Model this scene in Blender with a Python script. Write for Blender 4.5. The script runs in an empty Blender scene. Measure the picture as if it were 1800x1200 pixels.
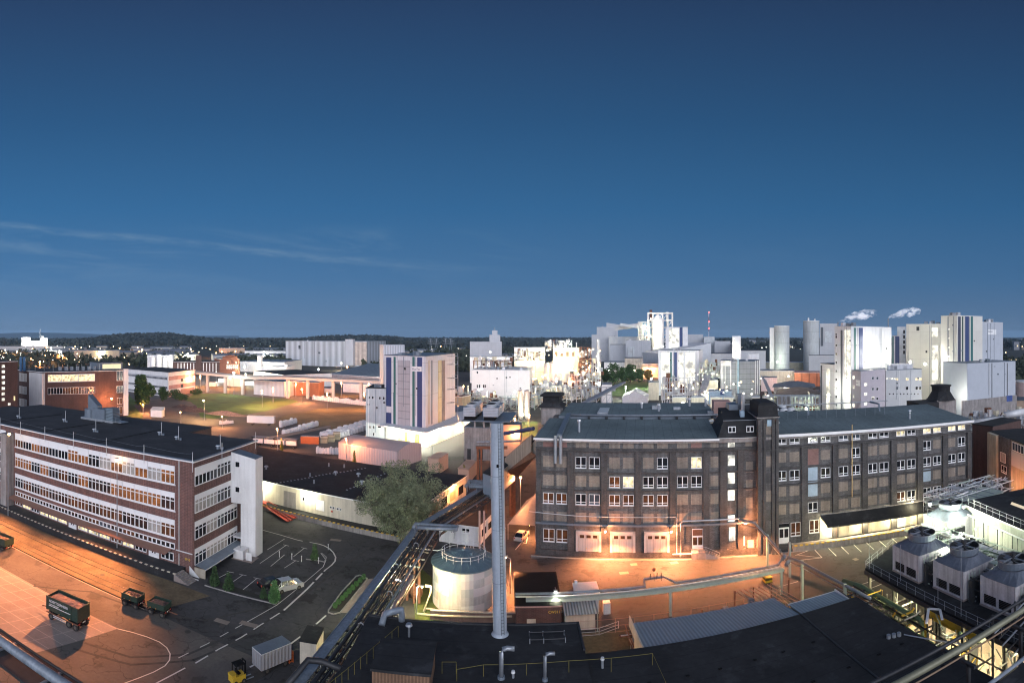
import bpy, math, random
from mathutils import Vector
S = bpy.context.scene
rnd = random.Random(11)
R = math.radians
# ---------------------------------------------------------------- camera (cylindrical panorama), world, light
F, HY, HC = 975.0, 590.0, 40.0            # focal length in photo pixels per radian, horizon row, eye height in metres
cd = bpy.data.cameras.new('camera'); cam = bpy.data.objects.new('camera', cd); S.collection.objects.link(cam)
S.camera = cam
cam.location = (0, 0, HC); cam.rotation_euler = (R(90), 0, 0)
cd.type = 'PANO'; cd.panorama_type = 'CENTRAL_CYLINDRICAL'
cd.central_cylindrical_radius = 1.0
cd.central_cylindrical_range_u_min = -900 / F; cd.central_cylindrical_range_u_max = 900 / F
cd.central_cylindrical_range_v_min = -(1200 - HY) / F; cd.central_cylindrical_range_v_max = HY / F
cd.clip_start = 0.5; cd.clip_end = 80000
S.render.engine = 'CYCLES'
S.view_settings.view_transform = 'Standard'; S.view_settings.look = 'None'
S.view_settings.exposure = 0.24; S.view_settings.gamma = 1.0
S.cycles.max_bounces = 4; S.cycles.diffuse_bounces = 2; S.cycles.glossy_bounces = 2
S.cycles.transparent_max_bounces = 8; S.cycles.sample_clamp_indirect = 4.0
S.cycles.use_light_tree = True; S.cycles.use_denoising = True; S.cycles.pixel_filter_type = 'BLACKMAN_HARRIS'; S.cycles.filter_width = 1.15
w = bpy.data.worlds.new('World'); S.world = w; w.use_nodes = True
nt = w.node_tree; N = nt.nodes; L = nt.links
for n in list(N): N.remove(n)
def nd(t, **k):
    n = N.new(t)
    for a, b in k.items(): setattr(n, a, b)
    return n
def ramp(n, stops):
    e = n.color_ramp.elements
    while len(e) < len(stops): e.new(0.5)
    for i, (p, c) in enumerate(stops): e[i].position = p; e[i].color = (c[0], c[1], c[2], 1)
tc = nd('ShaderNodeTexCoord'); sx = nd('ShaderNodeSeparateXYZ'); L.new(tc.outputs['Generated'], sx.inputs[0])
r1 = nd('ShaderNodeValToRGB'); L.new(sx.outputs[2], r1.inputs[0])
ramp(r1, [(0.0, (.112, .180, .290)), (0.035, (.088, .168, .298)), (0.10, (.054, .146, .296)), (0.22, (.029, .116, .262)), (0.36, (.020, .078, .186)), (0.52, (.017, .044, .110)), (1.0, (.012, .024, .062))])
# a little brighter and greener towards the west (left), after the sunset
ax = nd('ShaderNodeMapRange'); ax.inputs[1].default_value = -1; ax.inputs[2].default_value = 1; ax.inputs[3].default_value = 1.18; ax.inputs[4].default_value = .86
L.new(sx.outputs[0], ax.inputs[0])
mu = nd('ShaderNodeVectorMath', operation='SCALE'); L.new(r1.outputs[0], mu.inputs[0]); L.new(ax.outputs[0], mu.inputs[3])
# thin cirrus streaks low over the town
at = nd('ShaderNodeMath', operation='ARCTAN2'); L.new(sx.outputs[0], at.inputs[0]); L.new(sx.outputs[1], at.inputs[1])
cb = nd('ShaderNodeCombineXYZ')
m1 = nd('ShaderNodeMath', operation='MULTIPLY'); m1.inputs[1].default_value = 2.2; L.new(at.outputs[0], m1.inputs[0])
m2 = nd('ShaderNodeMath', operation='MULTIPLY'); m2.inputs[1].default_value = 15; L.new(sx.outputs[2], m2.inputs[0])
m3 = nd('ShaderNodeMath', operation='MULTIPLY_ADD'); m3.inputs[1].default_value = 1.15; L.new(at.outputs[0], m3.inputs[0]); L.new(m2.outputs[0], m3.inputs[2])
L.new(m1.outputs[0], cb.inputs[0]); L.new(m3.outputs[0], cb.inputs[1])
nz = nd('ShaderNodeTexNoise'); nz.inputs['Scale'].default_value = 1.25; nz.inputs['Detail'].default_value = 9; nz.inputs['Roughness'].default_value = .66; nz.inputs['Distortion'].default_value = .7
L.new(cb.outputs[0], nz.inputs[0])
cr = nd('ShaderNodeValToRGB'); L.new(nz.outputs[0], cr.inputs[0]); ramp(cr, [(.50, (0, 0, 0)), (.78, (1, 1, 1))])
wz = nd('ShaderNodeValToRGB'); L.new(sx.outputs[2], wz.inputs[0]); ramp(wz, [(.06, (0, 0, 0)), (.11, (.6, .6, .6)), (.165, (1, 1, 1)), (.20, (0, 0, 0))])
wa = nd('ShaderNodeMapRange'); wa.inputs[1].default_value = .15; wa.inputs[2].default_value = -.3; wa.inputs[3].default_value = .10; wa.inputs[4].default_value = 1.0; L.new(at.outputs[0], wa.inputs[0])
q1 = nd('ShaderNodeMath', operation='MULTIPLY'); L.new(cr.outputs[0], q1.inputs[0]); L.new(wz.outputs[0], q1.inputs[1])
q2 = nd('ShaderNodeMath', operation='MULTIPLY'); L.new(q1.outputs[0], q2.inputs[0]); L.new(wa.outputs[0], q2.inputs[1])
# one long faint streak sinking from the left edge towards the centre
b1 = nd('ShaderNodeMath', operation='MULTIPLY_ADD'); b1.inputs[1].default_value = .0911; L.new(at.outputs[0], b1.inputs[0]); L.new(sx.outputs[2], b1.inputs[2])
nw = nd('ShaderNodeTexNoise'); nw.inputs['Scale'].default_value = 1.6; nw.inputs['Detail'].default_value = 4; L.new(cb.outputs[0], nw.inputs[0])
b2 = nd('ShaderNodeMath', operation='MULTIPLY_ADD'); b2.inputs[1].default_value = .030; L.new(nw.outputs[0], b2.inputs[0]); L.new(b1.outputs[0], b2.inputs[2])
b3 = nd('ShaderNodeMath', operation='SUBTRACT'); L.new(b2.outputs[0], b3.inputs[0]); b3.inputs[1].default_value = .1255
b4 = nd('ShaderNodeMath', operation='ABSOLUTE'); L.new(b3.outputs[0], b4.inputs[0])
b5 = nd('ShaderNodeMapRange', interpolation_type='SMOOTHSTEP'); b5.inputs[1].default_value = .0105; b5.inputs[2].default_value = .0; b5.inputs[3].default_value = 0; b5.inputs[4].default_value = 1; L.new(b4.outputs[0], b5.inputs[0])
b6 = nd('ShaderNodeMapRange'); b6.inputs[1].default_value = .05; b6.inputs[2].default_value = -.35; b6.inputs[3].default_value = 0; b6.inputs[4].default_value = .48; L.new(at.outputs[0], b6.inputs[0])
b7 = nd('ShaderNodeMath', operation='MULTIPLY'); L.new(b5.outputs[0], b7.inputs[0]); L.new(b6.outputs[0], b7.inputs[1])
fn_ = nd('ShaderNodeTexNoise'); fn_.inputs['Scale'].default_value = 7; fn_.inputs['Detail'].default_value = 8; fn_.inputs['Roughness'].default_value = .7; L.new(cb.outputs[0], fn_.inputs[0])
f2 = nd('ShaderNodeMapRange'); f2.inputs[1].default_value = .35; f2.inputs[2].default_value = .7; L.new(fn_.outputs[0], f2.inputs[0])
b8 = nd('ShaderNodeMath', operation='MULTIPLY'); L.new(b7.outputs[0], b8.inputs[0]); L.new(f2.outputs[0], b8.inputs[1])
q4 = nd('ShaderNodeMath', operation='MULTIPLY'); L.new(q2.outputs[0], q4.inputs[0]); q4.inputs[1].default_value = .45
q3 = nd('ShaderNodeMath', operation='MAXIMUM'); L.new(q4.outputs[0], q3.inputs[0]); L.new(b8.outputs[0], q3.inputs[1])
mx = nd('ShaderNodeMix', data_type='RGBA'); L.new(q3.outputs[0], mx.inputs[0]); L.new(mu.outputs[0], mx.inputs[6]); mx.inputs[7].default_value = (.19, .30, .42, 1)
# afterglow low in the sky behind the photographer
gl = nd('ShaderNodeMapRange'); gl.inputs[1].default_value = .42; gl.inputs[2].default_value = -.7; gl.inputs[3].default_value = 0; gl.inputs[4].default_value = 1; L.new(sx.outputs[1], gl.inputs[0])
gz = nd('ShaderNodeValToRGB'); L.new(sx.outputs[2], gz.inputs[0]); ramp(gz, [(0, (1.25, 1.12, 1.12)), (.3, (.70, .74, .90)), (.75, (0, 0, 0))])
gm = nd('ShaderNodeVectorMath', operation='SCALE'); L.new(gz.outputs[0], gm.inputs[0]); L.new(gl.outputs[0], gm.inputs[3])
ga = nd('ShaderNodeVectorMath', operation='ADD'); L.new(mx.outputs[2], ga.inputs[0]); L.new(gm.outputs[0], ga.inputs[1])
bg = nd('ShaderNodeBackground'); L.new(ga.outputs[0], bg.inputs[0]); bg.inputs[1].default_value = 0.94
wo = nd('ShaderNodeOutputWorld'); L.new(bg.outputs[0], wo.inputs[0])
sl = bpy.data.lights.new('dusk_glow', 'SUN'); sl.energy = 2.0; sl.angle = R(60); sl.color = (.96, .95, 1.0)
so = bpy.data.objects.new('dusk_glow', sl); S.collection.objects.link(so)
so.rotation_euler = (Vector((-.16, .95, -.32))).to_track_quat('-Z', 'Y').to_euler()

# ---------------------------------------------------------------- measuring: photo pixel (1800 wide) to a point of the place
def P(px, py, z=0.0):
    r = (HC - z) * F / (py - HY); t = (px - 900) / F
    return (r * math.sin(t), r * math.cos(t))
def PR(px, r):
    t = (px - 900) / F
    return (r * math.sin(t), r * math.cos(t))
def Z(py, r): return HC - (py - HY) * r / F
def W(a, x, y):
    c, s = math.cos(R(a)), math.sin(R(a)); return (x * c + y * s, -x * s + y * c)
# ---------------------------------------------------------------- materials
MATS = {}
def _mat(name):
    m = bpy.data.materials.new(name); m.use_nodes = True
    t = m.node_tree; b = t.nodes['Principled BSDF']; MATS[name] = m
    return m, t, b
def _n(t, kind, **k):
    n = t.nodes.new(kind)
    for a, b in k.items(): setattr(n, a, b)
    return n
def _noise(t, vec, sc, det=6, rough=.6):
    n = _n(t, 'ShaderNodeTexNoise'); n.inputs['Scale'].default_value = sc; n.inputs['Detail'].default_value = det; n.inputs['Roughness'].default_value = rough
    t.links.new(vec, n.inputs[0]); return n.outputs[0]
def _scalec(t, col, fac):
    v = _n(t, 'ShaderNodeVectorMath', operation='SCALE')
    if isinstance(col, tuple): v.inputs[0].default_value = col[:3]
    else: t.links.new(col, v.inputs[0])
    t.links.new(fac, v.inputs[3]); return v.outputs[0]
def _mr(t, src, a, b, c, d):
    m = _n(t, 'ShaderNodeMapRange'); t.links.new(src, m.inputs[0])
    for i, v in enumerate((a, b, c, d)): m.inputs[i + 1].default_value = v
    return m.outputs[0]
def _mul(t, a, b, op='MULTIPLY'):
    m = _n(t, 'ShaderNodeMath', operation=op); t.links.new(a, m.inputs[0])
    if isinstance(b, (int, float)): m.inputs[1].default_value = b
    else: t.links.new(b, m.inputs[1])
    return m.outputs[0]
def M(name, col=(.5, .5, .5), rough=.8, metal=0, var=.25, vs=.35, vs2=4.0, bump=0, bs=12, emit=None, es=0, ribs=0, ribaxis='xy', ribd=.3, brick=None, spec=.5, lines=None, evar=0, streak=0, spots=None, cracks=0):
    if name in MATS: return MATS[name]
    m, t, b = _mat(name)
    b.inputs['Roughness'].default_value = rough; b.inputs['Metallic'].default_value = metal; b.inputs['Specular IOR Level'].default_value = spec
    g = _n(t, 'ShaderNodeNewGeometry').outputs['Position']
    oc = _n(t, 'ShaderNodeTexCoord').outputs['Object']
    n1 = _noise(t, g, vs); n2 = _noise(t, g, vs2, 4)
    f = _mul(t, _mr(t, n1, .25, .75, 1 - var, 1 + var), _mr(t, n2, .25, .75, 1 - var * .5, 1 + var * .5))
    base = tuple(col)
    hgt = None
    sp = _n(t, 'ShaderNodeSeparateXYZ'); t.links.new(oc, sp.inputs[0])
    sxy = _mul(t, sp.outputs[0], sp.outputs[1], 'ADD')
    if brick:
        c2, mort, bw, bh = brick
        cv = _n(t, 'ShaderNodeCombineXYZ'); t.links.new(sxy, cv.inputs[0]); t.links.new(sp.outputs[2], cv.inputs[1])
        bt = _n(t, 'ShaderNodeTexBrick'); t.links.new(cv.outputs[0], bt.inputs[0])
        bt.inputs['Scale'].default_value = 1; bt.inputs['Brick Width'].default_value = bw; bt.inputs['Row Height'].default_value = bh; bt.inputs['Mortar Size'].default_value = .012
        bt.inputs['Color1'].default_value = (*col, 1); bt.inputs['Color2'].default_value = (*c2, 1); bt.inputs['Mortar'].default_value = (*mort, 1)
        base = bt.outputs[0]
    if streak:
        mp = _n(t, 'ShaderNodeMapping'); t.links.new(g, mp.inputs[0]); mp.inputs['Scale'].default_value = (1.6, 1.6, .12)
        f = _mul(t, f, _mr(t, _noise(t, mp.outputs[0], 1.0, 5), .35, .75, 1 - streak, 1.05))
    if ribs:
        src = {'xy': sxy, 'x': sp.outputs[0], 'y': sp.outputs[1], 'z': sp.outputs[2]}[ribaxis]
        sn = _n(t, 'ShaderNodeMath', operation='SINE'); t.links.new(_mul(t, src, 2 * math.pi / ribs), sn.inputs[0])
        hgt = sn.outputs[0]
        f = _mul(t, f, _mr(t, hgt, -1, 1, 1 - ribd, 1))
    if lines:
        for src, per, wd, dk in [( {'x': sxy, 'z': sp.outputs[2], 'X': sp.outputs[0], 'Y': sp.outputs[1]}[a], p_, w_, d_) for a, p_, w_, d_ in lines]:
            md = _mul(t, _mul(t, src, 1.0 / per), 1.0, 'PINGPONG')
            ls = _mul(t, md, wd / per, 'LESS_THAN')
            f = _mul(t, f, _mr(t, ls, 0, 1, 1, dk))
    if spots:
        f = _mul(t, f, _mr(t, _noise(t, g, spots[0], 5, .65), spots[1], spots[2], 1, spots[3]))
    if cracks:
        vo = _n(t, 'ShaderNodeTexVoronoi', feature='DISTANCE_TO_EDGE'); vo.inputs['Scale'].default_value = cracks
        wv = _n(t, 'ShaderNodeVectorMath', operation='ADD'); sc_ = _n(t, 'ShaderNodeVectorMath', operation='SCALE'); nz_ = _n(t, 'ShaderNodeTexNoise'); nz_.inputs['Scale'].default_value = .5; t.links.new(g, nz_.inputs[0]); t.links.new(nz_.outputs[1], sc_.inputs[0]); sc_.inputs[3].default_value = 3.0
        t.links.new(g, wv.inputs[0]); t.links.new(sc_.outputs[0], wv.inputs[1]); t.links.new(wv.outputs[0], vo.inputs[0]); f = _mul(t, f, _mr(t, vo.outputs[0], .0, .012, .45, 1))
    c = _scalec(t, base, f)
    t.links.new(c, b.inputs['Base Color'])
    if bump or hgt is not None:
        bp = _n(t, 'ShaderNodeBump'); bp.inputs['Strength'].default_value = bump or .6; bp.inputs['Distance'].default_value = .05
        if hgt is not None: t.links.new(hgt, bp.inputs['Height'])
        else: t.links.new(_noise(t, g, bs, 6), bp.inputs['Height'])
        t.links.new(bp.outputs[0], b.inputs['Normal'])
    if emit:
        if evar:
            ne = _noise(t, g, evar, 3); e = _scalec(t, tuple(emit), _mr(t, ne, .35, .65, .25, 1.5)); t.links.new(e, b.inputs['Emission Color'])
        else: b.inputs['Emission Color'].default_value = (*emit, 1)
        b.inputs['Emission Strength'].default_value = es
    return m
asph = M('asphalt', (.058, .058, .062), .85, spec=.3, var=.38, vs=.09, vs2=1.3, bump=.3, bs=9, spots=(.22, .56, .62, .55), cracks=.16)
asph2 = M('old_asphalt', (.095, .085, .078), .85, var=.32, vs=.16, vs2=2.3, bump=.3, bs=7, spots=(.18, .57, .62, .62), cracks=.13)
conc_slab = M('concrete_slab', (.26, .215, .20), .85, var=.18, vs=.3, vs2=3)
earth = M('earth_ground', (.030, .032, .026), .95, var=.5, vs=.012, vs2=.09)
gravel = M('gravel', (.13, .11, .10), .95, var=.3, vs=.15, vs2=3)
grass = M('grass', (.065, .125, .030), .95, var=.45, vs=.12, vs2=2.2, bump=.5, bs=14)
dry = M('dry_grass', (.115, .100, .055), .95, var=.5, vs=.10, vs2=1.6, bump=.6, bs=6)
track = M('track_bed', (.125, .095, .058), .95, var=.5, vs=.3, vs2=2.5, bump=.4, bs=5)
paint = M('road_paint', (.62, .60, .58), .7, var=.18, vs2=6)
steelrail = M('rail_steel', (.12, .11, .10), .45, .7, var=.2)
bitumen = M('bitumen_roof', (.038, .039, .044), .85, spec=.3, var=.35, vs=.22, vs2=2.2, bump=.25, bs=5, lines=[('Y', 1.05, .04, .8), ('Y', 5.0, .05, .45)], spots=(.25, .56, .68, 1.5))
bitumen2 = M('dark_bitumen', (.024, .025, .028), .85, spec=.25, var=.4, vs=.25, vs2=1.7, bump=.25, bs=4, lines=[('Y', 1.05, .05, .72)], spots=(.35, .56, .66, 1.7))
bluroof = M('grey_green_roof', (.13, .175, .19), .8, var=.3, vs=.15, vs2=2.5, streak=.2, lines=[('X', .9, .05, .72), ('Y', 6, .05, .8)])
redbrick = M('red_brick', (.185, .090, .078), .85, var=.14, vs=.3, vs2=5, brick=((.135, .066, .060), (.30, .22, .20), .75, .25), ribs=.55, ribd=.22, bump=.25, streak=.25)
dbrick = M('dark_red_brick', (.105, .052, .045), .85, var=.2, vs=.25, brick=((.080, .042, .038), (.13, .10, .09), .5, .16), streak=.2)
oldbrick = M('sooty_brick', (.132, .130, .136), .9, var=.36, vs=.28, vs2=3.5, brick=((.066, .064, .068), (.24, .23, .225), .5, .16), bump=.2, bs=14, streak=.45)
oldbrick2 = M('sooty_brick_trim', (.078, .075, .079), .9, var=.4, vs=.4, vs2=5, brick=((.045, .043, .045), (.15, .14, .135), .5, .14), streak=.3)
infill = M('infill_brick', (.30, .25, .21), .9, var=.2, vs=.35, vs2=6, brick=((.22, .18, .15), (.34, .30, .27), .4, .14), streak=.35)
infillr = M('pink_infill_brick', (.25, .13, .115), .9, var=.2, brick=((.20, .10, .09), (.22, .17, .16), .4, .14))
render_ = M('grey_render', (.32, .30, .295), .88, var=.25, vs=.4, vs2=3, streak=.4)
beige = M('beige_render', (.40, .355, .29), .88, var=.2, vs=.4, streak=.3)
white = M('white_paint', (.72, .72, .74), .6, var=.10, vs=.3, streak=.12)
whitef = M('white_frame', (.78, .78, .80), .5, var=.05)
cream = M('cream_wall', (.60, .555, .46), .85, var=.14, vs=.4, streak=.25)
clad = M('white_cladding', (.60, .62, .67), .5, var=.08, vs=.1, streak=.14, lines=[('x', 3.2, .12, .80), ('z', 6.0, .14, .80)])
cladr = M('ribbed_cladding', (.58, .60, .66), .5, var=.08, vs=.1, ribs=1.1, ribd=.34, bump=.6)
cladg = M('grey_cladding', (.44, .46, .50), .55, var=.1, vs=.1, lines=[('x', 2.4, .06, .8), ('z', 5, .06, .85)])
cladd = M('dark_cladding', (.10, .115, .14), .6, var=.15, ribs=1.0, ribd=.3)
claddk = M('grey_blue_metal', (.15, .185, .23), .5, .3, var=.14, vs=.5)
lattice = M('mesh_cladding', (.36, .36, .40), .6, var=.08, lines=[('x', .9, .12, .78), ('z', 1.4, .16, .7)])
navy = M('navy_stripe', (.022, .048, .155), .5, var=.08)
teal = M('green_stripe', (.022, .125, .125), .5, var=.08)
steel = M('galvanised_steel', (.33, .36, .40), .42, .55, var=.16, vs=1.2)
pipeb = M('blue_grey_pipe', (.20, .24, .29), .5, .15, var=.25, vs=1.0, streak=.2)
darkst = M('dark_steel', (.035, .037, .042), .55, .3, var=.3, vs=1.3)
rust = M('rusty_steel', (.16, .075, .045), .75, .1, var=.35, vs=1)
greenp = M('pale_green_steel', (.36, .43, .38), .55, .1, var=.12, vs=1.5)
greenpipe = M('green_pipe', (.10, .16, .09), .5, .1, var=.2, vs=1.5)
yellowp = M('yellow_paint', (.55, .36, .03), .55, var=.15)
black = M('black_paint', (.006, .006, .007), .8, var=.2, spec=.15)
orangep = M('orange_paint', (.50, .115, .03), .55, var=.2)
redp = M('red_paint', (.38, .06, .04), .6, var=.25)
truckg = M('dark_green_paint', (.020, .045, .036), .4, .1, var=.2, vs=2)
cargo = M('rubble_load', (.30, .19, .16), .95, var=.35, vs=1.5, vs2=7, bump=1, bs=10)
cargod = M('scrap_load', (.09, .06, .055), .95, var=.6, vs=1.8, vs2=6, bump=1, bs=8)
tyre = M('rubber', (.015, .015, .016), .85, var=.2)
silver = M('car_silver', (.55, .56, .58), .3, .5, var=.05)
carblk = M('car_black', (.012, .013, .016), .25, .2, var=.1)
bagw = M('white_bag', (.58, .58, .62), .8, var=.14, vs=1.2)
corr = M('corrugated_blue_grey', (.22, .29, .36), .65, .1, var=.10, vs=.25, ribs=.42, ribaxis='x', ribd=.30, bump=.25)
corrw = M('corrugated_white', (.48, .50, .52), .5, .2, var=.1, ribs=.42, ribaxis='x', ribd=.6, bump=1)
tankg = M('tank_sheet', (.50, .50, .50), .6, .2, var=.12, vs=.8, streak=.25)
tankr = M('tank_roof_sheet', (.13, .19, .23), .5, .3, var=.15, vs=.8)
whsteel = M('white_steel', (.62, .64, .66), .5, .1, var=.1, vs=1)
stack = M('chimney_steel', (.40, .46, .54), .5, .15, var=.12, vs=.6, streak=.28, lines=[('z', 2.75, .04, .7)])
bark = M('bark', (.09, .075, .06), .9, var=.3, vs=2)
leafA = M('willow_leaf', (.185, .215, .125), .8, var=.5, vs=.5, vs2=2.0)
leafB = M('green_leaf', (.040, .085, .028), .8, var=.45, vs=.9, vs2=3)
leafC = M('shrub_leaf', (.060, .15, .045), .8, var=.4, vs=1.5, vs2=4)
leafF = M('forest_leaf', (.034, .042, .040), .9, var=.6, vs=.012, vs2=.08)
leafH = M('far_hill', (.050, .072, .105), .95, var=.15, vs=.002, vs2=.01)  # distance haze put into the hill colour as blue
glassd = M('dark_glass', (.012, .014, .018), .12, 0, var=.4, vs=.5, spec=.6)
glassb = M('blue_glass', (.05, .065, .085), .15, 0, var=.4, vs=.5)
amber = M('amber_lit_glass', (.05, .03, .02), .2, emit=(1, .34, .08), es=.20, evar=1.9)
amberd = M('dim_amber_glass', (.03, .02, .015), .15, emit=(1, .30, .08), es=.06, evar=1.3)
warm = M('warm_lit_glass', (.1, .1, .08), .3, emit=(1, .80, .42), es=1.15, evar=.9)
cold = M('white_lit_glass', (.1, .1, .1), .3, emit=(1, .97, .84), es=1.25, evar=.5)
coldp = M('lit_translucent_panel', (.2, .2, .2), .4, emit=(1, .97, .82), es=.95, evar=.22, lines=[('z', 4.2, .3, .7)])
curtain = M('curtained_glass', (.33, .31, .29), .6, var=.3, vs=1.0)
bulbo = M('sodium_bulb', (.2, .1, .05), .3, emit=(1, .55, .18), es=40)
bulbw = M('white_bulb', (.2, .2, .2), .3, emit=(1, .96, .82), es=32)
bulbs = M('far_bulb_warm', (.2, .2, .2), .3, emit=(1, .72, .38), es=9)
bulbc = M('far_bulb_white', (.2, .2, .2), .3, emit=(1, .93, .78), es=9)
bulbr = M('red_bulb', (.2, .02, .02), .3, emit=(1, .08, .05), es=14)
signw = M('sign_white', (.75, .77, .78), .5, var=.03)
PANES = {'d': glassd, 'b': glassb, 'a': amber, 'm': amberd, 'w': warm, 'c': cold, 'k': curtain}

# ---------------------------------------------------------------- mesh building
NOSPLIT = {'edge_marking', 'crown', 'foliage', 'lettering', 'house_number', 'roof', 'load', 'railing', 'sills'}
class MB:
    def __init__(s): s.v = []; s.f = []; s.m = []; s.mats = []
    def pieces(s):  # groups of faces that touch or lie close together
        n = len(s.v); par = list(range(n))
        def fd(a):
            while par[a] != a: par[a] = par[par[a]]; a = par[a]
            return a
        for f in s.f:
            a = fd(f[0])
            for b in f[1:]:
                b = fd(b)
                if a != b: par[b] = a
        isl = {}
        for i, v in enumerate(s.v): isl.setdefault(fd(i), []).append(v)
        if len(isl) > 400: return None
        ks = list(isl); bb = [([min(v[a] for v in isl[k]) for a in range(3)], [max(v[a] for v in isl[k]) for a in range(3)]) for k in ks]; sz = [max(h - l for l, h in zip(*b)) for b in bb]; grp = list(range(len(ks)))
        def fg(a):
            while grp[a] != a: grp[a] = grp[grp[a]]; a = grp[a]
            return a
        for i in range(len(ks)):
            for j in range(i):
                gp = math.sqrt(sum(max(0, bb[i][0][a] - bb[j][1][a], bb[j][0][a] - bb[i][1][a]) ** 2 for a in range(3)))
                if gp <= max(.02, .5 * max(sz[i], sz[j])): grp[fg(i)] = fg(j)
        of = {k: fg(i) for i, k in enumerate(ks)}; out = {}
        for f, m in zip(s.f, s.m): out.setdefault(of[fd(f[0])], []).append((f, m))
        return list(out.values())
    def mi(s, m):
        if m not in s.mats: s.mats.append(m)
        return s.mats.index(m)
    def face(s, pts, m):
        i = len(s.v); s.v += [tuple(p) for p in pts]; s.f.append(tuple(range(i, i + len(pts)))); s.m.append(s.mi(m)); return s
    def box(s, x0, x1, y0, y1, z0, z1, m, mt=None):
        i = len(s.v); k = s.mi(m); kt = s.mi(mt) if mt else k
        s.v += [(x0, y0, z0), (x1, y0, z0), (x1, y1, z0), (x0, y1, z0), (x0, y0, z1), (x1, y0, z1), (x1, y1, z1), (x0, y1, z1)]
        for q, mm in (((0, 1, 5, 4), k), ((1, 2, 6, 5), k), ((2, 3, 7, 6), k), ((3, 0, 4, 7), k), ((4, 5, 6, 7), kt), ((3, 2, 1, 0), k)):
            s.f.append(tuple(i + a for a in q)); s.m.append(mm)
        return s
    def prism(s, pts, z0, z1, m, mt=None):
        if sum(pts[i][0] * pts[(i + 1) % len(pts)][1] - pts[(i + 1) % len(pts)][0] * pts[i][1] for i in range(len(pts))) < 0: pts = pts[::-1]
        n = len(pts); i = len(s.v); k = s.mi(m); kt = s.mi(mt) if mt else k
        zt = z1 if hasattr(z1, '__len__') else [z1] * n
        s.v += [(p[0], p[1], z0) for p in pts] + [(p[0], p[1], zt[j]) for j, p in enumerate(pts)]
        for j in range(n):
            q = (j + 1) % n; s.f.append((i + j, i + q, i + n + q, i + n + j)); s.m.append(k)
        s.f.append(tuple(i + n + j for j in range(n))); s.m.append(kt)
        s.f.append(tuple(i + n - 1 - j for j in range(n))); s.m.append(k)
        return s
    def cyl(s, cx, cy, z0, z1, r0, r1, n, m, mt=None, cap=True):
        i = len(s.v); k = s.mi(m); kt = s.mi(mt) if mt else k
        for z, r in ((z0, r0), (z1, r1)):
            s.v += [(cx + r * math.cos(2 * math.pi * j / n), cy + r * math.sin(2 * math.pi * j / n), z) for j in range(n)]
        for j in range(n):
            q = (j + 1) % n; s.f.append((i + j, i + q, i + n + q, i + n + j)); s.m.append(k)
        if cap:
            s.f.append(tuple(i + n + j for j in range(n))); s.m.append(kt)
            s.f.append(tuple(i + n - 1 - j for j in range(n))); s.m.append(k)
        return s
    def tube(s, pts, r, m, n=8, cap=True):
        pts = [Vector(p) for p in pts]; rings = []
        for j, p in enumerate(pts):
            d = (pts[min(j + 1, len(pts) - 1)] - pts[max(j - 1, 0)])
            if 0 < j < len(pts) - 1:
                a = (pts[j] - pts[j - 1]).normalized(); b = (pts[j + 1] - pts[j]).normalized(); d = a + b
            d = d.normalized() if d.length else Vector((0, 0, 1))
            up = Vector((0, 0, 1)) if abs(d.z) < .95 else Vector((1, 0, 0))
            u = d.cross(up).normalized(); v = u.cross(d).normalized(); i = len(s.v)
            rr = r[j] if hasattr(r, '__len__') else r
            s.v += [tuple(p + u * rr * math.cos(2 * math.pi * q / n) + v * rr * math.sin(2 * math.pi * q / n)) for q in range(n)]
            rings.append(i)
        k = s.mi(m)
        for a, b in zip(rings, rings[1:]):
            for q in range(n):
                q2 = (q + 1) % n; s.f.append((a + q, b + q, b + q2, a + q2)); s.m.append(k)
        if cap:
            s.f.append(tuple(rings[0] + q for q in range(n))); s.m.append(k)
            s.f.append(tuple(rings[-1] + n - 1 - q for q in range(n))); s.m.append(k)
        return s
    def beam(s, p, q, w_, h_, m):
        p = Vector(p); q = Vector(q); d = (q - p).normalized()
        up = Vector((0, 0, 1)) if abs(d.z) < .95 else Vector((1, 0, 0))
        u = d.cross(up).normalized() * w_ / 2; v = u.cross(d).normalized() * h_ / 2; i = len(s.v); k = s.mi(m)
        for c in (p, q): s.v += [tuple(c + a * u + b * v) for a, b in ((-1, -1), (1, -1), (1, 1), (-1, 1))]
        for f in ((0, 1, 5, 4), (1, 2, 6, 5), (2, 3, 7, 6), (3, 0, 4, 7), (4, 5, 6, 7), (3, 2, 1, 0)): s.f.append(tuple(i + a for a in f)); s.m.append(k)
        return s
    def dome(s, cx, cy, z, r, h, m, n=12, k_=3):
        for j in range(k_):
            a0, a1 = math.pi / 2 * j / k_, math.pi / 2 * (j + 1) / k_
            s.cyl(cx, cy, z + h * math.sin(a0), z + h * math.sin(a1), r * math.cos(a0), max(r * math.cos(a1), .01), n, m, cap=False)
        return s
    def ball(s, c, r, m, n=8):
        k_ = 4
        for j in range(-k_, k_):
            a0, a1 = math.pi / 2 * j / k_, math.pi / 2 * (j + 1) / k_
            s.cyl(c[0], c[1], c[2] + r * math.sin(a0), c[2] + r * math.sin(a1), max(r * math.cos(a0), .001), max(r * math.cos(a1), .001), n, m, cap=False)
        return s
    def mesh(s, name, smooth=False):
        me = bpy.data.meshes.new(name); me.from_pydata(s.v, [], s.f)
        for m in s.mats: me.materials.append(m)
        me.polygons.foreach_set('material_index', s.m)
        if smooth: me.polygons.foreach_set('use_smooth', [True] * len(s.f))
        me.update(); return me
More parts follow.
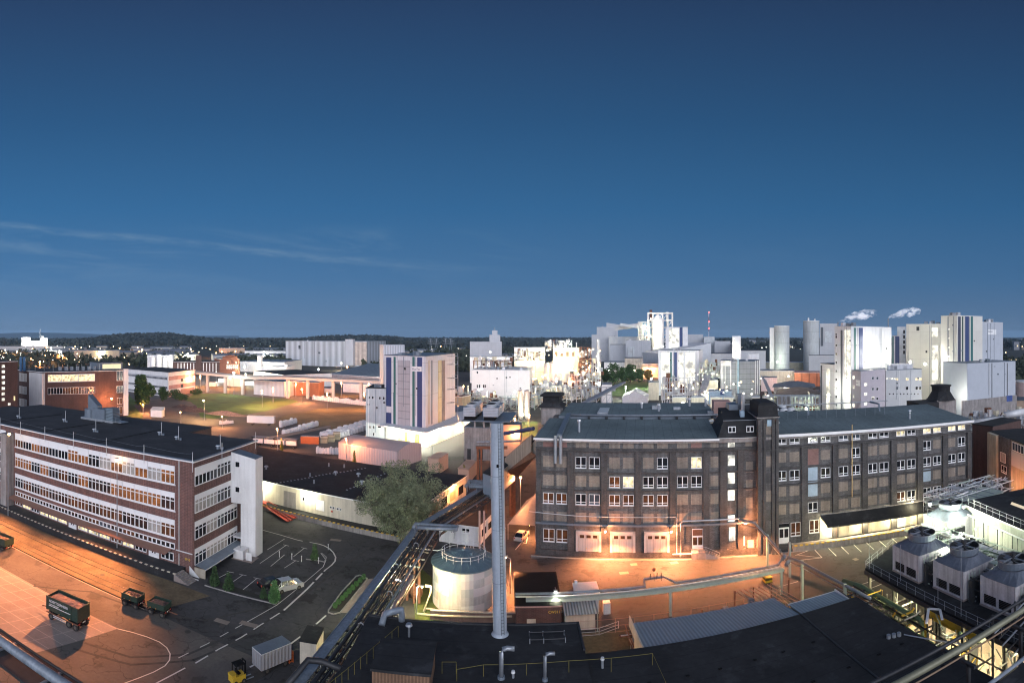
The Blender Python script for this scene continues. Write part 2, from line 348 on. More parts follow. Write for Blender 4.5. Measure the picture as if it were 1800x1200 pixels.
    def build(s, name, parent=None, smooth=False, label=None):
        if parent is not None and name not in NOSPLIT and len(s.f) > 1:
            ps = s.pieces()
            if ps and 1 < len(ps) <= 60:
                if name.endswith('s') and not name.endswith('ss'): name = name[:-1]
                first = None
                for p in ps:
                    q = MB(); mp = {}
                    for f, m in p:
                        for i in f:
                            if i not in mp: mp[i] = len(q.v); q.v.append(s.v[i])
                        q.f.append(tuple(mp[i] for i in f)); q.m.append(m)
                    q.mats = s.mats; o = bpy.data.objects.new(name, q.mesh(name, smooth)); S.collection.objects.link(o); o.parent = parent
                    if label: o['label'] = label
                    first = first or o
                return first
        o = bpy.data.objects.new(name, s.mesh(name, smooth)); S.collection.objects.link(o); o.parent = parent
        if label: o['label'] = label
        return o
def tag(o, label=None, cat=None, group=None, kind=None):
    if label: o['label'] = label
    if cat: o['category'] = cat
    if group: o['group'] = group
    if kind: o['kind'] = kind
    return o
def thing(name, label, cat, xy=(0, 0), z=0, rot=0, group=None):
    o = bpy.data.objects.new(name, None); S.collection.objects.link(o); o.empty_display_size = 1
    o.location = (xy[0], xy[1], z); o.rotation_euler = (0, 0, rot)
    return tag(o, label, cat, group)
def inst(name, me, parent, loc=(0, 0, 0), rz=0, label=None):
    o = bpy.data.objects.new(name, me); S.collection.objects.link(o); o.parent = parent; o.location = loc; o.rotation_euler = (0, 0, rz)
    if label: o['label'] = label
    return o
def dup(o, loc=None, rz=None, label=None, scale=None, group=None):
    c = o.copy(); S.collection.objects.link(c)
    if loc is not None: c.location = loc
    if rz is not None: c.rotation_euler = (0, 0, rz)
    if scale is not None: c.scale = scale if hasattr(scale, '__len__') else (scale,) * 3
    if label: c['label'] = label
    if group: c['group'] = group
    for ch in o.children:
        d = ch.copy(); S.collection.objects.link(d); d.parent = c
        for g in ch.children:
            e = g.copy(); S.collection.objects.link(e); e.parent = d
    return c
def struct(name, mb): return tag(mb.build(name), kind='structure')
def sheet(name, pts, z, m):
    if sum(pts[i][0] * pts[(i + 1) % len(pts)][1] - pts[(i + 1) % len(pts)][0] * pts[i][1] for i in range(len(pts))) < 0: pts = pts[::-1]
    return struct(name, MB().face([(p[0], p[1], z) for p in pts], m))
SOD = (1.0, .335, .115); WHI = (1.0, .95, .78); YEL = (1.0, .86, .50); GRN = (.93, 1.0, .74)
def light(parent, loc, watt, col, rad=.25, spot=None, aim=None):
    rad = min(rad, .12) if rad < .3 else rad; watt = watt * (1.7 if col == SOD else 1.0)
    l = bpy.data.lights.new('light', 'SPOT' if spot else 'POINT'); l.energy = watt; l.color = col; l.shadow_soft_size = rad
    if spot: l.spot_size = R(spot); l.spot_blend = .6
    o = bpy.data.objects.new('light', l); S.collection.objects.link(o); o.parent = parent; o.location = loc
    if aim is not None: o.rotation_euler = Vector(aim).to_track_quat('-Z', 'Y').to_euler()
    return o
def text(parent, s, loc, size, m, rx=90, rz=0, name='lettering', ext=.01):
    c = bpy.data.curves.new('t', 'FONT'); c.body = s; c.size = size; c.extrude = ext
    o = bpy.data.objects.new('t', c); S.collection.objects.link(o)
    me = bpy.data.meshes.new_from_object(o); bpy.data.objects.remove(o); me.materials.clear(); me.materials.append(m)
    q = bpy.data.objects.new(name, me); S.collection.objects.link(q); q.parent = parent; q.location = loc; q.rotation_euler = (R(rx), 0, R(rz))
    return q
# ---------------------------------------------------------------- a building from its measured corners
WC = {}
def winmesh(w_, h_, style, pane):
    k = (round(w_, 2), round(h_, 2), style, pane)
    if k in WC: return WC[k]
    a = MB(); g = MB(); pm = PANES[pane]; t = .075
    def bar(x0, x1, z0, z1): a.box(x0, x1, -.10, .0, z0, z1, whitef)
    def gl(x0, x1, z0, z1): g.box(x0, x1, -.045, -.005, z0, z1, pm)
    if style == 'grid':      # white blind box on top, small panes over tall ones, three columns
        tp = h_ * .30; um = h_ * .17
        a.box(0, w_, -.12, 0, h_ - tp, h_, whitef)
        for i in range(4): bar(max(0, w_ * i / 3 - t), min(w_, w_ * i / 3 + t), 0, h_ - tp)
        bar(0, w_, -.06, .10); bar(0, w_, h_ - tp - um - t, h_ - tp - um + t)
        gl(.02, w_ - .02, .1, h_ - tp)
    elif style == 'blind':   # blind lowered over the upper panes
        tp = h_ * .47
        a.box(0, w_, -.13, 0, h_ - tp, h_, whitef)
        for i in range(4): bar(max(0, w_ * i / 3 - t), min(w_, w_ * i / 3 + t), 0, h_ - tp)
        bar(0, w_, -.06, .10); gl(.02, w_ - .02, .1, h_ - tp)
    elif style == 'strip':
        for i in range(4): bar(max(0, w_ * i / 3 - t * 1.5), min(w_, w_ * i / 3 + t * 1.5), 0, h_)
        bar(0, w_, -.05, .12); bar(0, w_, h_ - .12, h_ + .05); gl(.02, w_ - .02, .1, h_ - .1)
    elif style == 'two':     # two casements over a low light
        s_ = h_ * .2
        bar(0, w_, 0, t); bar(0, w_, h_ - t, h_); bar(0, t, 0, h_); bar(w_ - t, w_, 0, h_)
        a.box(w_ / 2 - t, w_ / 2 + t, -.09, 0, t, h_ - t, whitef); a.box(t, w_ - t, -.08, 0, s_, s_ + t * 1.4, whitef)
        a.box(-.05, w_ + .05, -.2, 0, -.1, 0, whitef)
        gl(t / 2, w_ - t / 2, t / 2, h_ - t / 2)
    elif style == 'one':
        bar(0, w_, 0, t); bar(0, w_, h_ - t, h_); bar(0, t, 0, h_); bar(w_ - t, w_, 0, h_); gl(t / 2, w_ - t / 2, t / 2, h_ - t / 2)
    elif style == 'band':
        n = max(2, int(w_ / 1.3)); bar(0, w_, 0, .12); bar(0, w_, h_ - .12, h_)
        for i in range(n + 1): bar(max(0, w_ * i / n - .08), min(w_, w_ * i / n + .08), .12, h_ - .12)
        gl(.03, w_ - .03, .05, h_ - .05)
    else:                    # plain pane without a visible frame
        gl(0, w_, 0, h_); a = None
    r = (a.mesh('window') if a else None, g.mesh('pane')); WC[k] = r; return r
class Bld:
    """pL, pR: front ground corners (left, right as seen). pB: back end of the right side, or pA: back end of the left side."""
    def __init__(s, name, label, cat, pL, pR, h, depth=None, pB=None, pA=None, z0=0, wall=white, roof=bitumen, lip=.25, group=None, base=0, slope=0, wname='wall', rname='roof'):
        s.pL = Vector((*pL, 0)); s.pR = Vector((*pR, 0)); d = (s.pR - s.pL); s.w = d.length
        s.rot = math.atan2(d.y, d.x); s.h = h; s.z0 = z0
        s.root = thing(name, label, cat, pL, z0, s.rot, group)
        def loc(p):
            q = Vector((p[0], p[1], 0)) - s.pL; c, n = math.cos(-s.rot), math.sin(-s.rot); return (q.x * c - q.y * n, q.x * n + q.y * c)
        s.loc = loc
        if pB: b = loc(pB); s.out = [(0, 0), (s.w, 0), b, (b[0] - s.w, b[1])]
        elif pA: b = loc(pA); s.out = [(0, 0), (s.w, 0), (b[0] + s.w, b[1]), b]
        else: s.out = [(0, 0), (s.w, 0), (s.w, depth), (0, depth)]
        hh = h - z0; s.hh = hh
        s.wall = MB().prism(s.out, base, [hh, hh, hh + slope, hh + slope], wall).build(wname, s.root)
        if roof:
            c = ((s.out[0][0] + s.out[2][0]) / 2, (s.out[0][1] + s.out[2][1]) / 2)
            o2 = []
            for x, y in s.out:
                dx, dy = x - c[0], y - c[1]; l = math.hypot(dx, dy) or 1; o2.append((x + dx / l * lip, y + dy / l * lip))
            r = MB()
            n = 4; zs = [hh + .25, hh + .25, hh + slope + .25, hh + slope + .25]
            i = 0; r.v += [(p[0], p[1], z - .22) for p, z in zip(o2, zs)] + [(p[0], p[1], z) for p, z in zip(o2, zs)]
            km = r.mi(whitef if lip >= .25 else roof); kr = r.mi(roof)
            for j in range(4): q = (j + 1) % 4; r.f.append((j, q, 4 + q, 4 + j)); r.m.append(km)
            r.f.append((4, 5, 6, 7)); r.m.append(kr); r.f.append((3, 2, 1, 0)); r.m.append(kr)
            s.roofo = r.build(rname, s.root)
    def seg(s, face):
        o = s.out
        a, b = {'f': (o[0], o[1]), 'r': (o[1], o[2]), 'l': (o[3], o[0])}[face]
        return Vector((*a, 0)), Vector((*b, 0))
    def u(s, face, px):
        a, b = s.seg(face); c, n = math.cos(s.rot), math.sin(s.rot)
        def wld(v): return Vector((v.x * c - v.y * n + s.pL.x, v.x * n + v.y * c + s.pL.y))
        A = wld(a); Bv = wld(b); t = (px - 900) / F; D = Vector((math.sin(t), math.cos(t))); E_ = Bv - A
        den = D.x * E_.y - D.y * E_.x
        uu = (A.x * D.y - A.y * D.x) / den if abs(den) > 1e-9 else 0
        pt = A + E_ * uu
        return uu * E_.length, pt.length
    def place(s, face, u_):
        a, b = s.seg(face); d = (b - a).normalized(); return a + d * u_, math.atan2(d.y, d.x)
    def rect(s, face, u0, u1, z0, z1, m, name='panel', proud=.06, label=None):
        p, an = s.place(face, u0); o = MB().box(0, u1 - u0, -proud, .01, z0 - s.z0, z1 - s.z0, m).build(name, s.root, label=label)
        o.location = p; o.rotation_euler = (0, 0, an); return o
    def R(s, face, x0, x1, y0, y1, m, name='panel', proud=.06, label=None):
        u0, r0 = s.u(face, x0); u1, r1 = s.u(face, x1); rm = (r0 + r1) / 2
        return s.rect(face, u0, u1, Z(y1, rm), Z(y0, rm), m, name, proud, label)
    def win(s, face, u0, z0, w_, h_, style='two', pane='d', y=0, name='window'):
        fm, gm = winmesh(w_, h_, style, pane); p, an = s.place(face, u0)
        d = Vector((math.cos(an), math.sin(an), 0)); p = p + Vector((-d.y, d.x, 0)) * y
        if fm is None: return inst(name, gm, s.root, (p.x, p.y, z0 - s.z0), an)
        o = inst(name, fm, s.root, (p.x, p.y, z0 - s.z0), an); inst('pane', gm, o); return o
    def Wn(s, face, x0, x1, y0, y1, style='one', pane='d', y=0):
        u0, r0 = s.u(face, x0); u1, r1 = s.u(face, x1); rm = (r0 + r1) / 2
        return s.win(face, u0, Z(y1, rm), max(u1 - u0, .3), Z(y0, rm) - Z(y1, rm), style, pane, y)
# ================================================================ SETTING: ground, roads, lawns
g = MB(); n = 64
g.face([(14000 * math.sin(2 * math.pi * i / n), 14000 * -math.cos(2 * math.pi * i / n), -.05) for i in range(n)], earth)
struct('ground', g)
sheet('plant_ground', [(-700, -40), (700, -40), (760, 300), (600, 620), (-100, 700), (-700, 500)], 0, asph)
A_ = 2.25; B_ = 13.4; C_ = 15.5
a_ = lambda x, y: W(A_, x, y)
sheet('track_bed', [a_(-160, 62.3), a_(-58, 62.3), a_(-50, 64.5), a_(-47, 71.2), a_(-56, 71.8), a_(-160, 71.8)], .006, track)
sheet('yard_paving', [a_(-160, 30), a_(-36, 30), a_(-30, 60.2), a_(-50, 62.15), a_(-160, 62.15)], .004, asph2)
sheet('concrete_slab', [(-49.4, 57.5), (-53.6, 43.8), (-92, 44.5), (-105, 58.6)], .012, conc_slab)
j = MB()
def line(mb, pts, wd, z, m=paint, close=False):
    for p, q in zip(pts, pts[1:]):
        dx, dy = q[0] - p[0], q[1] - p[1]; l = math.hypot(dx, dy) or 1; nx, ny = -dy / l * wd / 2, dx / l * wd / 2
        ex, ey = dx / l * wd * .3, dy / l * wd * .3
        mb.face([(p[0] + nx - ex, p[1] + ny - ey, z), (p[0] - nx - ex, p[1] - ny - ey, z), (q[0] - nx + ex, q[1] - ny + ey, z), (q[0] + nx + ex, q[1] + ny + ey, z)], m)
jointm = M('slab_joint', (.50, .40, .34), .85, var=.2)
for i in range(8): y = 57.3 - i * 1.95; line(j, [(-49.5 - (57.5 - y) * .3, y), (-98 + i * 1.0, y + .3)], .07, .018, jointm)
for i in range(16): x = -52.3 - i * 2.9; line(j, [(x, 57.5), (x - 4.0, 43.9)], .07, .022, jointm)
struct('slab_joints', j)
ra = MB()
for y in (63.6, 65.0, 67.6, 69.0): ra.beam((*a_(-160, y), .03), (*a_(-57, y), .03), .08, .08, steelrail)
ra.beam((*a_(-160, 62.25), .02), (*a_(-52.5, 62.2), .02), .3, .05, black)
struct('yard_rails', ra)
k = MB(); line(k, [a_(-160, 62.0), a_(-52.5, 61.95)], .14, .016, jointm)
cur = [P(*q) for q in ((207, 1105), (232, 1111), (258, 1119), (280, 1128), (293, 1138), (299, 1149), (298, 1160), (290, 1170), (270, 1181), (245, 1191), (215, 1202), (180, 1215))]
line(k, cur, .14, .016)
def dashes(pts, wd, on, off, z=.016, mb=None, ph=0):
    mb = mb or k; d = ph
    for p, q in zip(pts, pts[1:]):
        l = math.hypot(q[0] - p[0], q[1] - p[1]); t = 0
        while t < l:
            c = d % (on + off); st = (on - c) if c < on else (on + off - c); e = min(l, t + st)
            if c < on: f0, f1 = t / l, e / l; line(mb, [(p[0] + (q[0] - p[0]) * f0, p[1] + (q[1] - p[1]) * f0), (p[0] + (q[0] - p[0]) * f1, p[1] + (q[1] - p[1]) * f1)], wd, z)
            d += e - t + 1e-6; t = e + 1e-6
PP = lambda *q: [P(*c) for c in q]
line(k, PP((262, 1207), (325, 1174)), .2, .016)
dashes(PP((344, 1165), (384, 1141), (424, 1120), (457.5, 1098.5), (492, 1077)), .22, 2.1, 1.5)
line(k, PP((499.5, 1072), (540, 1035)), .3, .016)
dashes(PP((540, 1035), (571.5, 1002)), .3, 2.6, 1.0)
line(k, PP((571.5, 1002), (583, 993), (589, 986), (590, 979), (586, 971), (579, 964), (570, 959), (561, 956)), .26, .016)
dashes(PP((561, 956), (543, 952.5), (525, 949.5)), .2, 2, 1.6)
line(k, PP((525, 949.5), (493, 940), (462, 931.5)), .16, .016)
dashes(PP((314, 1156), (340, 1143), (365, 1131), (401, 1111)), .13, 1.6, 2.0)
line(k, PP((414, 1104), (452, 1083), (487, 1063), (522, 1035), (568, 996), (573, 984), (564, 972)), .13, .016)
dashes(PP((440, 1172), (480, 1150), (510, 1132), (545, 1106), (576, 1079)), .26, 2.6, .7)
# parking bay marks
for a, b, c in (((385, 1015), (405, 1005), 6), ((410, 1022), (427, 1010), 6), ((425, 1038), (452, 1016), 6), ((457, 990), (503, 958), 5), ((476, 995), (500, 975), 0), ((500, 998), (520, 985), 5), ((516, 978), (535, 963), 5), ((470, 966), (500, 947), 0)):
    line(k, PP(a, b), .12, .016)
    if c: line(k, PP((b[0] - c, b[1] - 1), (b[0] + c, b[1] + 1.5)), .12, .016)
# bays and hatch before the old brick works
for i in range(9):
    x = 1453 + i * 22; y = 960 - i * 2.9 - (i * i) * .14
    line(k, PP((x, y), (x + 17, y + 17 - i * .5)), .14, .016)
line(k, PP((1398, 976), (1430, 964), (1445, 980), (1387, 986)), .14, .016); line(k, PP((1445, 980), (1400, 975)), .12, .016)
for q in (((1492, 1034), (1560, 1012)), ((1505, 1044), (1560, 1022)), ((1366, 1032), (1402, 1022)), ((930, 932), (925, 955)), ((906, 966), (917, 953)), ((917, 953), (925, 955))): line(k, PP(*q), .13, .016)
struct('road_markings', k)
pk = MB()
for x, y, wd in ((948, 979, 3), (1114, 992, 1.2), (1097, 1007, 1.6), (1185, 989, 1.4), (590, 949, 2.2), (1504, 983, .9), (390, 1092, 2.2), (437, 1097, 2.6)):
    c = P(x, y); pk.face([(c[0] - wd / 2, c[1] - .5, .02), (c[0] + wd / 2, c[1] - .5, .02), (c[0] + wd / 2, c[1] + .5, .02), (c[0] - wd / 2, c[1] + .5, .02)], M('asphalt_patch', (.2, .17, .15), .85))
struct('asphalt_patches', pk)
# lawns, dirt, gravel far field of the works
sheet('works_yard', PP((180, 745), (450, 790), (640, 800), (900, 800), (940, 700), (700, 668), (343, 655), (200, 690)), .008, M('yard_asphalt', (.085, .080, .082), .85, var=.3, vs=.06, vs2=.8))
sheet('lawn', PP((352, 733), (375, 736), (420, 730), (470, 722), (525, 706), (515, 702), (450, 698), (395, 691), (340, 692), (322, 706), (345, 712)), .02, grass)
sheet('dry_meadow', PP((483, 737), (510, 728), (560, 718), (640, 712), (700, 716), (700, 755), (640, 751), (590, 754), (540, 749)), .02, dry)
sheet('gravel_yard', PP((255, 735), (340, 737), (352, 720), (335, 706), (300, 700), (262, 702), (235, 712)), .024, gravel)
sheet('garden_lawn', PP((222, 735), (250, 735), (258, 720), (232, 700), (224, 690), (200, 700)), .018, grass)
sheet('north_verge', PP((343, 682), (400, 683), (480, 690), (560, 693), (645, 702), (645, 697), (560, 687), (480, 683), (400, 678), (343, 677)), .02, dry)
sheet('track_meadow', PP((890, 768), (945, 768), (945, 741), (890, 741)), .02, grass)
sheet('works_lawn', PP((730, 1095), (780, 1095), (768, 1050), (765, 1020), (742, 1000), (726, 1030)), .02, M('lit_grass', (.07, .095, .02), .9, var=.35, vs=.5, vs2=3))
sheet('pipe_yard_grass', [(6.9, 54), (13.3, 54), (13.3, 61.2), (31, 61.2), (40, 61.2), (40, 74), (6.9, 74)], .014, dry)
sheet('tank_meadow', PP((1060, 665), (1150, 672), (1150, 700), (1060, 695)), .03, grass)
# kerbs, planted strips, pavement
kb = MB(); kerbm = M('kerb_stone', (.30, .29, .28), .85)
def kerb(pts, w_=.16, h_=.13, m=kerbm, mb=None):
    for p, q in zip(pts, pts[1:]): (mb or kb).beam((*p, h_ / 2), (*q, h_ / 2), w_, h_, m)
kerb(PP((360, 1029), (418, 1046), (484, 1062), (490, 1057))); kerb(PP((538, 983), (562, 986), (570, 988), (574, 980), (566, 973)))
kerb(PP((577, 1073), (601, 1040), (626, 1013), (633, 1011), (646, 1017), (598, 1077), (586, 1080), (577, 1077), (577, 1073)))
kerb([W(B_, x, 98.8) for x in (-20, 0, 20, 40)], .3)
struct('kerbs', kb)
sheet('pavement', PP((646, 1018), (598, 1077), (618, 1077), (664, 1016)), .03, conc_slab)
sheet('planting_bed', PP((579, 1074), (602, 1041), (627, 1014), (634, 1013), (643, 1018), (597, 1075)), .04, earth)
sheet('planting_strip', PP((364, 1026), (410, 1040), (484, 1059), (492, 1052), (455, 1046), (366, 1014)), .04, earth)
# the sunken loading pit strip in front of the office block
# ================================================================ OFFICE BLOCK with four long window bands
ofr = thing('office_building', 'long red brick office block with four white window bands, left foreground', 'office building', W(A_, -53.1, 75.4), 0, R(-A_))
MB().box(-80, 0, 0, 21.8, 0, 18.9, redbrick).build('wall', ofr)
r = MB(); r.box(-80.2, .25, -.25, 22, 18.9, 19.1, whitef, bitumen); r.box(-80.2, .22, -.22, .35, 19.1, 19.22, claddk); r.box(-.2, .22, .35, 22, 19.1, 19.22, claddk); r.box(-80, -18, 21.9, 33, 18.5, 18.72, bitumen, bitumen)
for x in (-24, -41, -58): r.box(x, x + .5, .4, 21.8, 19.1, 19.2, bitumen2)
r.build('roof', ofr)
MB().box(-80, -18, 21.85, 32.9, 0, 18.45, dbrick).build('rear_wing_wall', ofr)
class _F: pass
def awin(x, y, z, w_, h_, st, pane, rz=0):
    fm, gm = winmesh(w_, h_, st, pane); o = inst('window', fm, ofr, (x, y, z), rz); inst('pane', gm, o)
up = 3.01
for row, (z, h_) in enumerate(((14.7, 3.1), (10.2, 3.05), (5.6, 3.0))):
    for i in range(15):
        st = 'grid'
        if row == 0 and (i in (2, 4, 7, 9, 10, 11, 12, 13, 14) or rnd.random() < .05): st = 'blind'
        pane = rnd.choice('amdddm') if i > 8 else rnd.choice('aamaadk')
        if row == 2: pane = rnd.choice('mmddkd')
        awin(-3.8 - (i + 1) * up, 0, z, up - .06, h_, st, pane)
    for i in range(2): awin(-52.6 - (i + 1) * up, 0, z, up - .06, h_, 'grid', 'd')
    MB().box(-49.1, -3.7, -.16, .0, z - .22, z - .07, whitef).build('sill', ofr)
for i in range(15): awin(-3.8 - (i + 1) * up, 0, 3.65, up - .06, .95, 'strip', rnd.choice('ddbm'))
for i in range(15):
    x = -3.8 - (i + 1) * up
    if i in (1, 8): continue
    awin(x, 0, 1.55, up - .3, 1.35, 'strip', rnd.choice('wmwd'))
for x in (-9.6, -30.7, -52.2):
    d = MB().box(x, x + 2.3, -.09, 0, 1.2, 3.2, whitef).build('door', ofr); [MB().box(x + a, x + a + .25, -.11, -.085, 1.9, 3.0, glassd).build('door_glass', d) for a in (.75, 1.3)]
endz = ((14.9, 3.1), (10.4, 3.0), (5.95, 3.0), (1.7, 2.7))
for row, (z, h_) in enumerate(endz):
    for i in range(4): awin(0, .35 + i * 3.45, z, 3.38, h_, 'blind' if (row == 0 and i < 2) else 'grid', rnd.choice('ddbkd'), R(90))
MB().box(-51.8, -49.5, -2.2, 0, 0, 17.6, render_, claddk).build('stair_pillar', ofr)
c = MB(); c.face([(-75, -1.9, 3.25), (-4.4, -1.9, 3.25), (-4.4, 0, 3.6), (-75, 0, 3.6)], M('canopy_sheet', (.22, .12, .09), .75, var=.2)); c.box(-75, -4.4, -1.95, -1.85, 3.1, 3.27, redbrick); c.box(-3.6, -.2, -.1, 0, 3.55, 3.7, whsteel)
c.build('canopy', ofr)
MB().tube([(-2.9, -.12, 3.7), (-2.9, -.12, 18.9)], .07, whsteel).build('downpipe', ofr)
MB().tube([(-2.9, -.12, .6), (-2.9, -.12, 3.2)], .07, whsteel).build('downpipe', ofr)
dk = MB().box(-75, -1.6, -3.3, -.01, 0, 1.2, bitumen2, bitumen).build('loading_dock', ofr)
q = MB()
for i in range(62): q.box(-75 + i * 1.2, -75 + i * 1.2 + .55, -3.36, -3.05, 1.12, 1.24, cream)
q.build('edge_marking', dk)
st = MB()
for i in range(7): st.box(-1.6 + i * .42, -1.6 + (i + 1) * .42, -3.3, -.9, 0, 1.05 - i * .16, conc_slab, render_)
st.build('steps', ofr)
MB().face([(-.8, -.05, 1.6), (1.2, -.05, .1), (1.2, -.05, 0), (-.8, -.05, 0)], whsteel).box(.0, 1.6, -.9, -.8, 0, .15, whsteel).build('ramp_cheek', ofr)
for i, x in enumerate((-54.6, -46.6, -38, -29, -19.8, -10.5, .05)):
    MB().tube([(x, -.32, 17.4), (x, -.32, 20.7)], .05, whsteel, 5).build('lightning_rod', ofr)
wr = MB(); xs = (-54.6, -46.6, -38, -29, -19.8, -10.5, .05)
for p, q_ in zip(xs, xs[1:]): wr.tube([(p + (q_ - p) * t, -.32 + 3.2 * math.sin(math.pi * t), 20.5 - 1.1 * math.sin(math.pi * t)) for t in (0, .15, .3, .5, .7, .85, 1)], .016, steel, 4)
wr.build('wire', ofr)
for y in (8.5, 21): MB().tube([(.25, y, 17.6), (.25, y, 20.9)], .05, whsteel, 5).build('lightning_rod', ofr)
for x, y in ((-33, 9.5), (-14, 14), (-20, 16), (-2.2, 11), (-48, 14), (-60, 9)):
    v = MB().cyl(x, y, 19.1, 19.6, .32, .28, 8, claddk).cyl(x, y, 19.6, 19.75, .5, .4, 8, silver).cyl(x + 1, y, 19.1, 19.5, .25, .25, 8, claddk); v.tube([(x + .5, y, 19.1), (x + .5, y, 21.8)], .05, whsteel, 5); v.build('roof_vent', ofr)
text(ofr, '0910', (-1.75, -.03, 2.35), .55, M('yellow_lettering', (.7, .45, .05), .6, emit=None), name='house_number')
# sunken ramp canopy on the gable side
cn = MB(); cn.face([(.02, .3, 1.75), (2.3, .3, 1.5), (2.3, 13.8, 1.5), (.02, 13.8, 1.75)], M('canopy_sheet_blue', (.17, .21, .26), .6)); cn.box(.05, 2.2, .2, .4, 0, 1.48, beige); cn.box(.05, 2.2, 13.6, 13.8, 0, 1.48, beige); cn.box(2.2, 2.32, .2, 13.8, 1.38, 1.52, whsteel)
cn.build('ramp_canopy', ofr)
# lift tower
lt = MB(); lt.prism([(0.02, 12.0), (5.0, 12.3), (5.0, 15.1), (.02, 15.1)], 9.3, [18.6, 17.7, 17.7, 18.6], white, claddk); lt.box(1.9, 4.98, 12.32, 15.05, 0, 9.3, white); lt.box(.02, 1.9, 12.6, 15, 2.7, 2.95, whsteel)
lto = lt.build('lift_tower', ofr)
for z in (15.9, 11.3): MB().box(.9, 1.9, 12.0, 12.12, z, z + 1.1, whitef).build('lift_window', lto); MB().box(1.0, 1.8, 11.96, 12.1, z + .1, z + 1.0, glassd).build('lift_window', lto)
bx = MB().box(1.7, 3.7, 10.0, 12.0, 0, 1.7, white).box(4.1, 5.3, 10.3, 10.4, 0, 1.5, white).box(1.4, 5.6, 9.8, 12.4, -.02, .1, conc_slab); bx.tube([(2.6, 11, 1.7), (2.6, 11, 2.4)], .06, steel); bx.build('lift_enclosure', ofr)
# air handling unit on the roof
ah = thing('air_handling_unit', 'grey air handling unit with cone duct on the long office block roof', 'ventilation unit', W(A_, -96.5, 96.5), 19.1, R(-A_))
MB().box(-5.5, 5.6, -.7, 2.2, 0, .5, steel).build('base_frame', ah)
MB().box(-1.6, 2.7, -.5, 2, .5, 3.0, claddk).build('casing', ah); MB().box(3.0, 5.4, -.5, 2, .5, 3.5, M('louvre_metal', (.2, .26, .31), .5, .3, ribs=.35, ribaxis='z', ribd=.5)).build('louvre', ah)
MB().cyl(-3.4, .7, .5, 2.6, 1.5, 1.5, 14, claddk).build('fan_housing', ah)
MB().prism([(-3.6, 0), (-.2, 0), (-.2, 1.6), (-3.6, 1.6)], 2.6, [6.1, 3.6, 3.6, 6.1], claddk).build('duct', ah)
MB().box(5.6, 8.2, -.6, 2, .3, .45, steel).tube([(8.1, -.5, .4), (8.1, -.5, 1.6)], .04, steel, 5).tube([(6.4, -.5, .4), (6.4, -.5, 1.6)], .04, steel, 5).build('walkway', ah)

# ---- lamps ----------------------------------------------------------------
BULB = {}
def bulb(parent, c, r_, m, nm='bulb'):
    if (r_, m.name) not in BULB: BULB[(r_, m.name)] = MB().ball((0, 0, 0), r_, m).mesh('bulb', True)
    return inst(nm, BULB[(r_, m.name)], parent, c)
def mast_lamp(label, xy, h_, watt, col, m, arm=(0, 0), rad=.16, name='street_lamp', group=None, off=.35, spot=None, aim=(0, 0, -1)):
    t = thing(name, label, 'street lamp', xy, 0, 0, group)
    MB().tube([(0, 0, 0), (0, 0, h_ * .5), (0, 0, h_)] + ([(arm[0], arm[1], h_ + .25)] if arm != (0, 0) else []), [.11, .09, .06] + ([.05] if arm != (0, 0) else []), steel, 6).build('pole', t)
    e = (arm[0], arm[1], h_ + (.2 if arm != (0, 0) else .1))
    MB().box(e[0] - .35, e[0] + .35, e[1] - .2, e[1] + .2, e[2], e[2] + .14, steel).build('lamp_head', t)
    bulb(t, (e[0], e[1], e[2] - rad * .7), rad, m); light(t, (e[0], e[1] - .1, e[2] - rad - off), watt, col, .2, spot, aim if spot else None)
    return t
mast_lamp('tall slim mast lamp glowing orange at the left end of the office block', W(A_, -100.2, 72.0), 18.3, 72000, SOD, bulbo, (.9, -.4), .3, spot=118, aim=(.1, -1.5, -1))
mast_lamp('orange lamp on the upper front wall of the long office block, above its windows', W(A_, -69.3, 74.2), 17.4, 74000, SOD, bulbo, (0, 0), .3, spot=118, aim=(-.25, -1.5, -1))
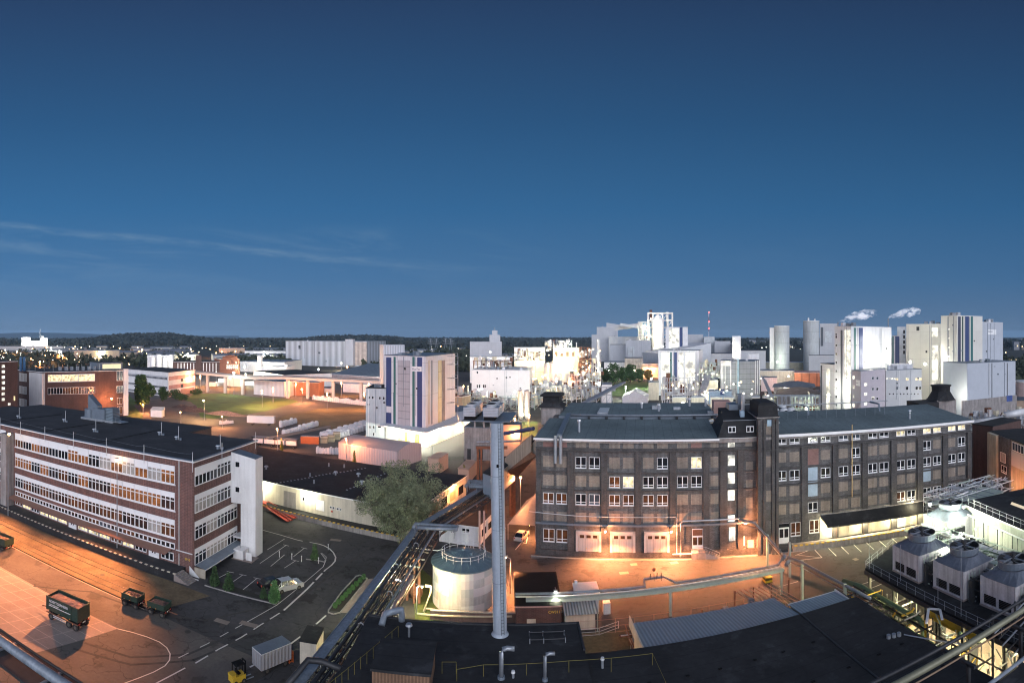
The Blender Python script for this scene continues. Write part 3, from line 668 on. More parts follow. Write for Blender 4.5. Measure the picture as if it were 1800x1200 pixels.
# trailers and yard vehicles ---------------------------------------------------
def wheels(parent, xs, y, r_, wd=.3):
    for x in xs:
        for s_ in (-1, 1):
            o = MB().tube([(0, -wd / 2, 0), (0, wd / 2, 0)], r_, tyre, 14).build('wheel', parent); o.location = (x, s_ * y, r_)
            MB().tube([(0, -wd / 2 - .02, 0), (0, wd / 2 + .02, 0)], r_ * .5, M('dull_rim', (.10, .09, .08), .6, .3), 8).build('rim', o)
def tipper(label, xy, rz, l, wd, hb, zb, load, axles, big=False, group=None):
    t = thing('tipper_trailer', label, 'trailer', xy, 0, rz, group)
    b = MB(); th = .07
    b.box(-l / 2, l / 2, -wd / 2, -wd / 2 + th, zb, zb + hb, truckg); b.box(-l / 2, l / 2, wd / 2 - th, wd / 2, zb, zb + hb, truckg)
    b.box(-l / 2, -l / 2 + th, -wd / 2 + th, wd / 2 - th, zb, zb + hb, truckg); b.box(l / 2 - th, l / 2, -wd / 2 + th, wd / 2 - th, zb, zb + hb, truckg); b.box(-l / 2 + th, l / 2 - th, -wd / 2 + th, wd / 2 - th, zb, zb + .08, truckg)
    for i in range(int(l / 1.1) + 1): x = -l / 2 + .08 + i * (l - .16) / int(l / 1.1); b.box(x - .06, x + .06, -wd / 2 - .06, -wd / 2, zb, zb + hb, truckg); b.box(x - .06, x + .06, wd / 2, wd / 2 + .06, zb, zb + hb, truckg)
    b.box(-l / 2 - .03, l / 2 + .03, -wd / 2 - .07, -wd / 2 + .02, zb + hb - .03, zb + hb + .09, truckg); b.box(-l / 2 - .03, l / 2 + .03, wd / 2 - .02, wd / 2 + .07, zb + hb - .03, zb + hb + .09, truckg)
    b.build('body', t)
    r0 = MB(); nx, ny = 16, 8; rr = random.Random(int(l * 10)); gp = []
    for i in range(nx + 1):
        for k_ in range(ny + 1):
            u, v = i / nx, k_ / ny; e = min(1, 5 * min(u, 1 - u)) * min(1, 3 * min(v, 1 - v))
            gp.append((-l / 2 + .08 + u * (l - .16), -wd / 2 + .08 + v * (wd - .16), zb + hb * (.80 if big else .62) + .32 * e + rr.uniform(-.07, .07)))
    for i in range(nx):
        for k_ in range(ny): a = i * (ny + 1) + k_; r0.face([gp[a], gp[a + ny + 1], gp[a + ny + 2], gp[a + 1]], load)
    r0.build('load', t)
    ch = MB().box(-l / 2 + .1, l / 2 - .1, -.5, -.35, zb - .28, zb, rust).box(-l / 2 + .1, l / 2 - .1, .35, .5, zb - .28, zb, rust)
    for x in axles: ch.tube([(x, -wd / 2 + .2, .48), (x, wd / 2 - .2, .48)], .07, black, 6); ch.box(x - .35, x + .35, -.45, .45, .45, zb - .1, black)
    ch.box(-l / 2 + .3, l / 2 - .3, -wd / 2 + .25, wd / 2 - .25, zb - .25, zb - .02, black)
    ch.beam((l / 2, 0, zb - .25) if not big else (-l / 2, 0, zb - .25), (l / 2 + 1.6, 0, .75) if not big else (-l / 2 - 2.0, 0, .7), .12, .12, rust)
    ch.box(-l / 2, l / 2, -wd / 2, -wd / 2 + .1, zb - .42, zb - .3, rust if big else black); ch.build('chassis', t)
    if big: MB().box(-l * .28, l * .12, -wd / 2 - .02, -wd / 2 + .05, .55, .62, whsteel).box(-l * .28, l * .12, -wd / 2 - .02, -wd / 2 + .05, .78, .85, whsteel).build('side_guard', t)
    for y in (-wd / 2 + .02, wd / 2 - .32):
        for x in axles: MB().tube([(x - .62, y + .15, .75), (x - .35, y + .15, 1.04), (x + .35, y + .15, 1.04), (x + .62, y + .15, .75)], .06, black, 4).build('mudguard', t)
    for i in range(3 if big else 2): MB().box(-l / 2 + .5 + i * l / 3, -l / 2 + .62 + i * l / 3, -wd / 2 - .10, -wd / 2 - .06, zb + .06, zb + .14, M('reflector', (.6, .25, .03), .3)).build('reflector', t)
    MB().box(l / 2 + .02, l / 2 + .06, -.28, .28, zb - .34, zb - .20, M('number_plate', (.6, .6, .55), .5)).build('number_plate', t)
    wheels(t, axles, wd / 2 - .2, .48)
    for y in (-wd / 2 + .15, wd / 2 - .45): MB().box(l / 2, l / 2 + .05, y, y + .3, zb - .35, zb - .2, M('tail_lamp', (.5, .04, .02), .4)).build('tail_lamp', t)
    return t
def vpos(x, y, z=0): return P(x, y, z)
tb = tipper('dark green tipping trailer heaped with pinkish rubble, parked on the concrete slab', (-55.7, 54.0), R(4), 5.9, 2.5, 1.85, 1.3, cargo, (-2.1, 1.2, 2.4), True)
text(tb, 'ROETTGERMEIER', (-2.3, -1.33, 2.55), .46, whitef)
text(tb, 'CONTAINERDIENST', (-2.3, -1.33, 2.2), .2, whitef)
MB().box(-2.4, 1.6, -1.34, -1.25, 2.02, 2.06, whitef).build('stripe', tb)
tipper('small dark open trailer with brown scrap, the left one of the coupled pair', P(234, 1064), R(3), 2.9, 1.9, .75, 1.1, cargod, (-1.0, 1.0))
tipper('small dark open trailer with grey edge, the right one of the coupled pair', P(280, 1079), R(3), 2.9, 1.9, .75, 1.1, cargod, (-1.0, 1.0))
tipper('dark open trailer with raised dark red load, cut by the left edge', P(2, 962), R(5), 4.6, 2.2, 1.2, 1.0, cargod, (-1.4, 1.4))
# near pipes at the lower left corner
for (y_, z_, r_, m_, lb) in ((30.6, 12.2, .42, pipeb, 'thick grey pipe running along the lower left corner'), (31.5, 12.35, .12, darkst, 'thin dark pipe beside the thick grey pipe in the lower left corner')):
    t = MB().tube([(-75, y_, z_), (-20, y_, z_)], r_, m_, 14).build('pipe', smooth=True); tag(t, lb, 'pipe')
t = MB().box(-75, -20, 29.0, 32.2, 11.35, 11.6, darkst); [t.box(x, x + .2, 29, 32.3, 11.6, 11.75, steel) for x in range(-70, -20, 6)]; [t.box(x, x + .35, 30, 31, 0, 11.4, darkst) for x in range(-72, -20, 12)]
tag(t.build('pipe_rack'), 'dark steel rack under the pipes in the lower left corner', 'pipe rack')
# containers, forklift, pallets by the road
def container(label, xy, rz, l, wd, h_, z0, m, mtop=None, name='container', cat='container', lo=0, group=None):
    t = thing(name, label, cat, xy, 0, rz, group)
    MB().box(-l / 2, l / 2, -wd / 2, wd / 2, z0, z0 + h_, m, mtop or m).build('body', t)
    d = MB(); d.box(-l / 2 - .05, -l / 2, -wd / 2 + .05, -.03, z0 + .08, z0 + h_ - .08, m); d.box(-l / 2 - .05, -l / 2, .03, wd / 2 - .05, z0 + .08, z0 + h_ - .08, m)
    for y in (-.35, .35, -.8, .8): d.tube([(-l / 2 - .08, y, z0 + .1), (-l / 2 - .08, y, z0 + h_ - .1)], .025, steel, 5)
    d.build('doors', t); MB().box(-l / 2 - .02, l / 2 + .02, -wd / 2 - .02, wd / 2 + .02, z0 + h_, z0 + h_ + .08, whsteel, mtop or m).build('roof', t)
    if z0 > .3: wheels(t, (-l * .3, l * .3), wd / 2 - .2, .42)
    return t
boxs = M('box_body', (.34, .34, .36), .6, .1, var=.1, ribs=.5, ribd=.1); boxo = M('box_body_brown', (.30, .22, .15), .6, .05, var=.1)
container('grey swap body trailer standing by the road below the long pipe bridge', P(478, 1172), R(60), 4.4, 2.0, 1.9, .7, boxs, claddk, 'swap_body', 'trailer')
sb = Bld('small_shed', 'small cream shed half hidden under the near end of the pipe bridge', 'shed', P(527, 1166), P(556, 1171), 2.7, depth=3.4, wall=cream, roof=bitumen2, lip=.15)
def forklift(label, xy, rz):
    t = thing('forklift', label, 'forklift', xy, 0, rz)
    MB().box(-1.1, .6, -.55, .55, .3, 1.0, yellowp).box(-1.2, -.5, -.5, .5, 1.0, 1.25, yellowp).build('body', t)
    c_ = MB()
    for x, y in ((-.6, -.5), (-.6, .5), (.45, -.5), (.45, .5)): c_.box(x - .04, x + .04, y - .04, y + .04, 1.0, 2.15, black)
    c_.box(-.7, .55, -.55, .55, 2.15, 2.22, black); c_.build('overhead_guard', t)
    MB().box(-.35, .1, -.25, .25, 1.0, 1.15, black).box(-.4, -.3, -.25, .25, 1.15, 1.6, black).build('seat', t)
    MB().box(.62, .72, -.4, -.3, .1, 2.4, black).box(.62, .72, .3, .4, .1, 2.4, black).box(.6, .74, -.4, .4, 2.3, 2.4, black).build('mast', t)
    MB().box(.74, 1.85, -.35, -.23, .12, .18, steel).box(.74, 1.85, .23, .35, .12, .18, steel).build('forks', t)
    wheels(t, (-.75, .35), .48, .28, .22)
forklift('yellow forklift truck at the lower edge, beside the road line', P(420, 1198), R(60))
t = thing('pallet_stack', 'orange wooden frames stacked behind the grey swap body', 'crates', P(502, 1168), 0, R(50))
for i in range(4):
    o = MB()
    for jx in (0, .5, 1.0): o.box(jx, jx + .1, 0, 1.2, i * .34, i * .34 + .3, orangep)
    o.box(0, 1.1, 0, .1, i * .34 + .1, i * .34 + .2, orangep); o.box(0, 1.1, 1.1, 1.2, i * .34 + .1, i * .34 + .2, orangep); o.build('frame', t)
# car park: a silver estate, a black car, shrubs, bollards
def car(label, xy, rz, m, van=False, name='parked_car', group=None, s_=1.0):
    t = thing(name, label, 'car', xy, 0, rz, group); t.scale = (s_,) * 3
    H_ = 1.62 if van else 1.45; prof = [(-2.2, .3), (-2.25, .75), (-2.1, .98), (-1.5, 1.02 if van else .98), (-1.45, 1.0), (2.1, .98), (2.22, .8), (2.2, .3)]
    b = MB(); wd = .9
    pts = [(-2.2, .28), (-2.24, .72), (-2.0, .92), (2.08, 1.0), (2.2, .75), (2.16, .28)]
    for sgn in (-1, 1): b.face([(x, sgn * wd, z) for x, z in (pts if sgn < 0 else pts[::-1])], m)
    for (x0, z0), (x1, z1) in zip(pts, pts[1:] + pts[:1]): b.face([(x0, -wd, z0), (x0, wd, z0), (x1, wd, z1), (x1, -wd, z1)], m)
    rf = [(-1.2, .94), (-.55, H_ - .06), (1.25, H_), (1.95 if van else 1.75, .98)]
    for (x0, z0), (x1, z1) in ((rf[1], rf[2]),): b.face([(x0, -.66, z0), (x1, -.66, z1), (x1, .66, z1), (x0, .66, z0)], m)
    for x, zz in ((-.55, H_ - .06), (.35, H_ - .02), (1.25, H_)):
        for sgn in (-1, 1): b.beam((x, sgn * .67, zz), (x + (-.06 if x < 0 else .12 if x > 1 else 0), sgn * .86, .96), .07, .07, m)
    b.build('body', t)
    gz_ = MB(); gz_.face([(-1.2, -.8, .95), (-.55, -.64, H_ - .07), (-.55, .64, H_ - .07), (-1.2, .8, .95)], glassd); gz_.face([(rf[3][0], -.8, .99), (rf[3][0], .8, .99), (1.27, .64, H_ - .01), (1.27, -.64, H_ - .01)], glassd)
    for sgn in (-1, 1):
        q_ = [(-1.15, sgn * .86, .96), (rf[3][0] - .05, sgn * .86, .99), (1.25, sgn * .67, H_ - .02), (-.55, sgn * .67, H_ - .08)]; gz_.face(q_ if sgn < 0 else q_[::-1], glassd)
    gz_.build('windows', t)
    wheels(t, (-1.4, 1.35), .80, .32, .22)
    for sgn in (-1, 1): MB().box(-2.26, -2.16, sgn * .7 - .16, sgn * .7 + .16, .62, .78, M('headlamp', (.7, .7, .72), .15, emit=None)).build('headlight', t); MB().box(2.14, 2.24, sgn * .72 - .12, sgn * .72 + .12, .7, .92, MATS['tail_lamp']).build('tail_light', t)
    return t
car('silver estate car parked at the edge of the small car park', P(505, 1036), R(232), silver, True, s_=1.12)
car('black car parked beside the silver estate car', P(478, 1031), R(232), carblk)
car('red and white car parked under the curved canopy beside the old brick works', P(917, 947), R(250), M('car_pale', (.5, .42, .38), .4, .2), True)
for x, y in ((491, 979), (513, 983), (530, 987), (560, 990), (577, 966)):
    t = thing('bollard_light', 'short pale post standing in the small car park', 'bollard', P(x, y), 0, 0, 'posts of the small car park'); MB().cyl(0, 0, 0, .9, .06, .06, 8, whsteel).build('post', t); MB().cyl(0, 0, .9, 1.05, .11, .09, 8, whsteel).build('cap', t)
# foliage ------------------------------------------------------------------------
def leafcloud(mb, blobs, n_, sz, m, seed=1, shell=.55):
    rr = random.Random(seed); tot = sum(b[3] * b[4] * b[5] for b in blobs)
    for (x, y, z, a, b, c) in blobs:
        k_ = int(n_ * a * b * c / tot)
        for _ in range(k_):
            while True:
                u, v, w_ = rr.uniform(-1, 1), rr.uniform(-1, 1), rr.uniform(-1, 1); q = u * u + v * v + w_ * w_
                if shell * rr.random() < q <= 1: break
            p = Vector((x + u * a, y + v * b, z + w_ * c)); s_ = sz * rr.uniform(.6, 1.4)
            d1 = Vector((rr.gauss(0, 1), rr.gauss(0, 1), rr.gauss(0, .8))).normalized(); d2 = d1.cross(Vector((rr.gauss(0, 1), rr.gauss(0, 1), rr.gauss(0, 1)))).normalized()
            mb.face([p - d1 * s_, p + d2 * s_ * .55, p + d1 * s_, p - d2 * s_ * .55], m)
def tree(label, xy, h_, rad, m, n_=2500, sz=.3, seed=1, name='broadleaf_tree', squash=1.0, base=.18, group=None, nb=16):
    t = thing(name, label, 'tree', xy, 0, 0, group); rr = random.Random(seed)
    tr = MB(); tr.tube([(0, 0, 0), (.1, .05, h_ * .18), (0, .1, h_ * .42)], [h_ * .03, h_ * .022, h_ * .012], bark, 8)
    bl = []
    for i in range(nb):
        a = rr.uniform(0, 6.28); q = rr.uniform(.15, .78) * rad; zz = h_ * rr.uniform(base + .12, .86); k_ = 1 - abs(zz / h_ - .5) * 1.0
        x, y = q * math.cos(a) * k_, q * math.sin(a) * k_; s_ = rad * rr.uniform(.28, .46)
        bl.append((x, y, zz, s_, s_, s_ * squash * .95)); tr.tube([(0, 0, h_ * rr.uniform(.12, .3)), (x * .5, y * .5, zz * .7), (x, y, zz)], [h_ * .012, h_ * .007, .02], bark, 5, False)
    bl.append((0, 0, h_ * .55, rad * .55, rad * .55, h_ * .33)); bl.append((0, 0, h_ * .88, rad * .34, rad * .34, h_ * .12))
    tr.build('trunk', t); c_ = MB(); leafcloud(c_, bl, n_, sz, m, seed); c_.build('crown', t); return t
def big_tree(label, xy, h_, rad, n_, sz, seed):
    t = thing('willow_tree', label, 'tree', xy, 0); rr = random.Random(seed); tr = MB(); tr.tube([(0, 0, 0), (.1, 0, 1.2), (.1, .1, 2.2)], [.5, .42, .36], bark, 9); bl = []
    for i in range(15):
        a = i * 2.4 + rr.uniform(-.3, .3); el = rr.uniform(.25, 1.45); L0 = rad * .98 if el < .9 else h_ * .86
        d = Vector((math.cos(a) * math.cos(el), math.sin(a) * math.cos(el), math.sin(el) * (h_ - 2.4) / rad)); pts = [Vector((.1, .1, 1.9))]; p = pts[0]; n = 6
        for k_ in range(n): p = p + d * (rad / n) + Vector((rr.gauss(0, .22), rr.gauss(0, .22), rr.gauss(0, .15) - (.16 * k_ / n if el < .6 else 0))); pts.append(p)
        tr.tube(pts, [.20, .16, .12, .09, .06, .04, .02], bark, 6, False)
        for k_ in range(2, n + 1):
            for _ in range(5):
                e = pts[k_] + Vector((rr.gauss(0, 1), rr.gauss(0, 1), rr.gauss(0, .8))) * rad * .17; tr.tube([pts[k_ - 1], pts[k_ - 1].lerp(e, .6), e], [.05, .03, .012], bark, 4, False)
                s_ = rad * rr.uniform(.07, .14); bl.append((e.x, e.y, max(e.z, s_ + .4), s_ * 1.2, s_ * 1.2, s_))
    tr.build('trunk', t); c_ = MB(); leafcloud(c_, bl, n_, sz, leafA, seed, .15); c_.build('crown', t); return t
NOSPLIT.add('trunk')
big_tree('big round grey-green tree standing beside the long pipe bridge', P(706, 955), 14.4, 9.0, 52000, .14, 5)
def shrub(label, xy, h_, rad, m, n_, sz, seed, name='shrub', group=None, cone=False, z=.04):
    t = thing(name, label, 'shrub', xy, z, 0, group); MB().tube([(0, 0, 0), (0, 0, h_ * .5)], .04, bark, 5).build('stem', t)
    bl = [(0, 0, h_ * f, rad * (1.05 - f * .75 if cone else 1), rad * (1.05 - f * .75 if cone else 1), h_ * .22) for f in (.2, .4, .6, .8)] if cone else [(0, 0, h_ * .5, rad, rad, h_ * .5)]
    c_ = MB(); leafcloud(c_, bl, n_, sz, m, seed, .3); c_.build('foliage', t); return t
shrub('dark conical shrub nearest the office block in the small car park bed', P(377, 1030), 3.2, .95, leafB, 900, .14, 3, cone=True)
shrub('conical shrub, second from the office block in the car park bed', P(402, 1038), 2.9, 1.05, leafB, 900, .14, 4, cone=True)
shrub('bright green bushy shrub, the largest in front of the parked cars', P(482, 1059), 3.4, 1.15, leafC, 1100, .15, 5, cone=True)
shrub('small shrub just left of the largest bush before the parked cars', P(463, 1052), 1.8, .7, leafB, 500, .12, 6, cone=True)
shrub('dark shrub at the far tip of the parking island', P(553, 985), 3.0, .9, leafB, 800, .14, 7, cone=True)
sh0 = None
for i in range(9):
    f = i / 8; x = 589 + (639 - 589) * f; y = 1069 + (1018 - 1069) * f
    if sh0 is None: sh0 = shrub('round clipped shrub in the lit planting bed by the road', P(x, y), .85, .40, leafC, 420, .075, 9, 'round_shrub', 'round shrubs in the bed')
    else: dup(sh0, (*P(x, y), .04), i * 1.3)
t = mast_lamp('slim lamp post lighting the round shrubs, hidden behind the pipe bridge', (-15.2, 74.6), 6.4, 4200, (.95, 1.0, .62), bulbw, (-.6, 0), .1)
# ================================================================ OLD BRICK WORKS (the long sooty building)
BW = W(B_, -19.3, 100)
bk = thing('brick_factory', 'long sooty brick factory with grey-green roofs, three pale gates and bricked-up windows', 'factory', BW, 0, R(-B_))
def bu(px, y=0):  # local x on the plane y behind the front
    return (100 + y) * math.tan((px - 900) / F - R(B_)) + 19.3
def bz(px, py, y=0):
    c = math.cos((px - 900) / F - R(B_)); return 40 - (py - HY) / F * (100 + y) / c
xE = bu(1708)
XL, XT0, XT1 = bu(1264), bu(1330), bu(1365)
mw = MB(); mw.box(0, xE, .45, 20, 0, 21.0, oldbrick); mw.box(0, XL, 20, 37, 0, 22.3, oldbrick); mw.build('wall', bk)
MB().box(xE - .01, xE + .03, 3, 17, 2, 20, oldbrick2).build('end_wall', bk)
for a, b in ((942, 950.5), (997.5, 1009), (1056.5, 1067), (1117, 1127), (1177, 1188), (1236.5, 1247), (1266, 1277.5), (1297, 1307), (1409, 1420), (1464, 1474), (1516, 1526), (1567, 1577), (1613, 1623), (1658, 1667), (1701, 1708)):
    MB().box(bu(a), bu(b), 0, .45, 0, 19.05, oldbrick2).build('pilaster', bk)
bl = MB()
bl.box(-.1, XT0, -.12, .45, 19.05, 19.3, oldbrick2); bl.box(XT1, xE + .1, -.12, .45, 19.05, 19.3, oldbrick2)
bl.box(-.05, XT0, .12, .45, 15.0, 15.25, oldbrick2); bl.box(XT1, xE, .12, .45, 15.1, 15.4, oldbrick2)
bl.box(-.05, XT0, .12, .45, 11.8, 12.0, oldbrick2); bl.box(XT1, xE, .12, .45, 11.9, 12.2, oldbrick2)
bl.box(-.1, XT0, -.15, .45, 5.55, 5.9, claddk); bl.box(XT1, xE, .1, .45, 8.9, 9.1, oldbrick2); bl.box(-.1, xE, -.08, .45, 0, .9, oldbrick2)
bl.box(-.1, XT0, .05, .45, 19.3, 19.6, oldbrick2); bl.box(-.1, XL, -.02, .45, 20.6, 21.0, render_); bl.box(XL, XT0, -.02, .45, 20.5, 21.3, render_); bl.box(XT1, xE, -.02, .45, 20.75, 21.25, render_)
bl.build('belt_courses', bk)
def bwin(px, z0, z1, st, pane, w_=2.05, px2=None, y=.45):
    x = bu(px); w_ = w_ if px2 is None else bu(px2) - x
    if st == 'x': return MB().box(x, x + w_, y - .03, y, z0, z1, rnd.choice((infill, infill, infill, infillr)) if pane == 'r' else infill).build('bricked_window', bk)
    fm, gm = winmesh(w_, z1 - z0, st, pane); o = inst('window', fm, bk, (x, y, z0)) if fm else None
    if o: inst('pane', gm, o)
    else: inst('lit_window', gm, bk, (x, y, z0))
rowsL = [(19.5, 20.6), (15.95, 17.95), (12.55, 14.5), (9.3, 11.2), (6.1, 7.8)]
colsL = [954, 977.5, 1011.3, 1035, 1070.5, 1095, 1130, 1155, 1190.5, 1215]
grid = ['xxxxxxxxxx', 'xxWWxxxWxw', 'xxxxMwWWWW', 'aaWcmaaaxx', 'xxxxxxxxxx']
for r_, (z0, z1) in enumerate(rowsL):
    for c_, px in enumerate(colsL):
        k_ = grid[r_][c_]
        if k_ == 'x': bwin(px, z0, z1, 'x', 'r' if r_ == 0 else 'n', 1.95)
        else: bwin(px, z0, z1, 'two', {'W': 'd', 'w': 'w', 'M': 'm', 'a': 'm', 'c': 'b', 'm': 'm'}[k_], 1.95)
    bwin(1249.5, z0, z1, 'x', 'n', None, 1263.5)
for z0, z1 in ((19.4, 20.55), (16.2, 18.1), (12.9, 14.9), (9.8, 11.7), (6.0, 7.1)): bwin(1280, z0, z1, 'plain', 'c', None, 1292, .4)
bwin(1282, 2.4, 4.9, 'plain', 'c', None, 1293, .4)
for z0, z1 in ((14.8, 16.8), (11.5, 13.4), (8.2, 10.2)): bwin(1312, z0, z1, 'x', 'n', None, 1324)
bwin(1311, 19.6, 20.5, 'x', 'n', None, 1323)
bwin(954.5, 2.3, 4.6, 'two', 'm'); bwin(978, 2.3, 4.6, 'two', 'm')
# gates
gatem = M('gate_paint', (.50, .44, .42), .65, var=.08)
for px in (1017, 1077, 1137):
    g0 = MB(); x = bu(px); w_ = bu(px + 35) - x
    for i in range(3):
        g0.box(x + i * w_ / 3 + .02, x + (i + 1) * w_ / 3 - .02, .16, .24, .02, 3.15, gatem)
        for q in range(4): g0.box(x + i * w_ / 3 + .12 + q * .28, x + i * w_ / 3 + .15 + q * .28, .145, .16, .1, 3.1, render_)
        g0.box(x + i * w_ / 3 + .02, x + (i + 1) * w_ / 3 - .02, .16, .24, 3.2, 3.95, gatem)
    go = g0.build('gate', bk); [MB().box(x + w_ * a, x + w_ * (a + .04), .06, .16, 1.4, 1.5, yellowp).build('handle', go) for a in (.36, .6)]
    q = MB()
    for i in range(3): q.box(x + i * w_ / 3 + .2, x + (i + 1) * w_ / 3 - .2, .13, .165, 3.3, 3.85, MATS['dim_amber_glass'])
    q.build('top_light', go)
    MB().box(x - .5, x - .02, -.02, .45, 0, 4.5, gatem).box(x + w_ + .02, x + w_ + .5, -.02, .45, 0, 4.5, gatem).box(x - .5, x + w_ + .5, -.02, .45, 4.0, 4.6, gatem).build('gate_frame', bk)
# service door, steps, side door
x = bu(1217); dd = MB().box(x, x + 2.0, .3, .44, 1.3, 4.9, whitef).build('door', bk); MB().box(x + .15, x + .9, .26, .31, 2.0, 3.4, MATS['dim_amber_glass']).box(x + 1.1, x + 1.85, .26, .31, 2.0, 3.4, MATS['dim_amber_glass']).box(x + .1, x + 1.9, .26, .31, 3.7, 4.8, rust).build('door_glass', dd)
s_ = MB().box(x - .2, x + 2.3, -1.6, .4, 0, 1.25, render_)
for i in range(6): s_.box(x + 2.3 + i * .42, x + 2.3 + (i + 1) * .42, -1.6, -.4, 0, 1.1 - i * .18, steel)
for xx, zz in ((x - .2, 1.25), (x + 1, 1.25), (x + 2.3, 1.25), (x + 4.8, .1)): s_.tube([(xx, -1.6, zz), (xx, -1.6, zz + 1)], .03, steel, 5)
s_.tube([(x - .2, -1.6, 2.25), (x + 2.3, -1.6, 2.25), (x + 4.8, -1.6, 1.1)], .035, steel, 5); s_.tube([(x - .2, -1.6, 1.8), (x + 2.3, -1.6, 1.8), (x + 4.8, -1.6, .65)], .025, steel, 5); s_.build('steps', bk)
for px, z0, z1, w_, mm in ((1299.5, 1.4, 3.1, 1.1, whitef), (1315, .15, 2.3, 1.1, cream)): MB().box(bu(px), bu(px) + w_, .3, .44, z0, z1, mm).build('door' if w_ and z0 < 1 else 'cabinet', bk)
# right wing windows
rowsR = [(19.75, 21.0 - .25), (16.3, 18.15), (12.95, 14.75), (9.95, 11.8), (6.55, 8.4)]
colsR = [(1366.5, 1383), (1389, 1406), (1421.5, 1438), (1444, 1460.5), (1475.5, 1492), (1497.5, 1513), (1527.5, 1543), (1547.5, 1563), (1577, 1592), (1596, 1610.5), (1624, 1637.5), (1642, 1655.5), (1668, 1681), (1685.5, 1698)]
gridR = ['WWWWbbWWcWccww', 'xxrxxWxxxxWxxW', 'WWgWWWWWWWWWWW', 'xxgxxxxxxxgxxx', 'xxWxxxxxxxxxxx']
gridR[4] = 'xxWxxxxxoWWWWW'
for r_, (z0, z1) in enumerate(rowsR):
    for c_, (a, b) in enumerate(colsR):
        k_ = gridR[r_][c_]
        if k_ == 'x': bwin(a, z0, z1, 'x', 'n', None, b)
        elif k_ == 'r': MB().box(bu(a - 1), bu(b + 2), .40, .45, 15.5, 18.5, infillr).build('bricked_window', bk)
        elif k_ == 'g': MB().box(bu(a), bu(b), .34, .45, z0 - (.4 if c_ == 2 else .2), z1 + .5, M('light_blue_shutter', (.33, .42, .50), .5)).build('shutter_door', bk)
        else: bwin(a, z0, z1, 'two', {'W': 'd', 'b': 'b', 'c': 'w', 'w': 'w', 'o': 'm'}[k_], None, b)
bwin(1391, 2.4, 4.9, 'two', 'm', None, 1408); bwin(1424, 2.6, 5.0, 'two', 'm', None, 1440.5)
x = bu(1369.5); dd = MB().box(x, x + 2.0, .3, .44, 1.2, 4.9, whitef).build('door', bk); MB().box(x + .15, x + .9, .26, .31, 2.3, 3.9, glassd).box(x + 1.1, x + 1.85, .26, .31, 2.3, 3.9, glassd).box(x, x + 2, .26, .31, 4.2, 4.9, glassd).build('door_glass', dd)
# eaves, roofs
rf = MB()
rf.prism([(-.4, -.45), (XL, -.45), (XL, 17.5), (-.4, 17.5)], 20.98, [21.35, 21.35, 22.35, 22.35], whitef, bluroof)
rf.build('roof', bk)
rf = MB(); rf.prism([(1.5, 18.1), (XL + 2, 18.1), (XL + 2, 37.5), (1.5, 37.5)], 22.2, [22.75, 22.75, 23.35, 23.35], claddk, bluroof); rf.build('roof', bk)
rf = MB(); rf.prism([(XT1, -.45), (xE + .4, -.45), (xE + .4, 20.5), (XT1, 20.5)], 21.2, [21.7, 21.7, 23.0, 23.0], whitef, bluroof); rf.build('roof', bk)
rf = MB(); rf.prism([(XT1 - 6, 20.6), (XT1 + 14, 20.6), (XT1 + 10, 44), (XT1 - 6, 44)], 0, [22.0, 22.0, 21.5, 21.5], oldbrick, bitumen); ro = rf.build('rear_wing', bk)
for px, y in ((1358, 25), (1375, 25), (1389, 25), (1363, 30), (1378, 30), (1391, 30), (1360, 36), (1376, 36)):
    MB().dome(bu(px, y), y, 22.0, 1.0, .6, whsteel, 10).build('skylight', ro)
# mansard, dormers, tower
ms = MB(); ms.prism([(XL - .3, -.3), (XT0, -.3), (XT0, 14), (XL - .3, 14)], 21.3, 21.4, whsteel, bitumen2)
for a, b in (((XL - .2, -.2, 21.42), (XT0, -.2, 21.42)),): pass
ms.face([(XL - .2, -.2, 21.42), (XT0, -.2, 21.42), (XT0, .7, 24.4), (XL + .9, .7, 24.4)], bitumen2); ms.face([(XL + .9, .7, 24.4), (XT0, .7, 24.4), (XT0, 8, 25.2), (XL + 1.6, 8, 25.2)], bitumen2)
ms.face([(XL - .2, 12, 21.42), (XL - .2, -.2, 21.42), (XL + .9, .7, 24.4), (XL + 1.6, 8, 25.2)], bitumen2); ms.box(XL + 1.6, XT0, 8, 13, 21.4, 25.2, bitumen2); ms.tube([(XL + .85, .62, 24.42), (XT0, .62, 24.42)], .07, steel, 5)
mo = ms.build('mansard_roof', bk)
for px in (1280, 1312): x = bu(px); q = MB().box(x, x + 1.4, -.05, .9, 22.3, 23.4, whitef).build('dormer_window', mo); MB().box(x + .12, x + .62, -.08, -.03, 22.45, 23.25, glassd).box(x + .78, x + 1.28, -.08, -.03, 22.45, 23.25, glassd).build('dormer_pane', q)
tw = MB(); tw.box(XT0, XT1, -1.2, 7, 0, 25.0, oldbrick)
for a in (XT0 - .05, XT0 + .95, XT1 - 1.25, XT1 - .45): tw.box(a, a + .5, -1.55, -1.2, 0, 24.7, oldbrick2)
tw.box(XT0 - .1, XT1 + .1, -1.5, -1.2, 18.9, 19.3, oldbrick2); tw.box(XT0 + .9, XT1 - .8, -1.35, -1.2, 21, 21.5, render_); tw.build('tower', bk)
xm = (XT0 + XT1) / 2
for z0, z1, mm in ((22.0, 23.9, infill), (19.4, 20.8, oldbrick2), (16.0, 18.0, infill), (13, 14.9, oldbrick2), (9.7, 11.7, infill), (6.2, 8.2, oldbrick2)): MB().box(xm - .75, xm + .65, -1.24, -1.2, z0, z1, mm).build('bricked_window', bk)
MB().box(xm - .2, xm + .7, -1.35, -1.2, 23.5, 24.6, M('pale_blue_sheet', (.3, .42, .52), .5)).build('hatch', bk)
hd = MB(); hd.box(XT0 - .3, XT1 + .3, -1.5, 7.3, 25.0, 25.15, render_)
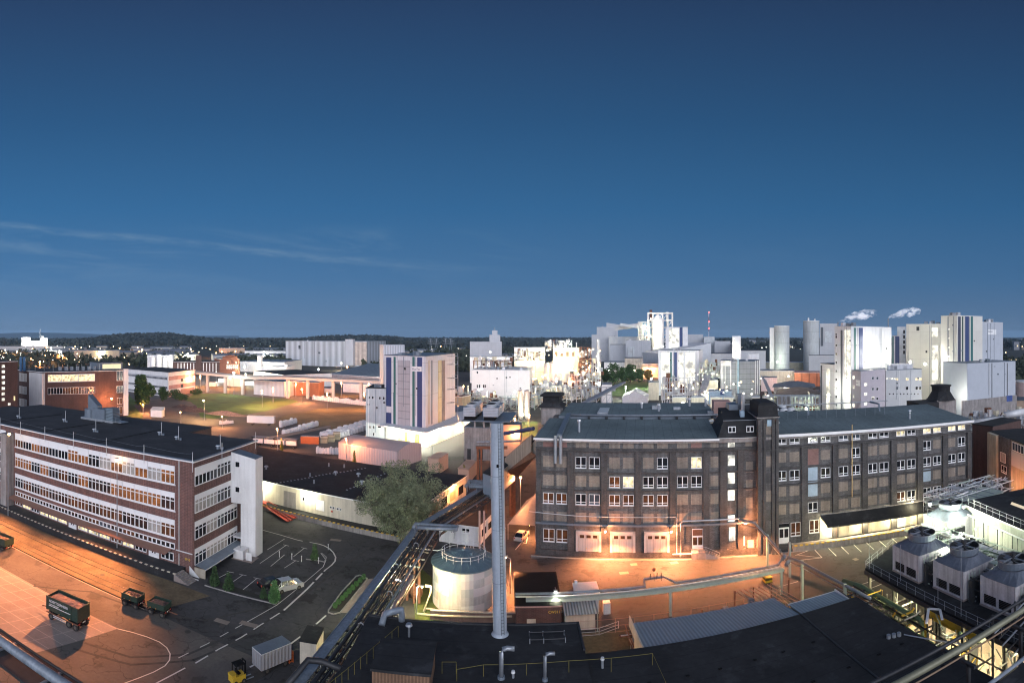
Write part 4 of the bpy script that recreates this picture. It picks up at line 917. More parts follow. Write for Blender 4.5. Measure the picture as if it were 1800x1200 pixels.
for z0, z1, i0, i1 in ((25.15, 25.5, .0, .22), (25.5, 27.3, .22, .30), (27.3, 27.7, .30, .75)):
    x0, x1, y0, y1 = XT0 - .2 + i0, XT1 + .2 - i0, -1.4 + i0, 7.2 - i0; u0, u1, v0, v1 = XT0 - .2 + i1, XT1 + .2 - i1, -1.4 + i1, 7.2 - i1
    A4 = [(x0, y0, z0), (x1, y0, z0), (x1, y1, z0), (x0, y1, z0)]; B4 = [(u0, v0, z1), (u1, v0, z1), (u1, v1, z1), (u0, v1, z1)]
    for i in range(4): hd.face([A4[i], A4[(i + 1) % 4], B4[(i + 1) % 4], B4[i]], bitumen2)
    hd.face(B4, bitumen2)
hd.build('tower_hood', bk)
def turret(x, y, w_, zb, zt, lbl):
    h_ = MB(); h_.box(x - w_ / 2 + .3, x + w_ / 2 - .3, y - w_ / 2 + .3, y + w_ / 2 - .3, 20, zb, render_)
    lv = ((zb, .9), (zb + .25, .9), (zb + (zt - zb) * .35, .62), (zb + (zt - zb) * .75, .60), (zb + (zt - zb) * .78, .78), (zt - .3, .80), (zt, .66))
    for (z0, s0), (z1, s1) in zip(lv, lv[1:]):
        a, b = s0 * w_ / 1.6, s1 * w_ / 1.6; A4 = [(x - a, y - a, z0), (x + a, y - a, z0), (x + a, y + a, z0), (x - a, y + a, z0)]; B4 = [(x - b, y - b, z1), (x + b, y - b, z1), (x + b, y + b, z1), (x - b, y + b, z1)]
        for i in range(4): h_.face([A4[i], A4[(i + 1) % 4], B4[(i + 1) % 4], B4[i]], bitumen2)
    h_.face(B4, bitumen2); h_.face(A4[::-1], bitumen2); h_.build('turret', bk, label=lbl)
turret(bu(971, 25), 25, 4.9, 23.9, 27.0, 'dark hooded turret at the left end of the roof')
h_ = MB(); tx, ty = bu(1654, 30), 30
h_.box(tx - 3, tx + 3, ty - 3, ty + 3, 18, 22.8, render_); h_.cyl(tx, ty, 25.0, 26.3, 2.5, 2.6, 16, bitumen2); h_.cyl(tx, ty, 26.3, 26.6, 2.9, 2.9, 16, bitumen2); h_.cyl(tx, ty, 22.8, 25.0, 3.9, 2.5, 8, bitumen2, cap=False); h_.cyl(tx, ty, 22.6, 22.8, 4.1, 4.1, 8, bitumen2)
h_.box(tx - 9, tx - 3, ty - 4, ty + 3, 18, 22.5, bitumen2); h_.build('turret', bk, label='dark round-topped turret behind the right end of the roof')
# roof pipe, ducts, vents, flue
pp = MB(); pp.tube([(bu(1003, 17), 17.6, 23.1), (bu(1268, 17), 17.6, 23.1), (bu(1276, 17), 17.6, 23.5), (bu(1279, 17), 18, 25.4), (bu(1310, 18), 18, 26)], .24, steel, 10)
for px in range(1035, 1265, 31): pp.box(bu(px, 17) - .25, bu(px, 17) + .25, 17.1, 17.5, 22.3, 22.9, darkst)
pp.build('roof_pipe', bk, True)
d_ = MB()
for px in (977.5, 986.5): x = bu(px); d_.tube([(x, -.75, 16.9), (x, -.75, 21.9)], .32, steel, 10)
d_.beam((bu(984), -.7, 21.9), (bu(1000, 17), 17, 23.3), .9, .6, claddk); d_.build('duct', bk)
for px, y, h_2 in ((1018, 5, 1.9), (1367, 2.5, 1.6), (1599, 6, 1.8), (1158, 24, 1.2), (1212, 30, 1.4), (1240, 30, 1.3), (1128, 28, .8)):
    zt = 21.6 + y * .058 + (.3 if y > 18 else 0); MB().cyl(bu(px, y), y, zt - .2, zt + h_2, .28, .25, 8, steel).cyl(bu(px, y), y, zt + h_2, zt + h_2 + .25, .4, .35, 8, silver).build('roof_vent', bk)
sk = MB()
for px, px2, y, dd_ in ((1050, 1068, 20, 8), (1146, 1162, 28, 3), (1184, 1196, 27, 1.5), (1244, 1256, 21, 1)):
    x0, x1 = bu(px, y), bu(px2, y) ; z = 22.85 + (y - 18) * .03; sk.prism([(x0, y), (x1, y), (x1, y + dd_), (x0, y + dd_)], z - .1, z + .45, steel, M('skylight_sheet', (.45, .47, .48), .4))
sk.build('skylights', bk)
MB().box(bu(1283, 8), bu(1304, 8), 9, 13, 25.2, 26.3, claddk).box(bu(1302, 6), bu(1314, 6), 9, 12, 25.2, 28.2, claddk).cyl(bu(1308, 6), 7.5, 25, 28.4, .35, .35, 8, silver).box(bu(1300, 4), bu(1307, 4), 3, 4.5, 24.6, 25.8, MATS['pale_blue_sheet']).box(bu(1255, 20), bu(1285, 20), 20, 24, 22, 25.6, M('pink_plaster', (.40, .25, .22), .8)).build('roof_plant', bk)
cp = MB(); cp.tube([(bu(1366, 19), 19, 24.6), (bu(1560, 19), 19, 24.6)], .14, steel, 6)
for i in range(12): x = bu(1368 + i * 17, 12); cp.tube([(x, 12, 22.2), (x, 12, 25.2 - (i % 2) * .8)], .035, steel, 4)
for px in (1420, 1545): x = bu(px, 14); cp.tube([(x, 19, 24.5), (x, 14, 24.6), (x, 13.6, 23.0)], .22, claddk, 8)
cp.build('roof_pipework', bk)
yl = bu(1497); MB().tube([(yl, -.25, 8.8), (yl, -.25, 22.8)], .11, M('yellow_timber', (.48, .34, .16), .7), 6).build('flue_pipe', bk)
wp = MB(); wp.tube([(bu(930), -.2, 7.75), (bu(960), -.2, 7.6), (bu(1020), -.2, 7.35), (bu(1188), -.2, 7.3), (bu(1189.5), -.2, 7.0), (bu(1189.5), -.2, .6)], .06, whsteel, 5)
wp.tube([(bu(1196), -.3, .2), (bu(1196), -.3, 6.2), (bu(1200), -.3, 6.6), (bu(1300), -.3, 6.6)], .16, steel, 8); wp.tube([(bu(1182), -.6, .8), (bu(1215), -.6, .8)], .09, whsteel, 6); wp.build('wall_pipes', bk)
# loading dock with canopy
cn = MB(); xc0, xc1 = bu(1442), bu(1702)
cn.face([(xc0 + .6, -2.6, 4.4), (xc1 + .6, -2.6, 4.4), (xc1, .1, 5.95), (xc0, .1, 5.95)], bitumen2); cn.face([(xc0 + .6, -2.6, 4.3), (xc0, .1, 5.5), (xc1, .1, 5.5), (xc1 + .6, -2.6, 4.3)], cream); cn.box(xc0 + .5, xc1 + .6, -2.66, -2.58, 4.22, 4.42, darkst); cn.box(xc0, xc1, -.05, .12, 5.9, 6.1, render_); cn.face([(xc0 + .6, -2.6, 4.38), (xc0, .1, 5.9), (xc0, .1, 5.5), (xc0 + .6, -2.6, 4.3)], darkst)
cno = cn.build('dock_canopy', bk)
for i in range(8): MB().box(xc0 + 3 + i * 2.8, xc0 + 3.08 + i * 2.8, -.5, -.42, 1.2, 5.4, rust).build('canopy_post', cno) if i % 2 == 0 else None
ly = MB(); ly.box(bu(1442), xE, .36, .449, 1.2, 5.4, cream)
for i in range(13): x = bu(1470) + i * 2.7; ly.box(x, x + 1.9, .30, .361, 1.3, 4.4, M('dock_door', (.56, .50, .41), .8, var=.12)); 
ly.box(bu(1578), bu(1593), .26, .30, 1.3, 4.3, whitef); ly.build('dock_wall', bk)
dkx = bu(1394, -1.3); dk = MB().box(dkx, xE, -1.3, -.01, 0, 1.2, render_, conc_slab).build('loading_dock', bk)
q = MB()
for i in range(42): q.box(dkx + .3 + i * 1.05, dkx + .85 + i * 1.05, -1.36, -1.05, 1.0, 1.23, yellowp if i % 1 == 0 else black)
q.build('edge_marking', dk)
def wall_lamp(label, parent_xy, z, watt, col, m, rad=.16, off=.3, dirn=(0, -1), group=None, lz=0, cat='lamp', name='wall_lamp', spot=None, aim=(0, 0, -1)):
    t = thing(name, label, cat, parent_xy, z, 0, group)
    MB().box(-.25, .25, -.18, .18, rad * .7, rad * .7 + .14, steel).tube([(0, 0, rad * .8), (-dirn[0] * .9, -dirn[1] * .9, rad * .8 + .1)], .03, steel, 5).build('lamp_head', t); bulb(t, (0, 0, 0), rad, m)
    light(t, (dirn[0] * off, dirn[1] * off, lz - rad - .2), watt, col, .2, spot, aim if spot else None)
    if spot: light(t, (dirn[0] * .5, dirn[1] * .5, -rad - .1), watt * .07, col, .15)
    return t
bl_ = lambda x, y: (BW[0] + W(B_, x, y)[0], BW[1] + W(B_, x, y)[1])
wall_lamp('bright orange wall lamp between the left and middle gates of the brick factory', bl_(bu(1064, -1), -1.2), 5.0, 15000, SOD, bulbo, off=1.3, spot=146, aim=(0, -.40, -1))
wall_lamp('bright orange wall lamp just right of the right gate of the brick factory', bl_(bu(1180, -1), -1.2), 5.0, 15000, SOD, bulbo, off=1.3, spot=146, aim=(0, -.40, -1))
wall_lamp('orange wall lamp at the foot of the brick tower, above the thin pipes', bl_(bu(1310, -1), -1.3), 6.0, 15000, SOD, bulbo, off=1.3, spot=146, aim=(0, -.40, -1))
for i in range(5): wall_lamp('yellowish lamp under the long dock canopy', bl_(xc0 + 2.5 + i * 6.5, -1.9), 4.3, 1900, YEL, bulbw, .08, 1.2, (0, 1), 'lamps under the dock canopy')
wall_lamp('small white lamp on the dark canopy roof below the dark windows', bl_(bu(1607, -2), -1.2), 6.6, 500, YEL, bulbw, .1, .2)
# dark annex with turning walls at the far right
ax1 = Bld('annex_building', 'dark roofed annex with pale concrete stair walls right of the brick factory', 'building', PR(1741, 140), PR(1822, 118), 15.8, depth=32, wall=beige, roof=bitumen2, z0=0, lip=.2)
ax1.R('f', 1743, 1759, 762, 870, M('pale_concrete', (.50, .47, .38), .85, var=.2, streak=.35), 'stair_wall', 1.2); ax1.R('f', 1759, 1777, 768, 870, oldbrick, 'brick_bay', .6); ax1.Wn('f', 1763, 1772, 795, 812, 'one', 'k', -.65); ax1.Wn('f', 1765, 1774, 818, 830, 'two', 'd', -.65); ax1.Wn('f', 1780, 1800, 780, 795, 'band', 'b', -.02); ax1.R('f', 1778, 1815, 799, 826, cladg, 'panel')
ax2 = Bld('link_building', 'low brown brick link between the factory end and the concrete annex', 'building', PR(1709, 150), PR(1745, 146), 16.0, depth=14, wall=dbrick, roof=bitumen2, lip=.2)
mast_lamp('orange lamp at the foot of the concrete annex at the right edge', P(1793, 893), 5, 420, SOD, bulbo, (0, 0), .16); mast_lamp('orange lamp in the lane behind the end of the brick factory', P(1746, 905), 5.4, 1900, SOD, bulbo, (0, 0), .16)
# curved canopy beside the works
t = thing('canopy', 'grey translucent canopy roof leaning against the left end of the brick factory', 'canopy', P(925, 945), 0)
q = MB(); x0, y0 = t.location.x, t.location.y
a4 = [(*P(893, 921, 3), 3.0), (*P(941, 924, 3), 3.0), (*P(942, 868, 4.4), 4.4), (*P(925, 880, 4.2), 4.2)]
q.face([(a - x0, b - y0, c) for a, b, c in a4], M('canopy_film', (.20, .21, .24), .5)); q.build('roof', t)
q = MB()
for a, b, c in a4: q.tube([(a - x0, b - y0, 0), (a - x0, b - y0, c)], .06, steel, 5)
q.build('posts', t)
wall_lamp('orange lamp under the grey canopy beside the brick factory', P(931, 922, 2.6), 2.5, 1500, SOD, bulbo, .1, .3)
# ================================================================ LONG WHITE WAREHOUSE with dark roof
c_ = lambda x, y: W(C_, x, y)
wh = Bld('warehouse', 'long low warehouse with black flat roof and cream wall, left of the round tree', 'warehouse', c_(-125, 98.4), c_(-47, 98.4), 5.6, depth=29, wall=cream, roof=bitumen2, lip=.3)
for a, b in ((499, 520), (463, 466)): wh.R('f', a, b, 864 if a > 470 else 858, 892, render_ if a > 470 else white, 'roller_door', .08)
for a, b, c, d in ((531.5, 536, 873, 880), (580, 583.5, 889, 893.5), (585, 588, 890, 895), (592, 596, 892, 896.5), (597, 600, 893, 898)): wh.Wn('f', a, b, c, d, 'one', 'd')
wh.R('f', 556, 570, 879, 897, whitef, 'door', .08); wh.R('f', 582, 585, 897, 900, redp, 'sign', .1)
for a, b, c, d in ((794, 799, 866, 862), (799, 805, 862, 860), (806, 812, 854, 850)): pass
q = MB()
for i in range(5): q.box(wh.w - .02, wh.w + .05, 3 + i * 5.2, 6.2 + i * 5.2, 2.2, 4.2, M('tan_shutter', (.36, .2, .12), .7) if i % 2 else glassd)
q.build('side_windows', wh.root)
dk = MB().box(0, wh.w - 2, -2.6, -.01, 0, 1.1, render_, bitumen2).build('loading_dock', wh.root)
q = MB()
for i in range(66): q.box(.5 + i * 1.15, 1.05 + i * 1.15, -2.66, -2.3, .98, 1.14, yellowp)
q.build('edge_marking', dk)
q = MB()
for i, (px, py) in enumerate(((578, 820), (605, 822), (545, 838), (552, 850), (590, 835), (630, 838), (636, 852), (468, 825))):
    x, y = P(px, py, 5.8); x, y = wh.loc((x, y)); q.cyl(x, y, 5.8, 6.7, .22, .2, 8, steel)
    if i > 3: q.cyl(x, y, 6.5, 6.8, .6, .4, 8, steel)
q.build('roof_vents', wh.root)
q = MB()
for i in range(26): x, y = wh.loc(P(487 + i * 6.2, 849 - i * 1.05 - (abs(13 - i) < 3) * 1, 5.9)); q.box(x - .2, x + .2, y - .1, y + .1, 5.84, 5.98, steel)
for i in range(12): x, y = wh.loc(P(610 + i * 6, 861 - i * 2.6, 5.9)); q.box(x - .2, x + .2, y - .1, y + .1, 5.84, 5.98, steel)
q.build('snow_guards', wh.root)
lp = wall_lamp('warm lamp over the cream warehouse wall, left of the round tree', c_(-73, 97.6), 5.4, 1400, (1, .93, .62), bulbw, .1, 1.0)
wall_lamp('warm lamp on the cream warehouse wall, next to the lift tower', c_(-86, 97.6), 5.4, 1500, (1, .93, .62), bulbw, .1, 1.0)
wall_lamp('orange lamp on the right end wall of the cream warehouse', c_(-46, 118), 6.0, 2500, SOD, bulbo, .12, .8, (1, 0))
# red trailer ramps by the dock
for i, (lb, a, b) in enumerate((('dark red loading ramp, the lower of the two beside the warehouse dock', (455, 889), (509, 918)), ('dark red loading ramp, the upper of the two beside the warehouse dock', (462, 886), (520, 913)))):
    p0, p1 = P(*a), P(*b); q = MB(); q.beam((*p0, 1.2), (*p1, .35), 1.5, .12, redp); q.beam((*p0, 1.35), (*p1, .5), .12, .3, redp); o = tag(q.build('loading_ramp'), lb, 'ramp')
# small white office with red-brown roof near the tree
sm = Bld('gatehouse', 'small white office with flat dark roof under the pipe bridge, right of the round tree', 'building', P(772, 951), P(841, 961), 3.6, depth=15, wall=white, roof=M('brown_roof', (.075, .05, .045), .8), lip=.3)
for a, b in ((792, 800), (812, 826)): sm.Wn('f', a, b, 928, 936, 'two', 'd')
q = MB()
for i in range(3): q.box(sm.w, sm.w + .06, 2 + i * 4, 4.5 + i * 4, 1.2, 2.5, glassd)
q.build('side_windows', sm.root)
# ================================================================ STEEL CHIMNEY
ch = thing('chimney', 'tall pale blue-grey steel chimney standing on the black roof in the foreground', 'chimney', PR(879, 57.6), 9.0)
MB().cyl(0, 0, 0, .3, .95, .74, 32, stack).tube([(0, 0, .3), (-.36, 0, 22.0)], [.73, .70], stack, 32).build('shaft', ch, False)
for zz in (6, 11, 16): MB().cyl(-.36 * zz / 22, 0, zz, zz + .06, .745, .745, 32, stack).build('flange', ch)
q = MB(); q.tube([(.16, -.78, .3), (-.2, -.76, 22)], .022, darkst, 5); q.tube([(.44, -.68, .3), (.08, -.72, 22)], .022, darkst, 5)
for i in range(62): f = i / 62; q.beam((.16 - .36 * f, -.79, .5 + f * 21.3), (.44 - .36 * f, -.72, .5 + f * 21.3), .025, .025, darkst)
q.build('ladder', ch)
MB().box(-.35, -.12, -.86, -.6, 17.5, 17.8, black).build('flue_sensor', ch)
# ================================================================ WHITE TANK
tk = thing('storage_tank', 'round white storage tank with grey-blue conical roof and railing, left of the chimney', 'tank', PR(815, 84.2), 0)
q = MB(); n = 48; shp = [M('tank_sheet_light', (.60, .60, .59), .55, .1, var=.05), tankg, M('tank_sheet_grey', (.40, .42, .43), .55, .1, var=.05), M('tank_sheet_pink', (.56, .52, .52), .55, .1, var=.05)]; R_t = 4.7
for r_ in range(5):
    for i in range(n):
        a0, a1 = 2 * math.pi * i / n, 2 * math.pi * (i + 1) / n; z0, z1 = r_ * 1.2, (r_ + 1) * 1.2; m = shp[((i // 3) * 7 + r_ * 5 + (i // 3) * r_) % 4]
        q.face([(R_t * math.cos(a0), R_t * math.sin(a0), z0), (R_t * math.cos(a1), R_t * math.sin(a1), z0), (R_t * math.cos(a1), R_t * math.sin(a1), z1), (R_t * math.cos(a0), R_t * math.sin(a0), z1)], m)
q.build('shell', tk)
q = MB(); q.cyl(0, 0, 5.9, 6.05, R_t + .28, R_t + .28, 48, tankr)
for i in range(24):
    a0, a1 = 2 * math.pi * i / 24, 2 * math.pi * (i + 1) / 24; q.face([((R_t + .28) * math.cos(a0), (R_t + .28) * math.sin(a0), 6.05), ((R_t + .28) * math.cos(a1), (R_t + .28) * math.sin(a1), 6.05), (.3 * math.cos(a1), .3 * math.sin(a1), 7.5), (.3 * math.cos(a0), .3 * math.sin(a0), 7.5)], tankr)
    q.tube([((R_t + .2) * math.cos(a0), (R_t + .2) * math.sin(a0), 6.1), (.4 * math.cos(a0), .4 * math.sin(a0), 7.52)], .03, tankr, 4)
q.cyl(0, 0, 7.4, 7.7, .35, .3, 12, tankr); q.cyl(1.2, -.8, 7.0, 7.5, .25, .25, 8, tankr); q.build('roof', tk)
q = MB(); RR = 3.35
for zz in (7.0, 7.5): q.tube([(RR * math.cos(2 * math.pi * i / 32), RR * math.sin(2 * math.pi * i / 32), zz + .1) for i in range(33)], .03, whsteel, 5, False)
for i in range(16): a = 2 * math.pi * i / 16; q.tube([(RR * math.cos(a), RR * math.sin(a), 6.4), (RR * math.cos(a), RR * math.sin(a), 7.6)], .03, whsteel, 5)
for i in range(4): a = 1.2 + .12 * i; q.tube([((RR + .0) * math.cos(a), RR * math.sin(a), 6.6), (RR * math.cos(a), RR * math.sin(a), 8.5)], .03, whsteel, 5)
q.build('railing', tk)
q = MB(); q.tube([(-9.8, 2.4, 6.6), (-4.2, 1.6, 6.6), (-3.3, 1.0, 7.1)], .07, whsteel, 6); q.build('inlet_pipe', tk)
# bund wall, pipes round the tank
q = MB(); q.box(-11.5, 7.5, 77.3, 77.55, 0, 1.3, M('brown_parapet', (.19, .13, .115), .85, streak=.3)); q.box(-11.5, 7.5, 77.2, 77.65, 1.3, 1.42, kerbm); tag(q.build('bund_wall'), 'low brown bund wall in front of the white tank', 'wall')
q = MB(); q.tube([P(745, 1075, 1) + (1.0,), P(757, 1040, 3) + (3.0,), P(757, 1030, 4.4) + (4.4,), P(748, 1029, 4.6) + (4.6,)], .17, M('cream_pipe', (.45, .40, .30), .6), 8); q.tube([P(737, 1029, 4.5) + (4.5,), P(733, 1031, 4.4) + (4.3,), P(732, 1074, .5) + (.3,)], .1, whsteel, 6); q.tube([P(733, 1078, .6) + (.6,), P(775, 1082, .8) + (.8,), P(900, 1083, 1.6) + (1.6,)], .14, MATS['cream_pipe'], 8); q.tube([P(746, 1069, .6) + (.6,), P(764, 1070, .6) + (.6,)], .12, MATS['cream_pipe'], 8)
tag(q.build('tank_pipework', smooth=True), 'cream insulated pipes beside and in front of the white tank', 'pipes')
wall_lamp('bare orange lamp on the bent pipe at the left of the white tank', P(742, 1030, 4.7), 4.6, 2700, (1.0, .60, .26), bulbo, .14, 1.0, (1, -.2), lz=.2)
mast_lamp('thin arm lamp leaning over the street right of the chimney', P(897, 1043), 5.4, 11000, SOD, bulbo, (-.7, .3), .13, spot=140)
t = thing('planter_valves', 'rusty pipework and valves behind the tank, under the bridge', 'pipework', P(705, 1050)); q = MB()
for i in range(6): q.tube([(i * .9 - 2, 0, 0), (i * .9 - 2, .2, 3.4)], .14, rust, 7)
q.tube([(-2.5, 0, 2.2), (3, 0, 2.2)], .2, rust, 8); q.tube([(-2.5, -.5, 1.2), (3, -.5, 1.2)], .3, rust, 8); q.ball((2.5, -.6, 1.4), 1.0, rust, 10); q.build('pipes', t, True)
# ================================================================ PIPE BRIDGE
pb = thing('pipe_bridge', 'long pipe bridge of dark pipes running from the lower edge past the white tank', 'pipe bridge', (-20.5, 50.6), 0)
o0 = Vector((-20.5, 50.6, 0)); K = [Vector((-20.4, 38, 7.6)), Vector((-19.3, 50.6, 7.6)), Vector((-16.2, 91.5, 7.6)), Vector((-5.0, 121, 7.6))]
def off(pts, s_, z):  # a run beside the centre line
    out = []
    for i, p in enumerate(pts):
        d = (pts[min(i + 1, len(pts) - 1)] - pts[max(0, i - 1)]).normalized(); out.append(tuple(p + Vector((d.y, -d.x, 0)) * s_ + Vector((0, 0, z)) - o0))
    return out
def run(nm, s_, z, r_, m, n=8, seg=None): MB().tube(off(seg or K, s_, z), r_, m, n).build(nm, pb, n >= 8)
MB_ = MB
q = MB_(); a = off(K, .35, .35)
for p, e in zip(a, a[1:]): q.beam(p, e, 1.15, .12, pipeb)
a = off(K, -.15, .30)
for p, e in zip(a, a[1:]): q.beam(p, e, .10, .45, M('tray_edge', (.14, .18, .24), .5, .2))
q.build('cable_tray_cover', pb)
run('pipe', 1.5, .30, .22, darkst); run('pipe', 1.95, .15, .09, darkst, 6); run('pipe', 2.3, .3, .13, darkst); run('pipe', 2.65, .2, .07, M('brown_pipe', (.22, .15, .10), .6), 6); run('pipe', 3.0, .25, .14, darkst); run('pipe', 3.35, .2, .07, darkst, 6); run('pipe', 3.7, .3, .16, pipeb); run('pipe', 4.35, .3, .34, pipeb, 12, [K[0], K[1], Vector((-17.6, 73, 7.6))]); run('pipe', 4.1, .15, .07, darkst, 6)
q = MB_(); a = off(K, -.3, -.25); b = off(K, 4.6, -.25)
for s0 in (a, b):
    for p, e in zip(s0, s0[1:]): q.beam(p, e, .16, .34, darkst)
for sg in range(3):
    A0, A1, B0, B1 = Vector(a[sg]), Vector(a[sg + 1]), Vector(b[sg]), Vector(b[sg + 1]); n_ = max(2, int((A1 - A0).length / 2.6))
    for i in range(n_): f = i / n_; q.beam(A0.lerp(A1, f), B0.lerp(B1, f), .12, .2, darkst)
q.build('girders', pb)
q = MB_()
for f in range(5):
    v = K[1].lerp(K[2], f / 5); d = (K[2] - K[1]).normalized(); s_ = Vector((d.y, -d.x, 0)); c = v - o0 + s_ * (1.5 + (f % 3) * .8) + Vector((0, 0, .75))
    q.tube([tuple(c + s_ * x + Vector((0, 0, z_))) for x, z_ in ((-.35, -.4), (-.3, .05), (0, .18), (.3, .05), (.35, -.4))], .06, steel, 5)
q.build('pipe_clamps', pb)
def col(xy, h_, m=rust, w_=.34, nm='column', par=pb, o=o0):
    MB_().box(xy[0] - o.x - w_ / 2, xy[0] - o.x + w_ / 2, xy[1] - o.y - w_ / 2, xy[1] - o.y + w_ / 2, 0, h_, m).build(nm, par)
for px, r_, h_ in ((728, 83, 7.2), (737, 83, 7.2), (716, 84, 7.2), (843, 104, 7.2), (851, 104, 7.2), (640, 60, 7.2), (600, 58, 7.2), (838, 116, 7.2)): col(PR(px, r_), h_, MATS['pink_plaster'] if px > 800 else rust)
# expansion loops above the bridge
for (p_, wd, lb) in (((752, 912), 4.8, 0), ((838, 857), 4.2, 1), ((842, 847), 4.0, 2)):
    x, y = PR(p_[0], 90.5 if lb == 0 else 112 + lb * 3); c = Vector((x, y, 8.9)) - o0; L_ = [(-2.2, -.8, 0), (-2.2, .9, 0), (wd, .9 - .3, 0), (wd, -.8, 0), (-1.6, -.8, 0)]
    MB_().tube([tuple(c + Vector(v)) for v in L_], .30, pipeb, 9).build('expansion_loop', pb, True)
    q = MB_(); [q.tube([tuple(c + Vector((x_, y_, 0))), tuple(c + Vector((x_, y_, -1.5)))], .06, steel, 5) for x_ in (-2, 0, 2, wd - .4) for y_ in (-.7, .7)]; q.build('loop_supports', pb)
# near head of the bridge: dark portal pipe
MB_().tube([(*[a - b for a, b in zip(P(500, 1190, 9), o0[:2])], 8.0), (*[a - b for a, b in zip(P(541, 1158, 9), o0[:2])], 8.9), (*[a - b for a, b in zip(P(565, 1160, 9), o0[:2])], 8.9), (*[a - b for a, b in zip(P(620, 1178, 9), o0[:2])], 8.7)], .3, darkst, 10).build('portal_pipe', pb, True)
# thick hooked pipe beside the tank
hk = MB_(); q0 = [(*P(671, 1098, 9.2), 9.2), (*P(676, 1080, 9.8), 9.8), (*P(688, 1075, 10.0), 10.0), (*P(700, 1071, 10.3), 10.2), (*P(706, 1068, 10.6), 10.4), (*P(706.5, 1070, 10.3), 9.6), (*P(706, 1092, 9.0), 8.6)]
hk.tube(q0, .36, pipeb, 12); tag(hk.build('hooked_pipe', smooth=True), 'thick blue-grey hooked pipe rising over the edge of the black roof', 'pipe')
# ================================================================ NEAR BLACK ROOFS
nr = thing('boiler_house', 'wide black flat-roofed building filling the lower edge of the photo', 'building', (0, 53.8), 0)
q = MB(); q.box(-15.5, 7, -24, 5.4, 0, 8.9, M('brown_plaster', (.12, .07, .05), .85)); q.box(7, 38.5, -24, .2, 0, 8.7, MATS['brown_plaster']); q.build('wall', nr)
q = MB(); q.box(-15.7, 7.15, -24, 5.55, 8.9, 9.05, darkst, bitumen2); q.box(7.15, 38.7, -24, .3, 8.6, 8.75, darkst, bitumen2); q.box(-15.7, 7.15, 5.4, 5.6, 9.05, 9.2, darkst); q.box(7.0, 7.2, .3, 5.6, 9.05, 9.2, darkst); q.box(30.9, 31.1, -24, .2, 8.76, 8.84, darkst); q.build('roof', nr)
q = MB()
for i in range(34): x_ = 8 + (i % 9) * 3.5 + rnd.random(); y_ = -22 + (i // 9) * 5.5; q.box(x_, x_ + .35, y_, y_ + .18, 8.76, 8.84, black)
q.build('roof_drains', nr)
pth = Bld('penthouse', 'small penthouse with black roof and brown walls on the black roof at the lower edge', 'penthouse', (-12.0, 46.5), (-7.0, 46.7), 11.0, depth=4.8, wall=M('brown_boards', (.20, .115, .07), .8, ribs=.3, ribd=.4), roof=bitumen2, z0=9.05, lip=.2, rname='roof')
pth.win('f', 1.6, 9.2, .9, .9, 'one', 'w')
q = MB(); pts = [(*P(777, 1165, 10), 10.1), (*P(802, 1165, 10), 10.1), (*P(803, 1178, 10), 10.1), (*P(850, 1170, 10), 10.1), (*P(1000, 1163, 10), 10.1), (*P(1147, 1150, 10), 10.1), (*P(1170, 1200, 10), 10.1), (*P(1180, 1225, 10), 10.1)]
ylr = M('yellow_rail', (.16, .14, .03), .7)
q.tube(pts, .018, ylr, 5); [q.tube([p, (p[0], p[1], 9.0)], .022, ylr, 5) for p in pts]
for a, b in zip(pts, pts[1:]):
    n_ = int(math.dist(a, b) / 3.2)
    for i in range(1, n_): f = i / n_; x_, y_ = a[0] + (b[0] - a[0]) * f, a[1] + (b[1] - a[1]) * f; q.tube([(x_, y_, 8.8), (x_, y_, 10.1)], .022, ylr, 5)
tag(q.build('roof_railing'), 'thin yellow railing running across the black foreground roof', 'railing')
q = MB()
for i in range(14): v = P(700 - i * 11, 1100 + i * 9, 10.2); q.tube([(*v, 8.6), (*v, 10.2)], .022, ylr, 5)
q.tube([(*P(700, 1100, 10.2), 10.2), (*P(546, 1226, 10.2), 10.2)], .018, ylr, 5); tag(q.build('bridge_railing'), 'thin yellow railing beside the near end of the pipe bridge', 'railing')
def goose(label, px, py, h_, r_, dx):
    x, y = P(px, py, 9.05); t = thing('gooseneck_vent', label, 'vent pipe', (x, y), 9.0); MB().tube([(0, 0, 0), (0, 0, h_), (dx * .15, 0, h_ + r_ * 1.3), (dx * .45, 0, h_ + r_ * 1.7), (dx, 0, h_ + r_ * 1.5)], r_, steel, 10).build('pipe', t, True); MB().cyl(0, 0, 0, .3, r_ * 1.7, r_ * 1.5, 10, claddk).build('collar', t)
goose('grey gooseneck vent pipe right below the foot of the chimney', 881, 1192, 2.4, .22, 1.2); goose('grey gooseneck vent pipe, the one farther right on the black roof', 958, 1196, 2.2, .16, .9)
for lb, px, py, h_ in (('mushroom vent near the left edge of the black roof, close to the hooked pipe', 719, 1118, 1.2), ('small white mushroom vent on the black roof, centre', 1059, 1172, .8), ('small pale vent cap at the lower edge, right of the first gooseneck', 902, 1190, .5)):
    t = thing('mushroom_vent', lb, 'vent', P(px, py, 9.1), 9.0); MB().cyl(0, 0, 0, h_, .12, .12, 8, steel).build('pipe', t); MB().cyl(0, 0, h_, h_ + .2, .38 if h_ > 1 else .2, .3 if h_ > 1 else .15, 12, steel if h_ > 1 else whsteel).build('cap', t)
t = thing('roof_frame', 'dark metal hatch frame on the black roof right of the chimney foot', 'frame', P(962, 1122, 9.2), 9.1); q = MB(); [q.tube([(a, b, .4), (c, d, .4)], .05, darkst, 5) for a, b, c, d in ((-1.8, -.7, 1.8, -.7), (-1.8, .7, 1.8, .7), (-1.8, -.7, -1.8, .7), (1.8, -.7, 1.8, .7), (-.4, -.7, -.4, .7))]; [q.tube([(a, b, 0), (a, b, .5)], .05, steel, 5) for a in (-1.8, 1.8, -.4) for b in (-.7, .7)]; q.build('frame', t)
